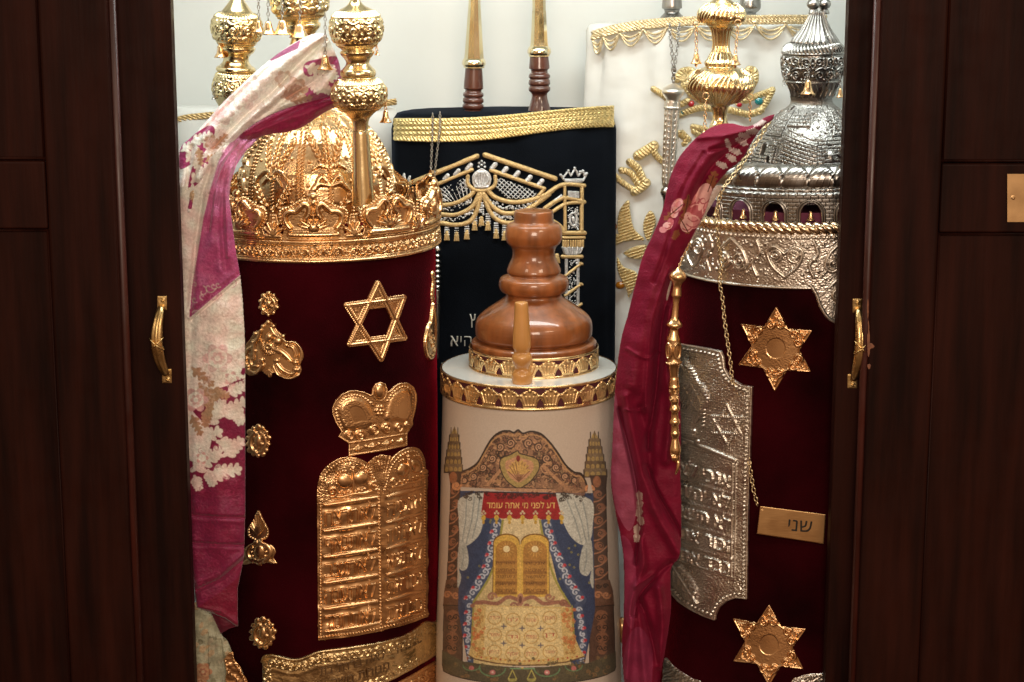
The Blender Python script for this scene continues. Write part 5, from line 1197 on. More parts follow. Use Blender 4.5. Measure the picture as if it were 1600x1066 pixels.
c.stroke(cr([(787, 812), (780, 860), (768, 900), (746, 938)]), 1.6, col=(150, 146, 70)); c.stroke(cr([(843, 812), (852, 860), (866, 905), (886, 942)]), 1.6, col=(150, 146, 70)); c.stroke([(746, 940), (744, 1020)], 1.2, col=(150, 146, 70)); c.stroke([(889, 944), (892, 1020)], 1.2, col=(150, 146, 70))
WL = cr([(722, 778), (762, 770), (760, 800), (754, 830), (742, 846), (730, 852), (724, 845), (721, 810)], 5, True); WR = cr([(868, 770), (920, 780), (922, 820), (918, 842), (906, 850), (890, 838), (878, 815), (870, 790)], 5, True)
for Wp in (WL, WR): c.fill(Wp, col=(186, 190, 184), mask=True)
c.fill(cr([(722, 848), (731, 846), (737, 870), (735, 886), (728, 890), (722, 885), (727, 900), (722, 915)], 4, True), col=(172, 178, 174)); c.fill(cr([(920, 845), (909, 848), (902, 872), (902, 892), (912, 898), (918, 890), (916, 905), (921, 915)], 4, True), col=(172, 178, 174))
for x_, y_, x2, y2 in ((732, 780, 727, 845), (744, 776, 733, 848), (752, 776, 742, 840), (884, 780, 905, 846), (896, 784, 912, 846), (908, 784, 916, 842), (728, 856, 727, 886), (912, 856, 908, 890)): c.stroke([(x_, y_), ((x_ + x2) / 2 + 2, (y_ + y2) / 2), (x2, y2)], 1.0, col=(134, 146, 148), alpha=.8)
# scroll-work under the beam ends
scr(c, 724, 766, 756, 778, 14, 3, 4.5, [OUTL], w=.7); scr(c, 874, 768, 918, 782, 18, 3, 4.5, [OUTL], w=.7)
c.fill(cr([(840, 752), (905, 762), (908, 774), (880, 768), (868, 768)], 4, True), col=BR2, alpha=.6)
# red valance and its line
VAL = [(758, 768), (867, 771), (876, 806)] + [p for k in range(6) for p in arc(867 - k * 19.8, 804 - .4 * k, 9.6, 7, 0, 180, 8)] + [(754, 804)]
c.fill(VAL, col=(150, 24, 32)); scr(c, 760, 770, 868, 777, 40, 2, 4, [(70, 20, 24)]); c.stroke([(758, 768), (867, 771)], .8, col=OUTL)
for k in range(7): x = 758 + k * 19.6; c.disc(x, 798, 1.7, col=(196, 180, 150)); c.disc(x - 2.4, 801, 1.7, col=(196, 180, 150)); c.disc(x + 2.4, 801, 1.7, col=(196, 180, 150)); c.disc(x, 808, 3.4, ry=4.6, col=(196, 164, 62)); c.disc(x, 815, 2.2, ry=2.6, col=(180, 144, 52))
c.text('דע לפני מי אתה עומד', 763, 793, 103, 8.6, col=(222, 186, 110))
# tablets of the picture
def tab(x0, x1, yt, yb):
    P_ = [(x0, yb), (x0, yt + 14)] + arc((x0 + x1) / 2, yt + 14, (x1 - x0) / 2, 14, 180, 360, 12) + [(x1, yb)]
    return P_
for x0, x1 in ((774, 812), (815, 856)):
    c.fill(tab(x0 - 1, x1 + 1, 832, 928), col=(120, 84, 34)); c.fill(tab(x0, x1, 834, 930), col=(206, 168, 72)); c.fill(tab(x0 + 3, x1 - 3, 843, 926), col=(168, 122, 54))
    for q in range(7): c.stroke([(x0 + 5, 876 + q * 8), (x1 - 5, 876 + q * 8)], 2.2, col=(176, 132, 62) if q % 2 else (132, 92, 42), alpha=.7)
    c.disc((x0 + x1) / 2, 856, 5, col=(228, 210, 160))
    for k in range(14): a = k * 2 * PI / 14; c.stroke([((x0 + x1) / 2 + 7 * math.cos(a), 856 + 7 * math.sin(a)), ((x0 + x1) / 2 + 11 * math.cos(a), 856 + 12 * math.sin(a))], .5, col=(196, 156, 80))
for i in range(5):
    c.text(ROWL[i], 778, 880 + i * 10.5, 28, 4.5, col=(96, 62, 30)); c.text(ROWR[i], 822, 880 + i * 10.5, 28, 4.5, col=(96, 62, 30))
c.stroke([(813.5, 850), (813.5, 930)], 1.4, col=(214, 176, 84))
# rail and hanging panel with twelve medallions
for s_ in (-1, 1):
    c.stroke(cr([(814, 936), (814 + s_ * 18, 930), (814 + s_ * 34, 940), (814 + s_ * 56, 938), (814 + s_ * 70, 944)]), 3.0, col=(150, 104, 84)); c.stroke(spiral(814 + s_ * 42, 930, 7, 1.2, s_), 1.8, col=(160, 116, 92)); c.stroke(spiral(814 + s_ * 62, 940, 6, 1.2, -s_), 1.6, col=(140, 96, 78)); c.stroke(spiral(814 + s_ * 10, 944, 6, 1.2, s_), 1.6, col=(150, 104, 88))
c.disc(814, 934, 5, ry=10, col=(168, 122, 100)); c.disc(814, 934, 2.4, ry=6, col=(110, 70, 60))
PAN = [(748, 942), (888, 946), (889, 985), (900, 1012), (906, 1022), (880, 1030), (848, 1034), (815, 1035), (780, 1032), (750, 1026), (740, 1020), (748, 985)]
c.fill(PAN, col=(200, 174, 112)); c.fill([(764, 944), (872, 948), (876, 1022), (815, 1028), (762, 1020)], col=(212, 192, 138))
scr(c, 746, 950, 762, 1020, 40, 2, 4, [(190, 110, 60), (170, 130, 70)]); scr(c, 876, 950, 892, 1020, 40, 2, 4, [(190, 110, 60), (170, 130, 70)])
c.stroke(PAN[4:11], 1.0, col=(110, 80, 50)); 
for k in range(22): c.disc(752 + k * 6.8, 1022 + 6 * math.sin(PI * (k / 21)), 1.4, col=(170, 64, 50) if k % 2 else (190, 140, 60))
NM = ['ראובן', 'שמעון', 'לוי', 'יהודה', 'דן', 'נפתלי', 'גד', 'אשר', 'יששכר', 'זבולן', 'יוסף', 'בנימן']
for r in range(3):
    for q in range(4):
        x, y = 777 + q * 26.5, 962 + r * 26 + (3 if 0 < q < 3 else 0)
        c.stroke(arc(x, y, 10, 10, 0, 360, 24), .7, col=(184, 148, 84)); c.text(NM[r * 4 + 3 - q], x - 7.5, y + 2.5, 15, 5, col=(176, 84, 66))
        if r < 2 and q < 3: c.disc(x + 13.2, y + 13, 4.5, ry=1.1, col=(110, 104, 110)); c.disc(x + 13.2, y + 13, 1.1, ry=4.5, col=(110, 104, 110))
# dark green base with swags, a pair of scales and roses
BS = [(703, 1014), (733, 1030), (780, 1036), (815, 1038), (850, 1037), (912, 1032), (950, 1016), (950, 1040)] + [(x, 1040 + 25 * math.sqrt(max(0, 1 - ((x - 826) / 126) ** 2))) for x in np.linspace(948, 705, 22)] + [(703, 1036)]
c.fill(BS, col=(84, 78, 60), mask=True); scr(c, 706, 1024, 946, 1060, 60, 2, 5, [(104, 96, 66), (66, 64, 50), (128, 100, 66)]); c.stroke(BS[7:] , 1.2, col=OUTL)
for x in (775, 852): c.stroke(arc(x, 1040, 18, 12, 0, 180), 1.0, col=(96, 128, 92)); c.disc(x, 1046, 4, col=(186, 116, 116)); c.disc(x, 1046, 1.6, col=(220, 190, 180))
for x in (745, 890): c.disc(x, 1040, 3.6, col=(180, 104, 104)); c.stroke(arc(x, 1036, 12, 8, 0, 180), .8, col=(96, 128, 92))
for x in (803, 830): c.stroke([(x, 1042), (x - 6, 1056), (x + 6, 1056), (x, 1042)], .7, col=(176, 170, 90)); c.disc(x, 1058, 6, ry=2.5, col=(150, 146, 80))
c.stroke([(800, 1040), (834, 1040)], .8, col=(120, 160, 120)); c.disc(817, 1039, 1.5, col=(200, 170, 80))
c.H[:] = .5
for ch in range(3): c.C[..., ch] = sm(c.C[..., ch])
g_ = c.C.mean(axis=2, keepdims=True); c.C = g_ + (c.C - g_) * .94
sp1 = blur(RNG.standard_normal(c.H.shape), 1); sp2 = blur(RNG.standard_normal(c.H.shape), 5)
c.C = c.C * (1 + .09 * np.clip(sp1 / sp1.std(), -2, 2) + .04 * np.clip(sp2 / sp2.std(), -2, 2))[..., None]
c.C = np.clip(c.C * 1.15 + .012, 0, .9)
ETp = Ell(ET.c[0], ET.c[1], ET.a + .010, ET.b + .010)
def tik_surf(X, Y, H):      # follow the slightly flaring wall
    P = ET.surf(X, Y, H * 0)
    off = np.interp(P[:, 2], [ZS, .2, .35, .5, zr0 - .01, ztk], [.016, .015, .012, .006, -.0005, -.0012])
    n = P[:, :2] - ET.c; n /= np.linalg.norm(n, axis=1)[:, None]; P[:, :2] += n * (off + .0006 + H * .0001)[:, None]; return P
c.build('printed_picture', tik_surf, PRINT, TK, sink=-3)
# small clasps on the right side
tube('hinge', [at(972, 966, -0.06), at(973, 1003, -0.06)], 0.004, GOLD, TK, n=14)
# ---- big turned wooden knob
fb = 0.012      # a little behind the centre
YK = YT + .012
yk = lambda yf, rpx: front_V(834, YK, rpx * mmpx(YK, 500), yf)
zk = ztk + .0018
TKN = thing('turned_finial', 'large varnished turned wood knob on top of the cream case', 'knob', (float(at(834, 560, YK)[0]), YK, zk))
ybase = float(proj((float(at(834, 560, YK)[0]), YK, zk))[1])
PR = [(328, 2), (329, 26), (331, 30), (344, 31), (347, 33), (350, 40), (358, 43.5), (368, 44.5), (378, 42), (384, 36), (390, 33.5), (396, 33), (404, 35), (412, 39), (420, 42), (424, 42), (426, 40), (429, 44), (433, 52), (440, 54.5), (448, 54), (454, 50), (457, 44), (462, 45), (468, 52), (476, 64), (485, 77), (494, 87), (504, 91.5), (520, 91.5), (526, 88), (528, 84), (530, 95), (533, 98.5)]
# heights above were read off the silhouette, i.e. on the axis
kn = Rev(834, ybase, 834, 328, YK, [(y, r) for y, r in PR] + [(ybase, 98.5)])
PRs = []
lathe('turned_body', Rev(834, ybase, 834, 328, YK, sp(PR[:-1], 3) + [PR[-1], (ybase - 24, 98.5)]), WOODT, TKN, n=96, ds=1)
y1 = ybase; y0 = ybase - 30
bd = Rev(834, ybase, 834, y0, YK, [(y0, 98.6), (ybase, 99.2)]); lathe('ribbon_ground', bd, RIBBON, TKN, n=96)
crown_ribbon(Rev(834, ybase, 834, y0, YK, [(y0, 99.4), (ybase, 100)]), y0 + 1, ybase - 1, 99, 20, TKN, .2)
# small turned peg standing in front of the knob
YG = YT - ET.a + .024
pgx, pgb = 815.5, float(proj((float(at(816, 600, YG)[0]), YG, ztk + .0018))[1])
PG = thing('wooden_peg', 'small honey coloured turned wood peg standing on the white top of the case', 'peg', (float(at(816, 600, YG)[0]), YG, ztk + .0018))
d_ = pgb - 598
lathe('peg_body', Rev(816, pgb, 814.5, 471, YG, sp([(471, .5), (472, 8.5), (475, 10.5), (490, 11.5), (510, 13), (530, 14.2), (542, 14), (549, 11.5), (551, 12.5), (556, 15.5), (562, 16), (568, 14), (574, 11), (578, 11.5), (582, 15), (586, 16.3), (594, 16.3), (pgb - .5, 15.8), (pgb, 15)], 3)), WOODL, PG, n=40, ds=1)
# ================================================================== BLACK VELVET SCROLL (behind)
YB = 0.33
EB_ = fit_ell(619, 956, 420, YB, 0.48, 3)
zbt = float(at(788, 181, YB - EB_.b)[2])
BS_ = thing('torah_scroll', 'black velvet torah scroll with gold embroidery, standing behind the wooden knob', 'torah scroll', (EB_.c[0], EB_.c[1], ZS))
fold = lambda t, z: 0.0020 * math.sin(7 * t + 3 * z) + 0.0012 * math.sin(17 * t + 5 * z)
ell_body('mantle', EB_, [(ZS, .01)] + [(z, 0.004) for z in np.linspace(.2, zbt - .03, 20)] + [(zbt - .012, 0.0), (zbt - .003, -.006), (zbt, -.016)], BLACKV, BS_, n=160, fold=fold)
EBs = Ell(EB_.c[0], EB_.c[1], EB_.a + .006, EB_.b + .006, 3)
# woven gold trim
c = Cv(612, 162, 966, 228, res=1.8); 
xs = np.linspace(610, 966, 40)
topc = lambda x: 187 - 17.5 * ((x - 620) / 335) - 5.0 * np.sin(PI * (x - 620) / 335 * .9) * 0 + 3.5 * np.sin((x - 640) / 335 * 5.2)
botc = lambda x: topc(x) + 33 + 2.5 * np.sin((x - 620) / 60)
c.fill([(x, topc(x)) for x in xs] + [(x, botc(x)) for x in xs[::-1]], h=1.5, mask=True)
T = topc(c.X); v = (c.Y - T)
inside = c.M
pat = np.abs(np.sin(PI * (c.X + np.abs((v - 4) % 7.7 - 3.8) * 1.2) / 6.4)) ** .8 * np.abs(np.sin(PI * (v - 4) / 7.7)) ** .5
c.H = np.where(inside & (v > 4) & (v < 27), 0.8 + 2.2 * pat, c.H)
c.stroke([(x, topc(x) + 2) for x in xs], 2.8, 2.4, base=1.2, mask=True, twist=.2, th=.6); c.stroke([(x, botc(x) - 6) for x in xs], 2.2, 1.8, base=1.2, twist=.25, th=.6); c.stroke([(x, botc(x) - 2) for x in xs], 3.2, 2.8, base=1.2, mask=True, twist=.18, th=.6)
c.H = sm(c.H)
TRIM = mat('woven_gilt_trim', raw=(0.80, 0.63, 0.28), metal=0.75, rough=0.34, bump=0.001, bscale=500, cvar=.25, cscale=160)
c.M &= EB_.valid(c.X, c.Y); c.build('woven_trim', EBs.surf, TRIM, BS_)
# embroidery: gold satin-stitch
c = Cv(615, 230, 950, 560, res=2.0)
Z6 = lambda x, y: (600 + x / 3.134, 220 + y / 3.134)
ST = lambda pts, w, h=2.8, m=True: c.stroke(pts, w * .80, h, base=.3, mask=True, twist=.42, th=.16)
for p, w_ in (([(130, 208), (455, 76)], 4.6), ([(495, 70), (838, 186)], 4.8), ([(240, 222), (430, 142)], 3.6), ([(525, 145), (785, 235)], 3.8), ([(785, 235), (758, 270)], 3.4),
              ([(150, 300), (250, 315), (340, 308), (420, 270), (445, 240)], 4.2), ([(150, 345), (260, 358), (350, 362), (430, 325), (465, 262)], 4.2), ([(160, 395), (270, 402), (350, 412), (420, 395), (455, 340), (475, 262)], 4.4),
              ([(505, 240), (545, 278), (620, 300), (700, 295), (780, 270), (825, 245)], 4.2), ([(490, 262), (530, 320), (590, 355), (680, 345), (760, 300), (810, 262)], 4.2), ([(485, 262), (520, 350), (570, 395), (640, 400), (720, 350)], 4.2),
              ([(410, 175), (412, 212), (440, 238), (480, 245), (520, 236), (545, 212), (545, 175)], 3.6), ([(790, 330), (880, 280), (980, 300)], 4.0), ([(810, 360), (890, 310), (980, 302)], 3.4), ([(735, 320), (800, 260), (880, 215), (980, 220)], 4.0),
              ([(885, 225), (888, 440)], 3.0), ([(970, 225), (968, 440)], 3.4), ([(880, 452), (982, 452)], 4.2), ([(878, 475), (980, 475)], 3.0), ([(876, 568), (968, 568)], 3.8), ([(890, 660), (965, 602)], 2.8), ([(888, 758), (965, 702)], 2.8), ([(890, 850), (966, 800)], 2.8), ([(958, 600), (970, 604)], 2.6), ([(958, 700), (970, 704)], 2.6),
              ([(830, 395), (865, 420), (876, 445)], 3.6)):
    q = cr([Z6(*a) for a in p], 6) if len(p) > 2 else [Z6(*a) for a in p]; ST(q, w_)
for k in range(9): x = 878 + k * 12; ST([Z6(x, 490), Z6(x, 520)], 2.0, 2.4)
for (x, y) in [(308, 470), (356, 472), (405, 465), (444, 420), (477, 398), (509, 420), (549, 460), (590, 470), (848, 580), (266, 455)]:
    X_, Y_ = Z6(x, y); c.fill([(X_ - 3, Y_ - 5), (X_ + 3, Y_ - 5), (X_ + 4.5, Y_ + 6), (X_ - 4.5, Y_ + 6)], h=2.2, mask=True)
    for k in (-2.4, 0, 2.4): c.stroke([(X_ + k, Y_ - 3), (X_ + k * 1.4, Y_ + 6)], 1.2, 1.0, base=2.0)
    c.disc(X_, Y_ - 6, 3, 2.6, mask=True)
c.H = sm(c.H)
c.build('gold_embroidery', EBs.surf, THREAD, BS_)
c = Cv(615, 225, 950, 560, res=2.0)
def sil(pts, w, h=2.0, tw=.5): c.stroke(pts, w, h, base=.2, mask=True, twist=tw, th=.5)
for (x, y, x2, y2) in ((303, 180, 303, 176), (355, 156, 357, 150), (414, 130, 418, 124), (535, 126, 540, 122), (590, 146, 594, 140), (648, 166, 652, 160), (707, 188, 711, 182), (765, 206, 769, 200)):
    X_, Y_ = Z6(x, y); c.stroke([(X_ - 2, Y_ + 3), (X_ + 3, Y_ - 3)], 3.6, 2.2, mask=True)
lat = []
for k in range(9):
    sil([Z6(255 + k * 20, 292 - k * 14 + 0), Z6(300 + k * 16, 296)], .7, 1.2, 0); 
for (xa, xb, s_) in ((255, 415, 1), (550, 745, -1)):
    W, m = c.pmask([Z6(*p) for p in ([(255, 245), (400, 180), (410, 240), (330, 290), (255, 300)] if s_ > 0 else [(560, 180), (745, 250), (745, 275), (680, 285), (600, 282), (545, 225)])])
    X = c.X[W]; Y = c.Y[W]; g = (np.abs(((X + Y * .9) / 7.6) % 1 - .5) > .42) | (np.abs(((X - Y * 1.2) / 7.6) % 1 - .5) > .42)
    c.M[W] |= (m & g); c.H[W] = np.where(m & g, 1.0, c.H[W])
# crown badge
cx_, cy_ = Z6(478, 185)
c.fill(cr([(cx_ - 9, cy_ + 15), (cx_ - 15, cy_ + 2), (cx_ - 12, cy_ - 8), (cx_ - 4, cy_ - 14), (cx_, cy_ - 16), (cx_ + 4, cy_ - 14), (cx_ + 12, cy_ - 8), (cx_ + 15, cy_ + 2), (cx_ + 9, cy_ + 15)], 4, True), h=.8, mask=True)
for a in (-10, -5, 0, 5, 10): c.stroke(cr([(cx_ + a * .6, cy_ + 11), (cx_ + a * 1.1, cy_), (cx_ + a * .5, cy_ - 10)]), 1.6, 2.4, base=.8)
c.stroke([(cx_ - 9, cy_ + 13), (cx_ + 9, cy_ + 13)], 2.4, 2.4, base=.8, mask=True)
for a, b in ((0, -21), (-5, -18), (5, -18), (0, -27), (-4, -24), (4, -24)): c.disc(cx_ + a, cy_ + b, 1.8, 2, mask=True)
# sprinkled sequins following the swags
rg = random.Random(4)
for base in ([(255, 330), (340, 328), (420, 290)], [(260, 378), (350, 380), (430, 345)], [(520, 300), (600, 325), (700, 318), (770, 290)], [(540, 355), (600, 375), (670, 370)]):
    q = cr([Z6(*a) for a in base], 14)
    for (x, y) in q:
        for _ in range(2): c.disc(x + rg.uniform(-2, 2), y + rg.uniform(-3, 4), rg.uniform(.8, 1.6), 1.6, mask=True)
for (x, y) in [(308, 440), (356, 442), (405, 435), (444, 385), (477, 330), (509, 385), (549, 430), (590, 440)]:
    X_, Y_ = Z6(x, y)
    for k in range(5):
        for s_ in (-1, 0, 1): c.disc(X_ + s_ * (2.2 + k * .2), Y_ - 8 + k * 3.6, 1.3, 1.6, mask=True)
for k in range(8): c.disc(cx_ + (-1) ** k * 2.5, cy_ + 32 + k * 6, 1.8, 2, mask=True)
# column: capital crown, window, fluting, shaft
q = [Z6(*a) for a in ((865, 168), (880, 178), (892, 162), (903, 150), (915, 172), (928, 150), (934, 138), (944, 150), (952, 172), (965, 158), (975, 146), (982, 168), (995, 160), (975, 196), (888, 196))]
c.fill([Z6(*a) for a in ((872, 186), (985, 186), (970, 206), (890, 206))], h=1.4, mask=True); sil(q + [q[0]], 1.4, 2.2)
for a in ((865, 168), (903, 146), (934, 134), (962, 152), (992, 160)): c.disc(*Z6(*a), 2.0, 2.6, mask=True)
c.fill([Z6(*a) for a in ((900, 245), (955, 248), (955, 282), (900, 280))], h=2.2, mask=True)
c.fill([Z6(*a) for a in ((765, 340), (870, 262), (878, 282), (790, 345))], h=1.6, mask=True)
oc = arc(*Z6(927, 385), 5.5, 10, 0, 360, 24); sil(oc, 1.8, 2.4); c.disc(*Z6(927, 385), 2.6, 2.6, ry=5, mask=True)
for k in range(70): c.disc(*Z6(rg.uniform(902, 958), rg.uniform(320, 436)), 1.0, 1.4, mask=True)
c.fill([Z6(*a) for a in ((870, 520), (975, 520), (960, 552), (940, 562), (895, 562), (880, 550))], h=1.8, mask=True)
for k in range(5): c.stroke([Z6(876 + k * 24, 520), Z6(888 + k * 18, 556)], .8, 1.4, base=1.6)
for xx in (893, 950): c.fill([Z6(*a) for a in ((xx - 7, 578), (xx + 7, 578), (xx + 7, 815), (xx - 7, 815))], h=1.4, mask=True)
for k in range(90): c.disc(*Z6(rg.uniform(905, 942), rg.uniform(580, 812)), 1.1, 1.2, mask=True)
# left column crown peeping over the gilt crown
q = [(620, 292), (623, 276), (627, 288), (631, 272), (634, 288), (640, 276), (638, 294)]; sil(q, 1.3, 2)
c.H = sm(c.H); MK = c.M.copy()
for xa, xb in ((0, 648), (648, 862), (862, 1200)): c.M = MK & (c.X >= xa) & (c.X < xb); c.build('silver_embroidery', EBs.surf, THREADS, BS_)
# words
c = Cv(660, 480, 800, 640, res=2.4)
c.text('היא', 704, 541, 33, 16, h=1.6, mask=True); c.text('עץ חיים', 736, 506, 52, 15, h=1.6, mask=True) if False else None
c.H = sm(c.H); PTH = mat('pale_thread', raw=(0.62, 0.60, 0.54), metal=.3, rough=.5, bump=.001, bscale=700); c.build('embroidered_words', EBs.surf, PTH, BS_)
c = Cv(684, 560, 740, 592, res=2.4); c.text('תמכיה', 690, 582, 44, 15, h=1.6, mask=True); c.build('embroidered_words', EBs.surf, PTH, BS_)
c = Cv(725, 480, 760, 520, res=2.4); c.text('ץ', 734, 506, 9, 15, h=1.6, mask=True); c.build('embroidered_letter', EBs.surf, PTH, BS_)
# rollers with their brass sleeves
def roller(x, ybot, lean, yw, prof_w, prof_b, lab1, Y):
    t = BS_
    lathe('roller_handle', Rev(x, ybot, x + lean, yw, Y, sp(prof_w, 3)), WOODD, t, n=16 * 3, ds=1)
    rv = Rev(x + lean * 1.0, yw + 6, x + lean * 2.2, -90, Y, sp(prof_b, 3))
    f = thing('torah_finial', lab1, 'finial', rv.b, 'pale brass sleeves on the black scroll'); lathe('finial_sleeve', rv, PALEGOLD, f, n=8 if False else 10, ds=2); 
    for p in f.children:
        p.data.polygons.foreach_set('use_smooth', [False] * len(p.data.polygons))
    lathe('collar', Rev(x + lean, yw + 4, x + lean, yw - 10, Y, sp([(yw - 10, 14), (yw - 7, 17), (yw - 3, 18.5), (yw + 1, 18.5), (yw + 4, 16)], 3)), PALEGOLD, f, n=40, ds=1)
    return f
roller(739, 178, 1.5, 100, [(100, 13), (103, 13), (137, 15.5), (139, 13.5), (143, 13), (146, 16), (150, 16), (152, 14), (154, 16), (159, 16.5), (161, 14.5), (164, 16.5), (169, 16), (171, 13), (178, 14)], [(-90, 8), (-40, 8.5), (0, 9.5), (30, 11.5), (60, 13.5), (92, 16), (106, 17)], 'pale brass faceted finial on the left roller of the black scroll', YB + .0)
roller(843, 174, -.5, 82, [(82, 14), (104, 16), (107, 16), (109, 13.5), (113, 13), (116, 16), (120, 17), (123, 15), (126, 16.5), (131, 17), (134, 15), (137, 17), (142, 16.5), (145, 13), (150, 12), (158, 13.5), (166, 16), (174, 18)], [(-90, 8), (-20, 10.5), (16, 11), (20, 11.5), (60, 13.5), (74, 15), (88, 17)], 'pale brass finial on the right roller of the black scroll', YB + .0)
# silver pointer chain hanging over the black mantle
t = thing('torah_pointer', 'silver pointer hung by a doubled chain over the black mantle beside the gold crown', 'pointer', at(682, 250, YB - .17))
kc = mmpx(.16)
def onB(px, py, off=7): return EB_.surf(np.array([px], float), np.array([py], float), np.array([off], float))[0]
for xa, xb, y0_, y1_ in ((679, 676, 176, 262), (690, 681, 174, 262)):
    chain('pointer_chain', [onB(xa, y0_, 9)] + [onB(xa + (xb - xa) * k / 5, 200 + k * 16, 9) for k in range(6)] + [onB(xb + 1, 330, 9), onB(682, 385, 9)], 6.5 * kc, 0.85 * kc, SILVER, t)
P0, P1 = onB(683, 384, 16), onB(682, 560, 16)
rv = Rev(683, 560, 683, 384, float(P0[1]), sp([(384, 3), (388, 6)] + [(388 + 4 * k, 6.5 if k % 2 else 4) for k in range(1, 16)] + [(452, 4), (460, 5), (530, 3.5), (560, 2)], 3))
lathe('beaded_shaft', rv, SILVER, t, n=20, ds=1)
# ================================================================== WHITE SCROLLS (behind)
YW = 0.385
EW = fit_ell(922, 1296, 300, YW, 0.34, 0)
WS = thing('torah_scroll', 'white velvet torah scroll with scalloped gold trim and gold embroidery, behind the burgundy scarf', 'torah scroll', (EW.c[0], EW.c[1], ZS))
zwt = float(at(1100, 40, YW - EW.b)[2])
fold = lambda t, z: 0.006 * math.sin(5 * t + 4 * z) + 0.004 * math.sin(11 * t + 9 * z) + .002 * math.sin(19 * t - 14 * z)
ell_body('mantle', EW, [(z, .004 + .003 * math.sin(z * 9)) for z in np.linspace(ZS, zwt - .03, 26)] + [(zwt - .012, 0.0), (zwt - .003, -.006), (zwt, -.02)], WHITEV, WS, n=160, fold=fold)
EWs = Ell(EW.c[0], EW.c[1], EW.a + .012, EW.b + .012, 0)
c = Cv(920, 20, 1296, 92, res=2.0)
tw = lambda x: 26 + 26 * np.exp(-(x - 925) / 70.0) + 0
xs = np.linspace(926, 1290, 70)
for dy, w_ in ((0, 3.0), (5, 2.2), (9, 2.6)): c.stroke([(x, tw(x) + dy) for x in xs], w_, 2.6, mask=True, twist=.17, th=.6)
edges = [926, 942, 968, 1005, 1043, 1087, 1133, 1180, 1228, 1275]
for a, b in zip(edges[:-1], edges[1:]):
    for i, d in enumerate((0, 7, 14)):
        dep = 25 - d * 1.0
        q = [(a + (b - a) * t * 1.0 * (1 - 0) + (0), tw(a + (b - a) * t) + 8 + (dep + 2) * math.sin(PI * t) ** .75) for t in np.linspace(.03 + d * .01, .97 - d * .01, 16)]
        c.stroke(q, 1.25, 2.0, mask=True)
    c.disc(a, tw(a) + 8, 3.6, 3, mask=True)
c.M &= EW.valid(c.X, c.Y); c.H = sm(c.H); c.build('scalloped_trim', EWs.surf, mat('antique_gold_braid', raw=(0.80, 0.66, 0.42), metal=.8, rough=.42, bump=.001, bscale=400, cvar=.2, cscale=150), WS)
# embroidery on the white mantle
c = Cv(945, 95, 1230, 500, res=2.0)
Z5 = lambda x, y: (940 + x / 3.55, 200 + y / 3.55)
B_ = lambda pts, w, h=5, tw=.2: c.stroke(cr(pts, 5) if len(pts) > 2 else pts, w * 1.2, h, base=.3, mask=True, twist=tw, th=.28)
B_([Z5(75, 268), Z5(130, 315), Z5(185, 345)], 3.8); B_([Z5(110, 235), Z5(160, 250), Z5(200, 310)], 4.2); B_([Z5(155, 190), Z5(200, 225), Z5(235, 300)], 4.8); B_([Z5(180, 355), Z5(215, 335), Z5(250, 305)], 5.4)
B_([Z5(200, 155), Z5(290, 100)], 6.4); B_([Z5(285, 110), Z5(300, 150), Z5(330, 180)], 4.2)
B_([(1066, 208), (1076, 218)], 4); B_([(1084, 205), (1092, 210)], 3.6)
# leaves in satin stitch
def satin(pts, h=4.5):
    q = cr(pts, 5, True); W, m = c.pmask(q); c.M[W] |= m; kk = np.zeros(c.H.shape); kk[W] = m; kk = blur(kk, 3)
    st = .62 + .38 * np.sin(2 * PI * (c.Y * .21 + c.X * .07)); c.H = np.maximum(c.H, np.clip(kk * 1.6, 0, 1) ** .6 * h * st * kk.clip(0, 1) ** .3 * c.M)
satin([Z5(150, 402), Z5(158, 470), Z5(180, 560), Z5(238, 620), Z5(180, 622), Z5(110, 628), Z5(92, 580), Z5(90, 500), Z5(110, 440)])
satin([Z5(92, 590), Z5(118, 628), Z5(80, 650), Z5(35, 685), Z5(32, 650), Z5(60, 600)])
satin([Z5(272, 460), Z5(300, 500), Z5(290, 560), Z5(262, 625), Z5(240, 600), Z5(230, 540), Z5(245, 490)])
satin([Z5(125, 690), Z5(180, 660), Z5(245, 650), Z5(240, 690), Z5(225, 725), Z5(165, 722), Z5(130, 705)])
satin([Z5(88, 718), Z5(120, 770), Z5(190, 800), Z5(195, 850), Z5(150, 940), Z5(140, 900), Z5(110, 840), Z5(88, 780)])
# crown at the top
Z4 = lambda x, y: (900 + x / 3.552, y / 3.552)
for p, w_ in (([(430, 495), (470, 520), (560, 580), (620, 560)], 4), ([(580, 635), (680, 600), (760, 605), (860, 612), (960, 635), (1030, 610)], 4.4), ([(1090, 500), (1060, 560), (1020, 620)], 4.2), ([(940, 560), (1000, 535), (1088, 503)], 4), ([(560, 440), (590, 400), (640, 395), (650, 440)], 5), ([(930, 440), (960, 390), (990, 400), (990, 450), (950, 500)], 5), ([(600, 470), (640, 520), (700, 560)], 4.6), ([(650, 705), (720, 720)], 4), ([(990, 430), (960, 520), (900, 570)], 4.4), ([(570, 740), (610, 775), (600, 800)], 4)):
    B_([Z4(*a) for a in p], w_)
for k in range(6): a = math.radians(200 + k * 22); c.stroke([Z4(600, 450), (Z4(600, 450)[0] + 15 * math.cos(a), Z4(600, 450)[1] + 15 * math.sin(a))], 2.4, 4, mask=True); c.stroke([Z4(965, 450), (Z4(965, 450)[0] + 14 * math.cos(a), Z4(965, 450)[1] + 16 * math.sin(a))], 2.4, 4, mask=True)
c.H = sm(c.H)
c.build('gold_embroidery', EWs.surf, mat('bullion_thread', raw=(0.74, 0.58, 0.30), metal=.75, rough=.33, bump=.0015, bscale=500, cvar=.2, cscale=200), WS)
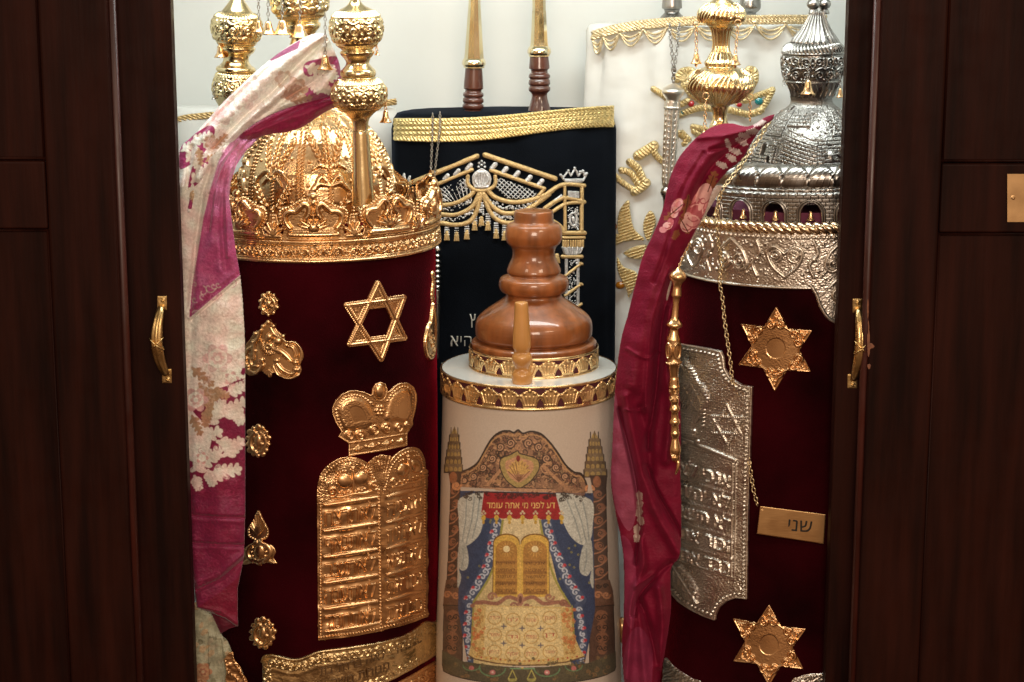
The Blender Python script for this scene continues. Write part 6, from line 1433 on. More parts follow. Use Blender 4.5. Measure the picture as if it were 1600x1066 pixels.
def gem(name, px, py, r, E_, m, parent, h=3.5, ry=None):
    g = Cv(px - r - 2, py - r - 2, px + r + 2, py + r + 2, res=3); g.disc(px, py, r, h, ry=ry, mask=True); g.H = np.where(g.M, g.H, 0)
    return g.build(name, E_.surf if hasattr(E_, 'surf') else E_, m, parent, sink=0)
gem('red_gem', 1080, 162.5, 5, EWs, REDG, WS, 5); gem('red_gem', 1155, 163, 5, EWs, REDG, WS, 5); gem('teal_gem', 1186, 158, 6.5, EWs, GREENG, WS, 5); gem('teal_gem', 1067, 176, 4, EWs, GREENG, WS, 4)
gem('amber_gem', *Z5(60, 547), 7, EWs, AMBER, WS, 5); gem('amber_gem', *Z5(103, 873), 7, EWs, AMBER, WS, 5, ry=6)
# silver finials above it
for (x, pr, lab) in ((1050, [(-60, 12), (-20, 13), (0, 15), (12, 16), (14, 13), (20, 12), (26, 18), (34, 19), (37, 16), (44, 14)], 'left silver finial rising from the white scroll beside the hanging silver pointer'), (1172, [(-60, 12), (-10, 14), (0, 16), (10, 17), (16, 15), (20, 10), (26, 9), (38, 10)], 'right silver finial rising from the white scroll behind the gold finial')):
    rv = Rev(x, pr[-1][0], x, -60, YW, sp(pr, 3)); t = thing('torah_finial', lab, 'finial', rv.b); lathe('turned_body', rv, SILVER, t, n=40, ds=1)
# pierced silver pointer case on a chain
YPT = YW - EW.b - .03
t = thing('torah_pointer', 'long pierced silver pointer case hanging on a chain before the white mantle', 'pointer', at(1046, 320, YPT))
kp = mmpx(YPT)
for xa in (1046, 1062): chain('pointer_chain', [at(xa, 36, YPT + .01), at(1053 + (xa - 1054) * .2, 100, YPT), at(1052, 132, YPT)], 8.5 * kp, 1.0 * kp, SILVER, t)
rv = Rev(1047, 330, 1052, 130, YPT, sp([(130, 2), (133, 8), (137, 14), (141, 17.5), (145, 17.5), (149, 15), (155, 11), (158, 9.5)], 3)); 
lathe('cap', rv, SILVER2, t, n=36, ds=1)
rv = Rev(1043, 296, 1051, 156, YPT, [(156, 10.5), (166, 11), (168, 12), (171, 10.5), (280, 8.8), (286, 8), (296, 6)])
u = UCv(rv, 156, 296, 11, res=2.6, solid=True); HW = PI * 11
for k in range(8):
    x = -HW + (k + .5) * 2 * HW / 8
    for y in np.arange(174, 284, 9): u.M &= ~(((u.X - x) / 2.4) ** 2 + ((u.Y - y) / 3.4) ** 2 < 1)
    u.stroke([(x + HW / 8, 160), (x + HW / 8, 290)], 1.3, 1.2, base=.2)
u.put('pierced_shaft', SILVER2, t, sink=-1.2)
lathe('end_ball', Rev(1040, 330, 1042, 290, YPT, sp([(288, 3), (292, 6), (298, 9.5), (304, 9), (309, 6), (313, 5), (330, 4)], 3)), SILVER, t, n=24, ds=1)
# white scroll behind the left one
YV = 0.40
EV = fit_ell(262, 620, 220, YV, 0.3, 0)
VS = thing('torah_scroll', 'plain white torah scroll with thin gold cord, mostly hidden behind the gold crown', 'torah scroll', (EV.c[0], EV.c[1], ZS))
zvt = float(at(440, 172, YV - EV.b)[2])
ell_body('mantle', EV, [(z, .002 + .002 * math.sin(z * 8)) for z in np.linspace(ZS, zvt - .02, 16)] + [(zvt - .004, -.002), (zvt, -.012)], WHITEV, VS, n=120, fold=lambda t, z: .002 * math.sin(7 * t))
c = Cv(258, 150, 628, 215, res=1.8); tv = lambda x: 163 + 27 * (np.abs(x - 441) / 180) ** 2 * np.where(x < 441, 1, -.15)
tv = lambda x: np.interp(x, [262, 290, 330, 400, 560, 600, 618], [190, 182, 178, 180, 170, 160, 157])
xs = np.linspace(264, 619, 60)
for dy in (0, 4): c.stroke([(x, tv(x) + dy) for x in xs], 2.8, 2.6, mask=True, twist=.13, th=.6)
EVs = Ell(EV.c[0], EV.c[1], EV.a + .004, EV.b + .004, 0); c.M &= EV.valid(c.X, c.Y); c.H = sm(c.H); c.build('gold_cord', EVs.surf, THREAD, VS)
# ================================================================== RIGHT SCROLL
YR = 0.03
ER = fit_ell(1052, 1474, 700, YR, 1.0)
ER.flare = ([ZS, .2, .38, .55, .7], [.026, .024, .014, .002, 0]); XR = float(ER.c[0]); cxr = float(proj((XR, YR, .9))[0])
zrt = float(at(1262, 378, YR)[2])
RSC = thing('torah_scroll', 'burgundy velvet torah scroll with engraved gold stars, standing right under the silver crown', 'torah scroll', (XR, YR, ZS))
ell_body('mantle', ER, [(ZS, .026), (.2, .024), (.38, .014), (.55, 0.002), (.7, 0), (zrt - .02, -.001), (zrt, -.01)], VELVET, RSC)
def hexstar(name, V_, E_, parent):
    """V_: the six points clockwise from the top"""
    xs = [p[0] for p in V_]; ys = [p[1] for p in V_]; c = Cv(min(xs) - 4, min(ys) - 4, max(xs) + 4, max(ys) + 4, res=2.2)
    cx = sum(xs) / 6; cy = sum(ys) / 6
    inner = [((V_[i][0] + V_[(i + 1) % 6][0]) / 2 * 0 + cx + ((V_[i][0] + V_[(i + 1) % 6][0]) / 2 - cx) * .667, cy + ((V_[i][1] + V_[(i + 1) % 6][1]) / 2 - cy) * .667) for i in range(6)]
    out = []
    for i in range(6): out += [V_[i], inner[i]]
    c.fill(out, h=1.6, mask=True); c.grain(.05, 1)
    c.stroke(out + [out[0]], 1.3, 1.0, base=1.6, mask=True)
    hx = [(cx + (p[0] - cx) * .66, cy + (p[1] - cy) * .66) for p in inner]; W, m = c.pmask(cr([(cx + 15 * math.cos(k * PI / 6), cy + 16 * math.sin(k * PI / 6)) for k in range(12)], 3, True)); c.H[W] = np.where(m, 1.0, c.H[W])
    for i in range(6):
        a, b = inner[i - 1], inner[i]; mx_, my_ = (a[0] + b[0]) / 2, (a[1] + b[1]) / 2; vx, vy = V_[i][0] - mx_, V_[i][1] - my_; L_ = math.hypot(vx, vy); ux, uy = vx / L_, vy / L_; px_, py_ = -uy, ux
        c.stroke(cr([a, (mx_ + ux * L_ * .26, my_ + uy * L_ * .26), b], 5), 1.6, 2.0, base=1.6)
        for s_ in (-1, 1):
            c.stroke(spiral(mx_ + ux * L_ * .16 + px_ * s_ * 6.6, my_ + uy * L_ * .16 + py_ * s_ * 6.6, 7.2, 1.4, s_, math.atan2(uy, ux)), 1.9, 3.4, base=1.6)
            c.stroke(cr([(mx_ + ux * L_ * .35 + px_ * s_ * 8, my_ + uy * L_ * .35 + py_ * s_ * 8), (mx_ + ux * L_ * .5 + px_ * s_ * 4, my_ + uy * L_ * .5 + py_ * s_ * 4), (mx_ + ux * L_ * .78, my_ + uy * L_ * .78)]), 1.3, 2.2, base=1.6)
        c.disc(mx_ + ux * L_ * .55, my_ + uy * L_ * .55, 2.6, 2.8, base=1.6)
    c.H = sm(c.H); return c.build(name, E_.surf, GOLD2, parent)
hexstar('star_applique', [(1213, 481), (1268, 517), (1266, 580), (1211, 610), (1156, 569), (1160, 507)], ER, RSC)
hexstar('star_applique', [(1202, 946), (1258, 983), (1254, 1044), (1202, 1070), (1148, 1032), (1147, 967)], ER, RSC)
# silver foot ornaments
c = Cv(1034, 1020, 1110, 1130, res=2); P_ = cr([(1040, 1028), (1052, 1040), (1066, 1050), (1082, 1060), (1096, 1068), (1100, 1110), (1036, 1110), (1036, 1060)], 4, True)
c.fill(P_, h=1.4, mask=True); c.beads([(1041, 1030), (1054, 1043), (1068, 1053), (1084, 1063)], 5, 2, 2, base=1.4); c.grain(.5, 2)
c.build('silver_foot_plate', ER.surf, SILVER2, RSC)
c = Cv(1225, 1040, 1330, 1130, res=2); P_ = cr([(1236, 1066), (1250, 1057), (1265, 1053), (1290, 1052), (1320, 1054), (1320, 1110), (1230, 1110)], 4, True)
c.fill(P_, h=1.4, mask=True); c.beads([(1238, 1068), (1252, 1060), (1267, 1056), (1290, 1055), (1318, 1057)], 5, 2, 2, base=1.4); c.grain(.5, 2)
c.build('silver_foot_plate', ER.surf, SILVER2, RSC)
# ================================================================== SILVER CROWN
SCW = thing('torah_coronet', 'aged silver domed crown embossed with a walled town, resting on the right burgundy scroll', 'crown', (XR, YR, zrt))
Rm = ER.a * 1.006; kR = mmpx(YR, 380); Rpx = Rm / kR
fV = lambda y, R=Rm: front_V(cxr, YR, R, y)
# broad chased band with lobes
Vt, Vb = fV(364), fV(451)
LOBE = 60; rg0 = random.Random(77)
rv = Rev(cxr, Vb + LOBE, cxr + 0, Vt, YR, [(Vt, Rpx + 1.5), (Vb + LOBE, Rpx + 1.5)])
u = UCv(rv, Vt, Vb + LOBE, 200, res=2.0); HW = PI * 200
u.fill([(-HW - 1, Vt), (HW + 1, Vt), (HW + 1, Vb), (-HW - 1, Vb)], h=.8, mask=True)
lob = [(-22 + x, y) for x, y in []]
xl = -0.10 * 200
lobe = cr([(xl - 12, Vb - 6), (xl - 4, Vb + 8), (xl + 2, Vb + 26), (xl + 14, Vb + 44), (xl + 36, Vb + 54), (xl + 60, Vb + 56), (xl + 84, Vb + 54), (xl + 106, Vb + 44), (xl + 118, Vb + 26), (xl + 124, Vb + 8), (xl + 132, Vb - 6)], 5)
u.fill(lobe, h=.8, mask=True)
u.grain(.16, 1)
for k in range(900): u.disc(rg0.uniform(-200 * PI, 200 * PI), rg0.uniform(Vt + 4, Vb), rg0.uniform(1.0, 1.9), rg0.uniform(.8, 1.6), base=.8)
n_ = 16; S_ = 2 * HW / n_
for k in range(n_):
    x = -HW + (k + .15) * S_; y = (Vt + Vb) / 2 - 3; inv = 1 if k % 2 else -1
    for s_ in (-1, 1):
        u.stroke(spiral(x + s_ * 13, y - inv * 6, 10, 1.5, s_ * inv, PI / 2 * inv), 2.0, 3.2, base=.8); u.disc(x + s_ * 13, y - inv * 6, 3, 3.6, base=.8)
        u.stroke(cr([(x, y + inv * 26), (x + s_ * 17, y + inv * 10), (x + s_ * 24, y - inv * 10), (x + s_ * 14, y - inv * 18), (x, y - inv * 8)]), 2.2, 3.0, base=.8)
    u.stroke(cr([(x + S_ * .5, y + 26), (x + S_ * .42, y + 8), (x + S_ * .56, y - 8), (x + S_ * .5, y - 26)]), 2.2, 2.8, base=.8); u.disc(x + S_ * .5, y, 4, 3.4, base=.8)
    for q in range(5): u.disc(x + S_ * .3 + q * 7, y + 22 - (q % 2) * 5, 2.6, 2.4, base=.8); u.disc(x + S_ * .3 + q * 7, y - 22 + (q % 2) * 4, 2.4, 2.4, base=.8)
u.beads([(-HW, Vt + 6), (HW, Vt + 6)], 7, 2.4, 2.2, base=.8)
u.stroke([(-HW, Vb - 2), (xl - 8, Vb - 2)], 2, 2, base=.8, mask=True)
for k in range(7):
    a = math.radians(20 + k * 24); u.stroke(cr([(xl + 60, Vb - 26), (xl + 60 + 30 * math.cos(a), Vb - 26 + 24 * math.sin(a)), (xl + 60 + 46 * math.cos(a) * 1.1, Vb - 18 + 60 * math.sin(a))]), 3.0, 3.6, base=.8, taper=(.4, 1, .3))
for s_ in (0, 1): u.stroke(spiral(xl + 26 + s_ * 66, Vb + 10, 12, 1.4, 1 if s_ else -1), 2.2, 3.2, base=.8)
u.stroke(lobe, 2.2, 2.4, base=.8, mask=True)
u.H = sm(u.H); u.put('chased_band', SILVER2, SCW)
# rope moulding
Vr0, Vr1 = fV(350), fV(364)
rv = Rev(cxr, Vr1, cxr, Vr0, YR, sp([(Vr0, Rpx - 3), (Vr0 + 2, Rpx + 1.5), ((Vr0 + Vr1) / 2, Rpx + 4), (Vr1 - 1, Rpx + 2), (Vr1, Rpx + .5)], 3))
u = UCv(rv, Vr0, Vr1, 200, res=1.8, solid=True)
for k in range(int(2 * HW / 11.5)): x = -HW + k * 11.5; u.stroke([(x - 6, Vr0 + 1), (x + 8, Vr1 - 1)], 4.2, 3.6)
u.H = sm(u.H); u.put('rope_moulding', mat('gilded_silver', raw=(0.82, 0.62, 0.40), metal=1, rough=.24, rvar=.06), SCW)
# arcade
Ra = Rpx - 7; Va, Vc = fV(305, Ra * kR), fV(352, Ra * kR)
rv = Rev(cxr, Vc, cxr, Va, YR, [(Va, Ra), (Vc, Ra)])
u = UCv(rv, Va, Vc, Ra, res=2.0, solid=True); HWa = PI * Ra; nA = 24; S_ = 2 * HWa / nA; ph = None
XA = []
th0 = math.asin((1237 - cxr) / Ra)
for k in range(nA):
    x = th0 * Ra + k * S_
    if x > HWa: x -= 2 * HWa
    XA.append(x)
# bricks
bh = 5.5; r_ = 0
y = Va
while y < Vc:
    u.H -= np.where(np.abs(u.Y - y) < .7, .7, 0)
    off = (r_ % 2) * 5.5
    u.H -= np.where((u.Y > y) & (u.Y < y + bh) & (np.abs(((u.X + off) % 11) - 5.5) > 4.9), .7, 0); y += bh; r_ += 1
for x in XA:
    yb = Vc - 1; yc = Va + 30
    P_ = [(x - 16.5, yb)] + arc(x, yc, 16.5, 20, 180, 360, 16) + [(x + 16.5, yb)]
    W, m = u.pmask([(x - 20, yb)] + arc(x, yc, 20, 24, 180, 360, 16) + [(x + 20, yb)]); u.H[W] = np.where(m, 0.2, u.H[W])
    u.stroke(P_, 1.4, 1.8, mask=True); u.stroke([(p[0] * 1 + (p[0] - x) * .22, p[1] - 3) for p in P_], 1.2, 1.4); u.cut([(p[0] - (p[0] - x) * .08, p[1]) for p in P_])
u.put('arcade', SILVER, SCW)
PNK = mat('plum_lining', raw=(0.16, 0.03, 0.07), rough=.8)
lathe('inner_lining', Rev(cxr, Vc, cxr, Vc - 16, YR, [(Vc - 16, Ra - 16), (Vc, Ra - 16)]), PNK, SCW, n=80)
ell_body('crown_floor', Ell(XR, YR, Ra * kR - .012, Ra * kR - .012), [(float(rv.b[2]) - .004, 0), (float(rv.b[2]) - .001, 0)], PNK, SCW, n=60)
for x in XA:
    th = x / Ra
    if abs(th) < 1.2:
        p = rv.point(np.array([th]), np.array([Va + 24.0]), -.008)[0]; bell('arch_bell', p, .0062, .014, GOLD, SCW)
# ledges over the arcade, scalloped leaves with red stones
V2 = fV(283); V3 = fV(306)
rv = Rev(cxr, V3, cxr, V2 - 6, YR, sp([(V2 - 6, Rpx - 22), (V2, Rpx - 18), (V3 - 14, Rpx - 13), (V3 - 9, Rpx - 10), (V3, Rpx - 5)], 3))
u = UCv(rv, V2 - 6, V3, Ra - 5, res=1.9, solid=True); HWl = PI * (Ra - 5)
for j, yy in enumerate((V3 - 1, V3 - 7, V3 - 13)):
    u.stroke([(-HWl, yy), (HWl, yy)], 2.2, 2.0, twist=.07, th=.2)
    u.H -= np.where((np.abs(u.Y - yy) < 3) & (((u.X + j * 6) % 13) < 1), .8, 0)
u.H = sm(u.H); u.put('stepped_ledge', SILVER, SCW)
V4 = fV(286, (Rpx - 18) * kR); 
rv = Rev(cxr, V4 + 8, cxr, V4 - 26, YR, sp([(V4 - 26, Rpx - 34), (V4 - 22, Rpx - 24), (V4 - 12, Rpx - 14), (V4, Rpx - 13), (V4 + 8, Rpx - 16)], 4))
u = UCv(rv, V4 - 26, V4 + 8, Ra - 8, res=1.9, solid=True); HWl = PI * (Ra - 8); nl = 34; S_ = 2 * HWl / nl
for k in range(nl):
    x = -HWl + (k + .5) * S_
    W, m = u.pmask(cr([(x - S_ * .52, V4 + 6), (x - S_ * .45, V4 - 10), (x - S_ * .1, V4 - 22), (x + S_ * .4, V4 - 18), (x + S_ * .5, V4 + 2), (x + .1 * S_, V4 + 7)], 4, True)); kk = np.zeros(u.H.shape); kk[W] = m; u.H += blur(kk, 3) * 4.5
    for j in range(4): u.stroke(cr([(x - S_ * (.5 - j * .26), V4 + 6), (x - S_ * (.32 - j * .24), V4 - 8), (x + S_ * (.25 + j * .10), V4 - 19 + j * 2)]), 1.5, 2.6, base=2.2)
u.beads([(-HWl, V4 + 7), (HWl, V4 + 7)], 5, 2, 2)
u.H = sm(u.H); u.put('leaf_border', SILVER, SCW)
for k in range(nl // 2):
    x = -HWl + (2 * k + 1) * S_
    th = x / (Ra - 8)
    if abs(th) < 1.25:
        p = rv.point(np.array([th]), np.array([V4 + 3.0]), .002)[0]; V = []; Fs = []
        for i in range(4):
            for q in range(10): a = q * 2 * PI / 10; b = i * PI / 6; V.append((p[0] + .0031 * math.cos(a) * math.cos(b) * math.cos(th), p[1] - .0031 * math.sin(b) - .0 , p[2] + .0031 * math.sin(a) * math.cos(b)))
        for i in range(3):
            for q in range(10): Fs.append((i * 10 + q, i * 10 + (q + 1) % 10, (i + 1) * 10 + (q + 1) % 10, (i + 1) * 10 + q))
        mesh_py('red_stone', V, Fs, REDG, SCW, smooth=True)
# dome with the walled town
XD = 1268; YD2 = YR
DP = sp([(150, 33), (158, 32), (165, 36), (175, 48), (188, 62), (204, 75), (222, 87), (244, 97), (268, 103), (290, 106), (305, 108)], 3)
dv = Rev(XD, 305, XD, 150, YD2, DP)
u = UCv(dv, 150, 305, 107, res=2.4, solid=True); HW = PI * 107
rg = random.Random(12)
def bricks(x0, y0, x1, y1, bw, bh_, d=1.0, lift=1.4, slant=0.0):
    W, m = u.pmask([(x0, y0), (x1, y0 + slant * (x1 - x0)), (x1, y1), (x0, y1)]); X, Y = u.X[W], u.Y[W] - slant * (u.X[W] - x0)
    r = np.floor((Y - y0) / bh_); fx = ((X - x0) / bw + .5 * (r % 2)) % 1; fy = ((Y - y0) / bh_) % 1
    g = (fx < .9) & (fy < .8); jit = .25 * np.sin(r * 12.9 + np.floor((X - x0) / bw + .5 * (r % 2)) * 78.2)
    u.H[W] = np.where(m, lift * 1.7 + np.where(g, (d + jit) * 1.2, 0), u.H[W])
for rep in range(-2, 3):
    o = rep * 168 - 8
    bricks(o - 70, 208, o + 95, 300, 9, 5.5, .9, .6)
    bricks(o - 62, 196, o + 2, 250, 8, 5.2, 1.0, 2.4, .25)        # slanting wall
    u.fill([(o - 66, 196), (o + 4, 214), (o + 4, 220), (o - 66, 202)], h=4.2)
    for k in range(4): u.stroke([(o - 68 + k * 4, 236 + k * 9), (o + 6, 262 + k * 4)], 1.4, 3.2)
    bricks(o + 12, 240, o + 38, 300, 7, 4.6, 1.2, 3.8); u.disc(o + 25, 236, 9, 6.0, ry=10, base=3); u.fill([(o + 38, 232), (o + 44, 236), (o + 44, 300), (o + 38, 300)], h=-1.5)   # round tower and dome
    for k in range(5): u.stroke([(o + 12, 252 + k * 9), (o + 38, 250 + k * 9)], 1.6, 2.2, base=3.2)
    bricks(o + 44, 222, o + 92, 300, 8, 4.8, 1.0, 3.0)
    u.fill(cr([(o + 46, 222), (o + 60, 214), (o + 80, 212), (o + 92, 220)], 4), h=3.8)
    for (x, y, w_, h_) in ((o + 66, 226, 6, 9), (o + 78, 258, 4, 7), (o + 52, 262, 4, 7), (o - 30, 268, 5, 8), (o - 48, 285, 6, 9), (o - 10, 280, 5, 9), (o + 84, 240, 3, 5)):
        W, m = u.pmask([(x - w_, y + h_)] + arc(x, y, w_, w_ * 1.2, 180, 360, 8) + [(x + w_, y + h_)]); u.H[W] = np.where(m, -3.0, u.H[W]); u.stroke(arc(x, y, w_ + 1.5, w_ * 1.2 + 1.5, 180, 360, 8), 1.5, 7.2)
    bricks(o - 72, 172, o - 10, 192, 8, 5, .8, .8); bricks(o + 40, 170, o + 90, 206, 8, 5, .8, .8)
    u.stroke([(o + 40, 205), (o + 70, 165)], 2, 3); u.fill([(o - 78, 262), (o - 60, 262), (o - 60, 302), (o - 78, 302)], h=3.6)
    for k in range(5): u.stroke([(o - 74 + k * 4, 264), (o - 74 + k * 4, 300)], 1.0, 1.2, base=3.4)
u.H = sm(u.H); u.grain(.10, 1)
for k in range(420):
    x, y = rg.uniform(-HW, HW), rg.uniform(172, 300)
    if rg.random() < .5: u.stroke([(x, y), (x + rg.uniform(5, 12), y + rg.uniform(-2, 2))], .7, -1.6)
    else: u.disc(x, y, rg.uniform(1.2, 2.6), rg.choice((1.4, -1.6, 1.8)))
# the open seam between the two halves
seam = cr([(26, 150), (24, 165), (28, 185), (40, 210), (52, 235), (58, 260), (60, 300)], 4)
W, D, T, SG, LL = u._dist([(x * 107 / max(.3, 1) / 107 * 1.0 + 12, y) for x, y in seam], 2.2); u.M[W] &= ~(D < 1.7)
u.put('dome', SILVER, SCW, sink=-3)
lathe('dome_shadow_lining', Rev(XD, 300, XD, 152, YD2, [(y, max(1, r - 5)) for y, r in DP if y > 151 and y < 301]), DARK, SCW, n=48)  # black inner shell stands in for the shade behind the open seam
# onion bulb, fluted neck and tip
BP = sp([(66, 30), (68, 38), (72, 44), (78, 47), (90, 48), (106, 47.5), (118, 45), (128, 41), (136, 37), (146, 34), (152, 33)], 3)
bv = Rev(1270, 152, 1271, 66, YD2, BP); u = UCv(bv, 66, 152, 47, res=2.2, solid=True); HW = PI * 47
m = int(2 * HW / 6)
for k in range(m): x = -HW + k * 2 * HW / m; u.stroke([(x - 2, 69), (x + 3, 80)], 2.2, 2.2)
u.stroke([(-HW, 82), (HW, 82)], 1.6, 2); u.stroke([(-HW, 126), (HW, 126)], 1.6, 2)
for k in range(8):
    x = -HW + (k + .3) * 2 * HW / 8; S_ = 2 * HW / 8
    for s_ in (-1, 1):
        u.stroke(spiral(x + s_ * 9, 94, 8, 1.6, s_, 1), 1.4, 3.0); u.stroke(spiral(x + s_ * 8, 114, 7, 1.5, -s_, 2), 1.4, 3.0)
        u.stroke(cr([(x, 104), (x + s_ * 7, 103), (x + s_ * 17, 108)]), 1.8, 3.2, taper=(.5, 1, .3)); u.stroke(cr([(x, 104), (x + s_ * 3, 96), (x + s_ * 2, 87)]), 1.6, 3.0, taper=(.5, 1, .3)); u.stroke(cr([(x + s_ * 17, 88), (x + s_ * 15, 98), (x + s_ * 18, 104)]), 1.5, 2.8)
    u.disc(x, 104, 2.6, 3.6); u.disc(x + S_ / 2, 97, 2.4, 3); u.disc(x + S_ / 2, 116, 2.4, 3); u.disc(x, 121, 1.8, 2.6)
for k in range(m // 2): x = -HW + k * 4 * HW / m; u.stroke(cr([(x, 128), (x + 4, 138), (x, 148)]), 1.8, 1.8)
W, D, T, SG, LL = u._dist([(20, 66), (22, 90), (20, 120), (17, 152)], 2.2); u.M[W] &= ~(D < 1.3)
u.H = sm(u.H); u.grain(.08, 1); u.put('onion_bulb', SILVER, SCW, sink=-3)
lathe('bulb_shadow_lining', Rev(1270, 152, 1271, 68, YD2, [(y, max(1, r - 4)) for y, r in BP if y > 67]), DARK, SCW, n=40)  # black shell: the dark of the bulb's slit, painted as shade
NP = sp([(18, 9), (24, 10), (30, 13), (38, 17), (48, 23), (58, 31), (64, 35), (67, 36)], 3)
for (xo, rr_) in ((-3, 1.0),):
    nv = Rev(1274, 67, 1277, 18, YD2, NP); u = UCv(nv, 18, 67, 30, res=2.4, solid=True); HW = PI * 30
    for k in range(22): x = -HW + k * 2 * HW / 22; u.stroke([(x, 20), (x, 66)], 3.2, 2.4)
    W, D, T, SG, LL = u._dist([(12, 18), (16, 67)], 2.2); u.M[W] &= ~(D < 1.6)
    u.H = sm(u.H); u.put('fluted_neck', SILVER, SCW, sink=-3)
lathe('neck_shadow_lining', Rev(1274, 67, 1277, 19, YD2, [(y, max(1, r - 3)) for y, r in NP if y > 18.5]), DARK, SCW, n=30)  # black shell giving the neck's slit its painted shade
for x, d in ((1271, 0), (1288, 0)):
    lathe('tip_knob', Rev(x, 22, x, -18, YD2 + (0.0 if x < 1280 else .012), sp([(-18, 1), (-16, 3), (-10, 5), (-4, 4), (-1, 6), (3, 9.5), (8, 10.5), (12, 8), (14, 6), (17, 7), (20, 8), (22, 8)], 3)), SILVER, SCW, n=30, ds=1)
# second, half hidden silver dome edge on the right side
hb = hang_bell(1264, 100, 1263, 125, 11, 22, YD2 - .062, GOLD, SCW, cm=SILVER, link=7)
hang_bell(1226, 108, 1225, 130, 3, 4, YD2 - .03, SILVER, SCW, link=7); hang_bell(1312, 120, 1313, 138, 6, 14, YD2 - .045, GOLD, SCW, cm=SILVER)
# ================================================================== GOLD FINIAL at the right
YF = -0.07
P_ = sp([(-70, 6), (-30, 8), (-10, 10), (-3, 11), (0, 15), (4, 20), (10, 28), (16, 34), (24, 36), (30, 33), (35, 26), (38, 24), (41, 19), (46, 15), (56, 13), (70, 12), (80, 14), (86, 17), (92, 20), (97, 24), (102, 23), (106, 30), (112, 40), (120, 48), (130, 52), (138, 50), (146, 42), (154, 33), (160, 26), (164, 16), (170, 13), (180, 11), (188, 12), (196, 16), (215, 18)], 3)
rv = Rev(1124, 215, 1129, -70, YF, P_)
GF = thing('torah_finial', 'bulbous swirled gold finial hung with tulip bells, above the rose patterned scarf', 'finial', rv.b)
for a, b in ((-70, 0), (37, 104), (162, 215)):
    pp = [(a, float(rv.rad(a)))] + [p for p in P_ if a < p[0] < b] + [(b, float(rv.rad(b)))]; r2 = Rev(1124, 215, 1129, -70, YF, pp)
    if a == 37:
        u = UCv(r2, 37, 104, 18, res=2, solid=True)
        for k in range(14): x = -PI * 18 + k * 2 * PI * 18 / 14; u.stroke([(x, 44), (x, 100)], 3.2, 1.8)
        u.H = sm(u.H); u.put('fluted_neck', FG, GF)
    else: lathe('turned_stem', r2, FG, GF, n=48, ds=1)
for (a, b, R) in ((0, 37, 34), (104, 162, 50)):
    r2 = Rev(1124, 215, 1129, -70, YF, P_); u = UCv(r2, a, b, R, res=2, solid=True); HW = PI * R; n = 7; S_ = 2 * HW / n; mid = (a + b) / 2; hh = b - a
    for k in range(n):
        x = -HW + (k + .5) * S_
        for j in range(5): u.stroke(cr([(x - S_ * .4 + j * S_ * .16, b - 4), (x - S_ * .3 + j * S_ * .2, mid), (x + S_ * .1 + j * S_ * .12, a + 5)]), 2.6, 2.6, taper=(.3, 1, .3))
        u.stroke(arc(x, mid, S_ * .42, hh * .30, 180, 400), 1.6, 2.4)
    u.H = sm(u.H); u.grain(.05, 1); u.put('swirled_bulb', FG, GF)
for (x0, y0, x1, y1, dy) in ((1088, 36, 1088, 82, -.01), (1153, 36, 1149, 84, -.05), (1103, 150, 1101, 204, -.05), (1172, 152, 1172, 178, -.01)):
    k = mmpx(YF)
    q = [at(x0 + 5 * math.cos(a), y0 + 5 * math.sin(a), YF + dy) for a in np.linspace(0, 2 * PI, 15)]; tube('hook_ring', q, .8 * k, GOLD, GF, n=6)
    if y1 < 300 and not (x0 == 1172): hang_bell(x0, y0 + 5, x1, y1, 8.6, 17, YF + dy, GOLD, GF, clap=True, link=8)
    else: chain('bell_chain', [at(x0, y0 + 5, YF + dy), at(x1, y1 + 12, YF + dy)], 8 * k, .8 * k, GOLD, GF)
# ================================================================== BREASTPLATE
c = Cv(1044, 534, 1180, 975, res=2.0)
BPt = [(1062, 538), (1085, 542), (1110, 546), (1126, 550), (1130, 558), (1132, 576), (1140, 590), (1152, 598), (1160, 603), (1175, 605), (1172, 700), (1169, 800), (1168, 850), (1167, 935), (1150, 933), (1136, 938), (1124, 948), (1118, 960), (1117, 968), (1100, 962), (1080, 952), (1062, 940), (1048, 925), (1048, 890), (1056, 800), (1062, 700)]
c.fill(BPt, h=2.0, mask=True)
hm = blur(RNG.standard_normal(c.H.shape), 1); c.H += .28 * hm / hm.std() * c.M
wv = blur(RNG.standard_normal(c.H.shape), 14); c.H += .8 * wv / wv.std() * c.M
weave = (c.Y < 712); c.H += np.where(weave & c.M, .25 * np.sin(c.X * 2.4) + .25 * np.sin(c.Y * 2.4 + c.X * .3), 0)
c.stroke(BPt + [BPt[0]], 1.4, 1.2, base=1.8, mask=True)
c.beads([(1064, 544), (1085, 548), (1108, 552), (1123, 556), (1127, 578), (1136, 594), (1152, 605), (1168, 611), (1166, 700), (1163, 800), (1162, 928), (1148, 927), (1132, 933), (1120, 944), (1113, 960), (1098, 954), (1080, 945), (1064, 933), (1052, 920)], 6.6, 2.3, 2.8, base=2)
slR = lambda x: .0028 * (1160 - x) ** 2 * 0 - .30 * (1160 - x) - 0
f = lambda x, y: (x, y + slR(x))
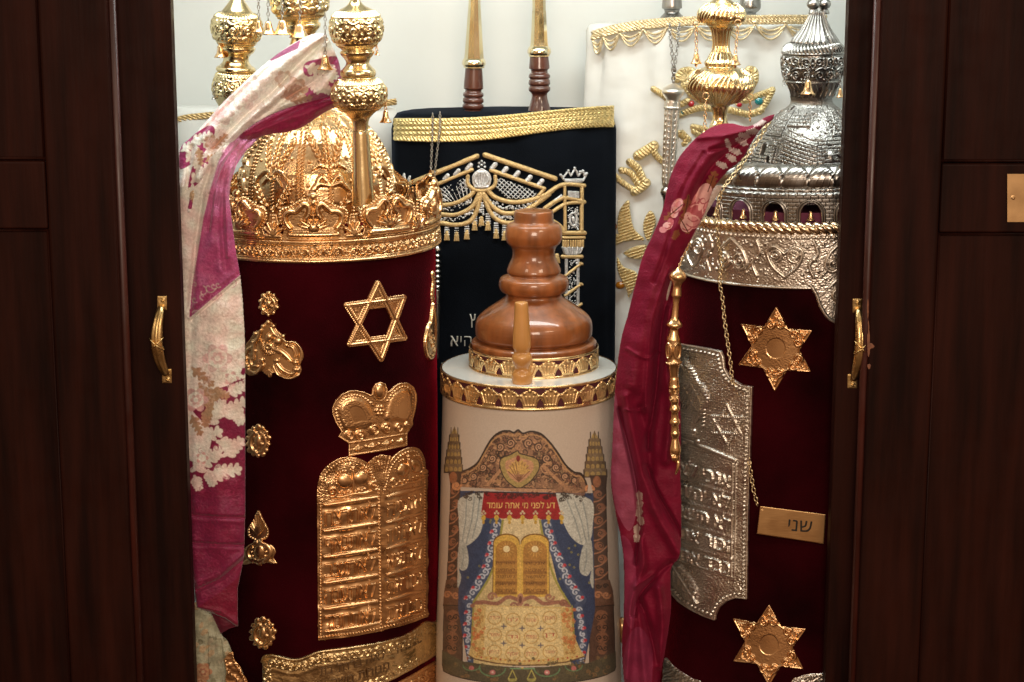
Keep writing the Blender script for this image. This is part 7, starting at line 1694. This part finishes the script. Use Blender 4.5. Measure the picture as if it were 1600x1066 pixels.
# lion on the left, star, ruled frame
c.stroke([f(1066, 712 + 0), f(1150, 722)], 3, 3.2, base=1.8); c.stroke([f(1146, 728), f(1144, 905)], 1.6, 2, base=1.8); c.stroke([f(1151, 728), f(1149, 905)], 1.2, 1.6, base=1.8); c.stroke([f(1056, 905), f(1148, 906)], 1.6, 2, base=1.8)
LN = cr([(1072, 562), (1080, 572), (1092, 590), (1104, 604), (1110, 618), (1108, 634), (1098, 646), (1090, 656), (1086, 668), (1090, 682), (1080, 686), (1066, 676), (1064, 640), (1066, 600), (1066, 575)], 5, True)
W, m = c.pmask(LN); kk = np.zeros(c.H.shape); kk[W] = m; c.H += blur(kk, 4) * 4.5
for k in range(9): x0 = 1070 + k * 3.4; y0 = 570 + k * 6.5; c.stroke(cr([(x0, y0), (x0 + 2, y0 + 10), (x0 - 4, y0 + 22)]), 1.8, 2.4, base=5.0, taper=(.7, .3)); c.stroke(cr([(x0 - 6, y0 + 16), (x0 - 2, y0 + 26), (x0 - 8, y0 + 38)]), 1.8, 2.4, base=4.5, taper=(.7, .3))
for k in range(8): c.stroke([(1096 + k * 1.4 - 6, 618 + k * 7), (1106 - k * .6, 622 + k * 6)], 1.5, 2.2, base=4.6)
for k in range(11): c.disc(1083 + k * 2.6, 576 + k * 4.6, 2.6, 6.5, base=1.4)
for a in ((1076, 665), (1086, 674), (1092, 690), (1072, 690)): c.disc(*a, 4.5, 5, base=1.5)
STR = [(1137, 633), (1160, 652), (1158, 677), (1138, 694), (1114, 676), (1113, 650)]
for tri in ((0, 2, 4), (1, 3, 5)):
    P_ = [STR[i] for i in tri]; c.stroke(P_ + [P_[0]], 2.6, 3.4, base=1.8, twist=.3, th=.2)
ROWS = ['אנכי לא', 'לא יהיה', 'לא תשא', 'זכור את', 'כבד את']
for i in range(5): c.text(ROWS[i], 1064, 768 + i * 34, 78, 19, h=3.4, warp=f, soft=.8)
for i in range(1, 5): c.ridge([f(1060, 742 + i * 34), f(1144, 742 + i * 34)], 2.4, 1.2)
LF = cr([(1052, 882), (1062, 878), (1074, 892), (1086, 908), (1093, 928), (1090, 942), (1078, 938), (1064, 926), (1052, 910)], 5, True)
W, m = c.pmask(LF); kk = np.zeros(c.H.shape); kk[W] = m; c.H += blur(kk, 3) * 3.5
for k in range(5): c.stroke([(1058 + k * 7, 888 + k * 10), (1056 + k * 8, 904 + k * 9)], 1.8, 3, base=4); c.disc(1064 + k * 6, 886 + k * 10, 3.2, 4, base=3.5)
c.stroke([(1056, 884), (1092, 942)], 1.4, 2.5, base=5)
c.H = sm(c.H)
ERs = Ell(ER.c[0], ER.c[1], ER.a + .003, ER.b + .003); ERs.flare = ER.flare
SH_ = thing('breastplate', 'tall silver torah breastplate with beaded rim, lion, star and raised letters, against right scroll', 'breastplate', ERs.surf(np.array([1110.]), np.array([960.]), np.array([0.]))[0])
c.build('embossed_plate', ERs.surf, SILVER2, SH_, sink=-1)
# ================================================================== TAG on its long chain
onR = lambda x, y, o=6: ER.surf(np.array([x], float), np.array([y], float), np.array([o], float))[0]
TG = thing('torah_tag', 'small rectangular brass tag lettered in Hebrew, hanging on a long chain on the right scroll', 'tag', onR(1236, 850, 8))
kg = mmpx(-.12)
up_ = [at(1206, 182, -.085), at(1188, 214, -.10), at(1166, 246, -.115), at(1146, 274, -.125), at(1128, 296, -.135), at(1122, 318, -.135), at(1120, 350, -.135), at(1122, 380, -.13), at(1127, 410, -.125), onR(1131, 440, 10), onR(1133, 465), onR(1136, 500), onR(1141, 535), onR(1145, 565), onR(1148, 594), onR(1155, 625, 0), onR(1163, 690, 0), onR(1169, 706, 1), onR(1174, 725), onR(1180, 765), onR(1186, 789)]
chain('tag_chain', up_, 10.5 * kg, 1.25 * kg, mat('dull_brass_chain', raw=(0.70, 0.56, 0.34), metal=1, rough=.3), TG)
TB = onR(1236, 820, 12); c = Cv(1180, 786, 1294, 856, res=2.2)
Q = [(1188, 791), (1290, 804), (1287, 850), (1183, 834)]
c.fill(Q, h=1.2, mask=True)
c.disc(1191, 795, 1.6, -1.0)
TAGM = mat('brushed_brass', raw=(0.80, 0.50, 0.23), metal=1, rough=.36, bump=.0001, bscale=60, stretch=(1, 1, 14), rvar=.05)
fTag = lambda X, Y, H: at(X, Y, float(TB[1]) - .006 + (np.asarray(X) - 1236) * -0.00004 - H * .001)
c.H = sm(c.H); c.build('plate', fTag, TAGM, TG, sink=0)
c = Cv(1225, 800, 1285, 850, res=3); c.text('שני', 1231, 829, 37, 17.5, mask=True, ang=5); c.H[:] = 1.6; c.build('engraved_letters', fTag, DARK, TG, sink=1.15)
# ================================================================== GOLD POINTER
YY = -0.185
t = thing('torah_pointer', 'slim gold pointer with a tiny hand, hanging at the inner edge of the burgundy scarf', 'pointer', at(1057, 740, YY))
pp = sp([(418, 2), (421, 5), (424, 9), (430, 13), (436, 12.5), (442, 8), (448, 6.5), (456, 7.5), (462, 8), (466, 5.5), (480, 5), (494, 6), (500, 8), (505, 12), (509, 12.5), (512, 8), (516, 7), (524, 9), (530, 11)], 3)
lathe('upper_shaft', Rev(1052, 530, 1060, 418, YY, pp), GOLD, t, n=28, ds=.7)
pp = sp([(528, 10), (545, 10.5), (560, 10), (566, 11.5), (572, 9), (580, 7.5), (588, 6.5), (592, 7.5), (600, 8), (604, 9.5), (607, 7), (616, 6.5), (626, 7.5), (631, 6), (636, 8), (640, 8.5), (644, 6), (652, 6), (656, 8), (660, 8.5), (664, 6), (672, 6), (676, 7.5), (680, 7), (684, 5.5), (692, 7), (702, 9), (710, 8), (713, 5)], 3)
rv = Rev(1055, 713, 1052, 528, YY, pp); u = UCv(rv, 528, 713, 10, res=2.6, solid=True); HW = PI * 10
for k in range(4):
    x = -HW + k * 2 * HW / 4; u.stroke(arc(x + 6, 547, 6, 12, 0, 360), 1.4, 1.8); u.stroke(spiral(x, 610, 4, 1.2, 1), 1.2, 1.6); u.stroke(spiral(x + 8, 622, 4, 1.2, -1), 1.2, 1.6)
u.stroke([(-HW, 566), (HW, 566)], 1.6, 1.6, twist=.3, th=.5); u.H = sm(u.H); u.put('lower_shaft', GOLD, t)
tube('pointing_hand', [at(1053, 706, YY), at(1056, 716, YY), at(1057, 722, YY)], [.008 * .9, .0065, .004], GOLD, t, n=16)
tube('pointing_finger', [at(1057, 716, YY), at(1060, 724, YY - .003), at(1059, 733, YY - .003), at(1055.5, 741, YY - .002)], [.003, .0026, .0022, .0018], GOLD, t, n=10)
for k in range(3): tube('curled_finger', [at(1050 + k * 2.6, 710, YY - .006), at(1051 + k * 2.6, 717, YY - .009), at(1052 + k * 2.4, 720, YY - .005)], [.0018, .0018, .0014], GOLD, t, n=8)
chain('pointer_chain', [at(1060, 420, YY), at(1066, 404, YY + .01), at(1078, 380, YY + .03)], 7 * mmpx(YY), .8 * mmpx(YY), GOLD, t)
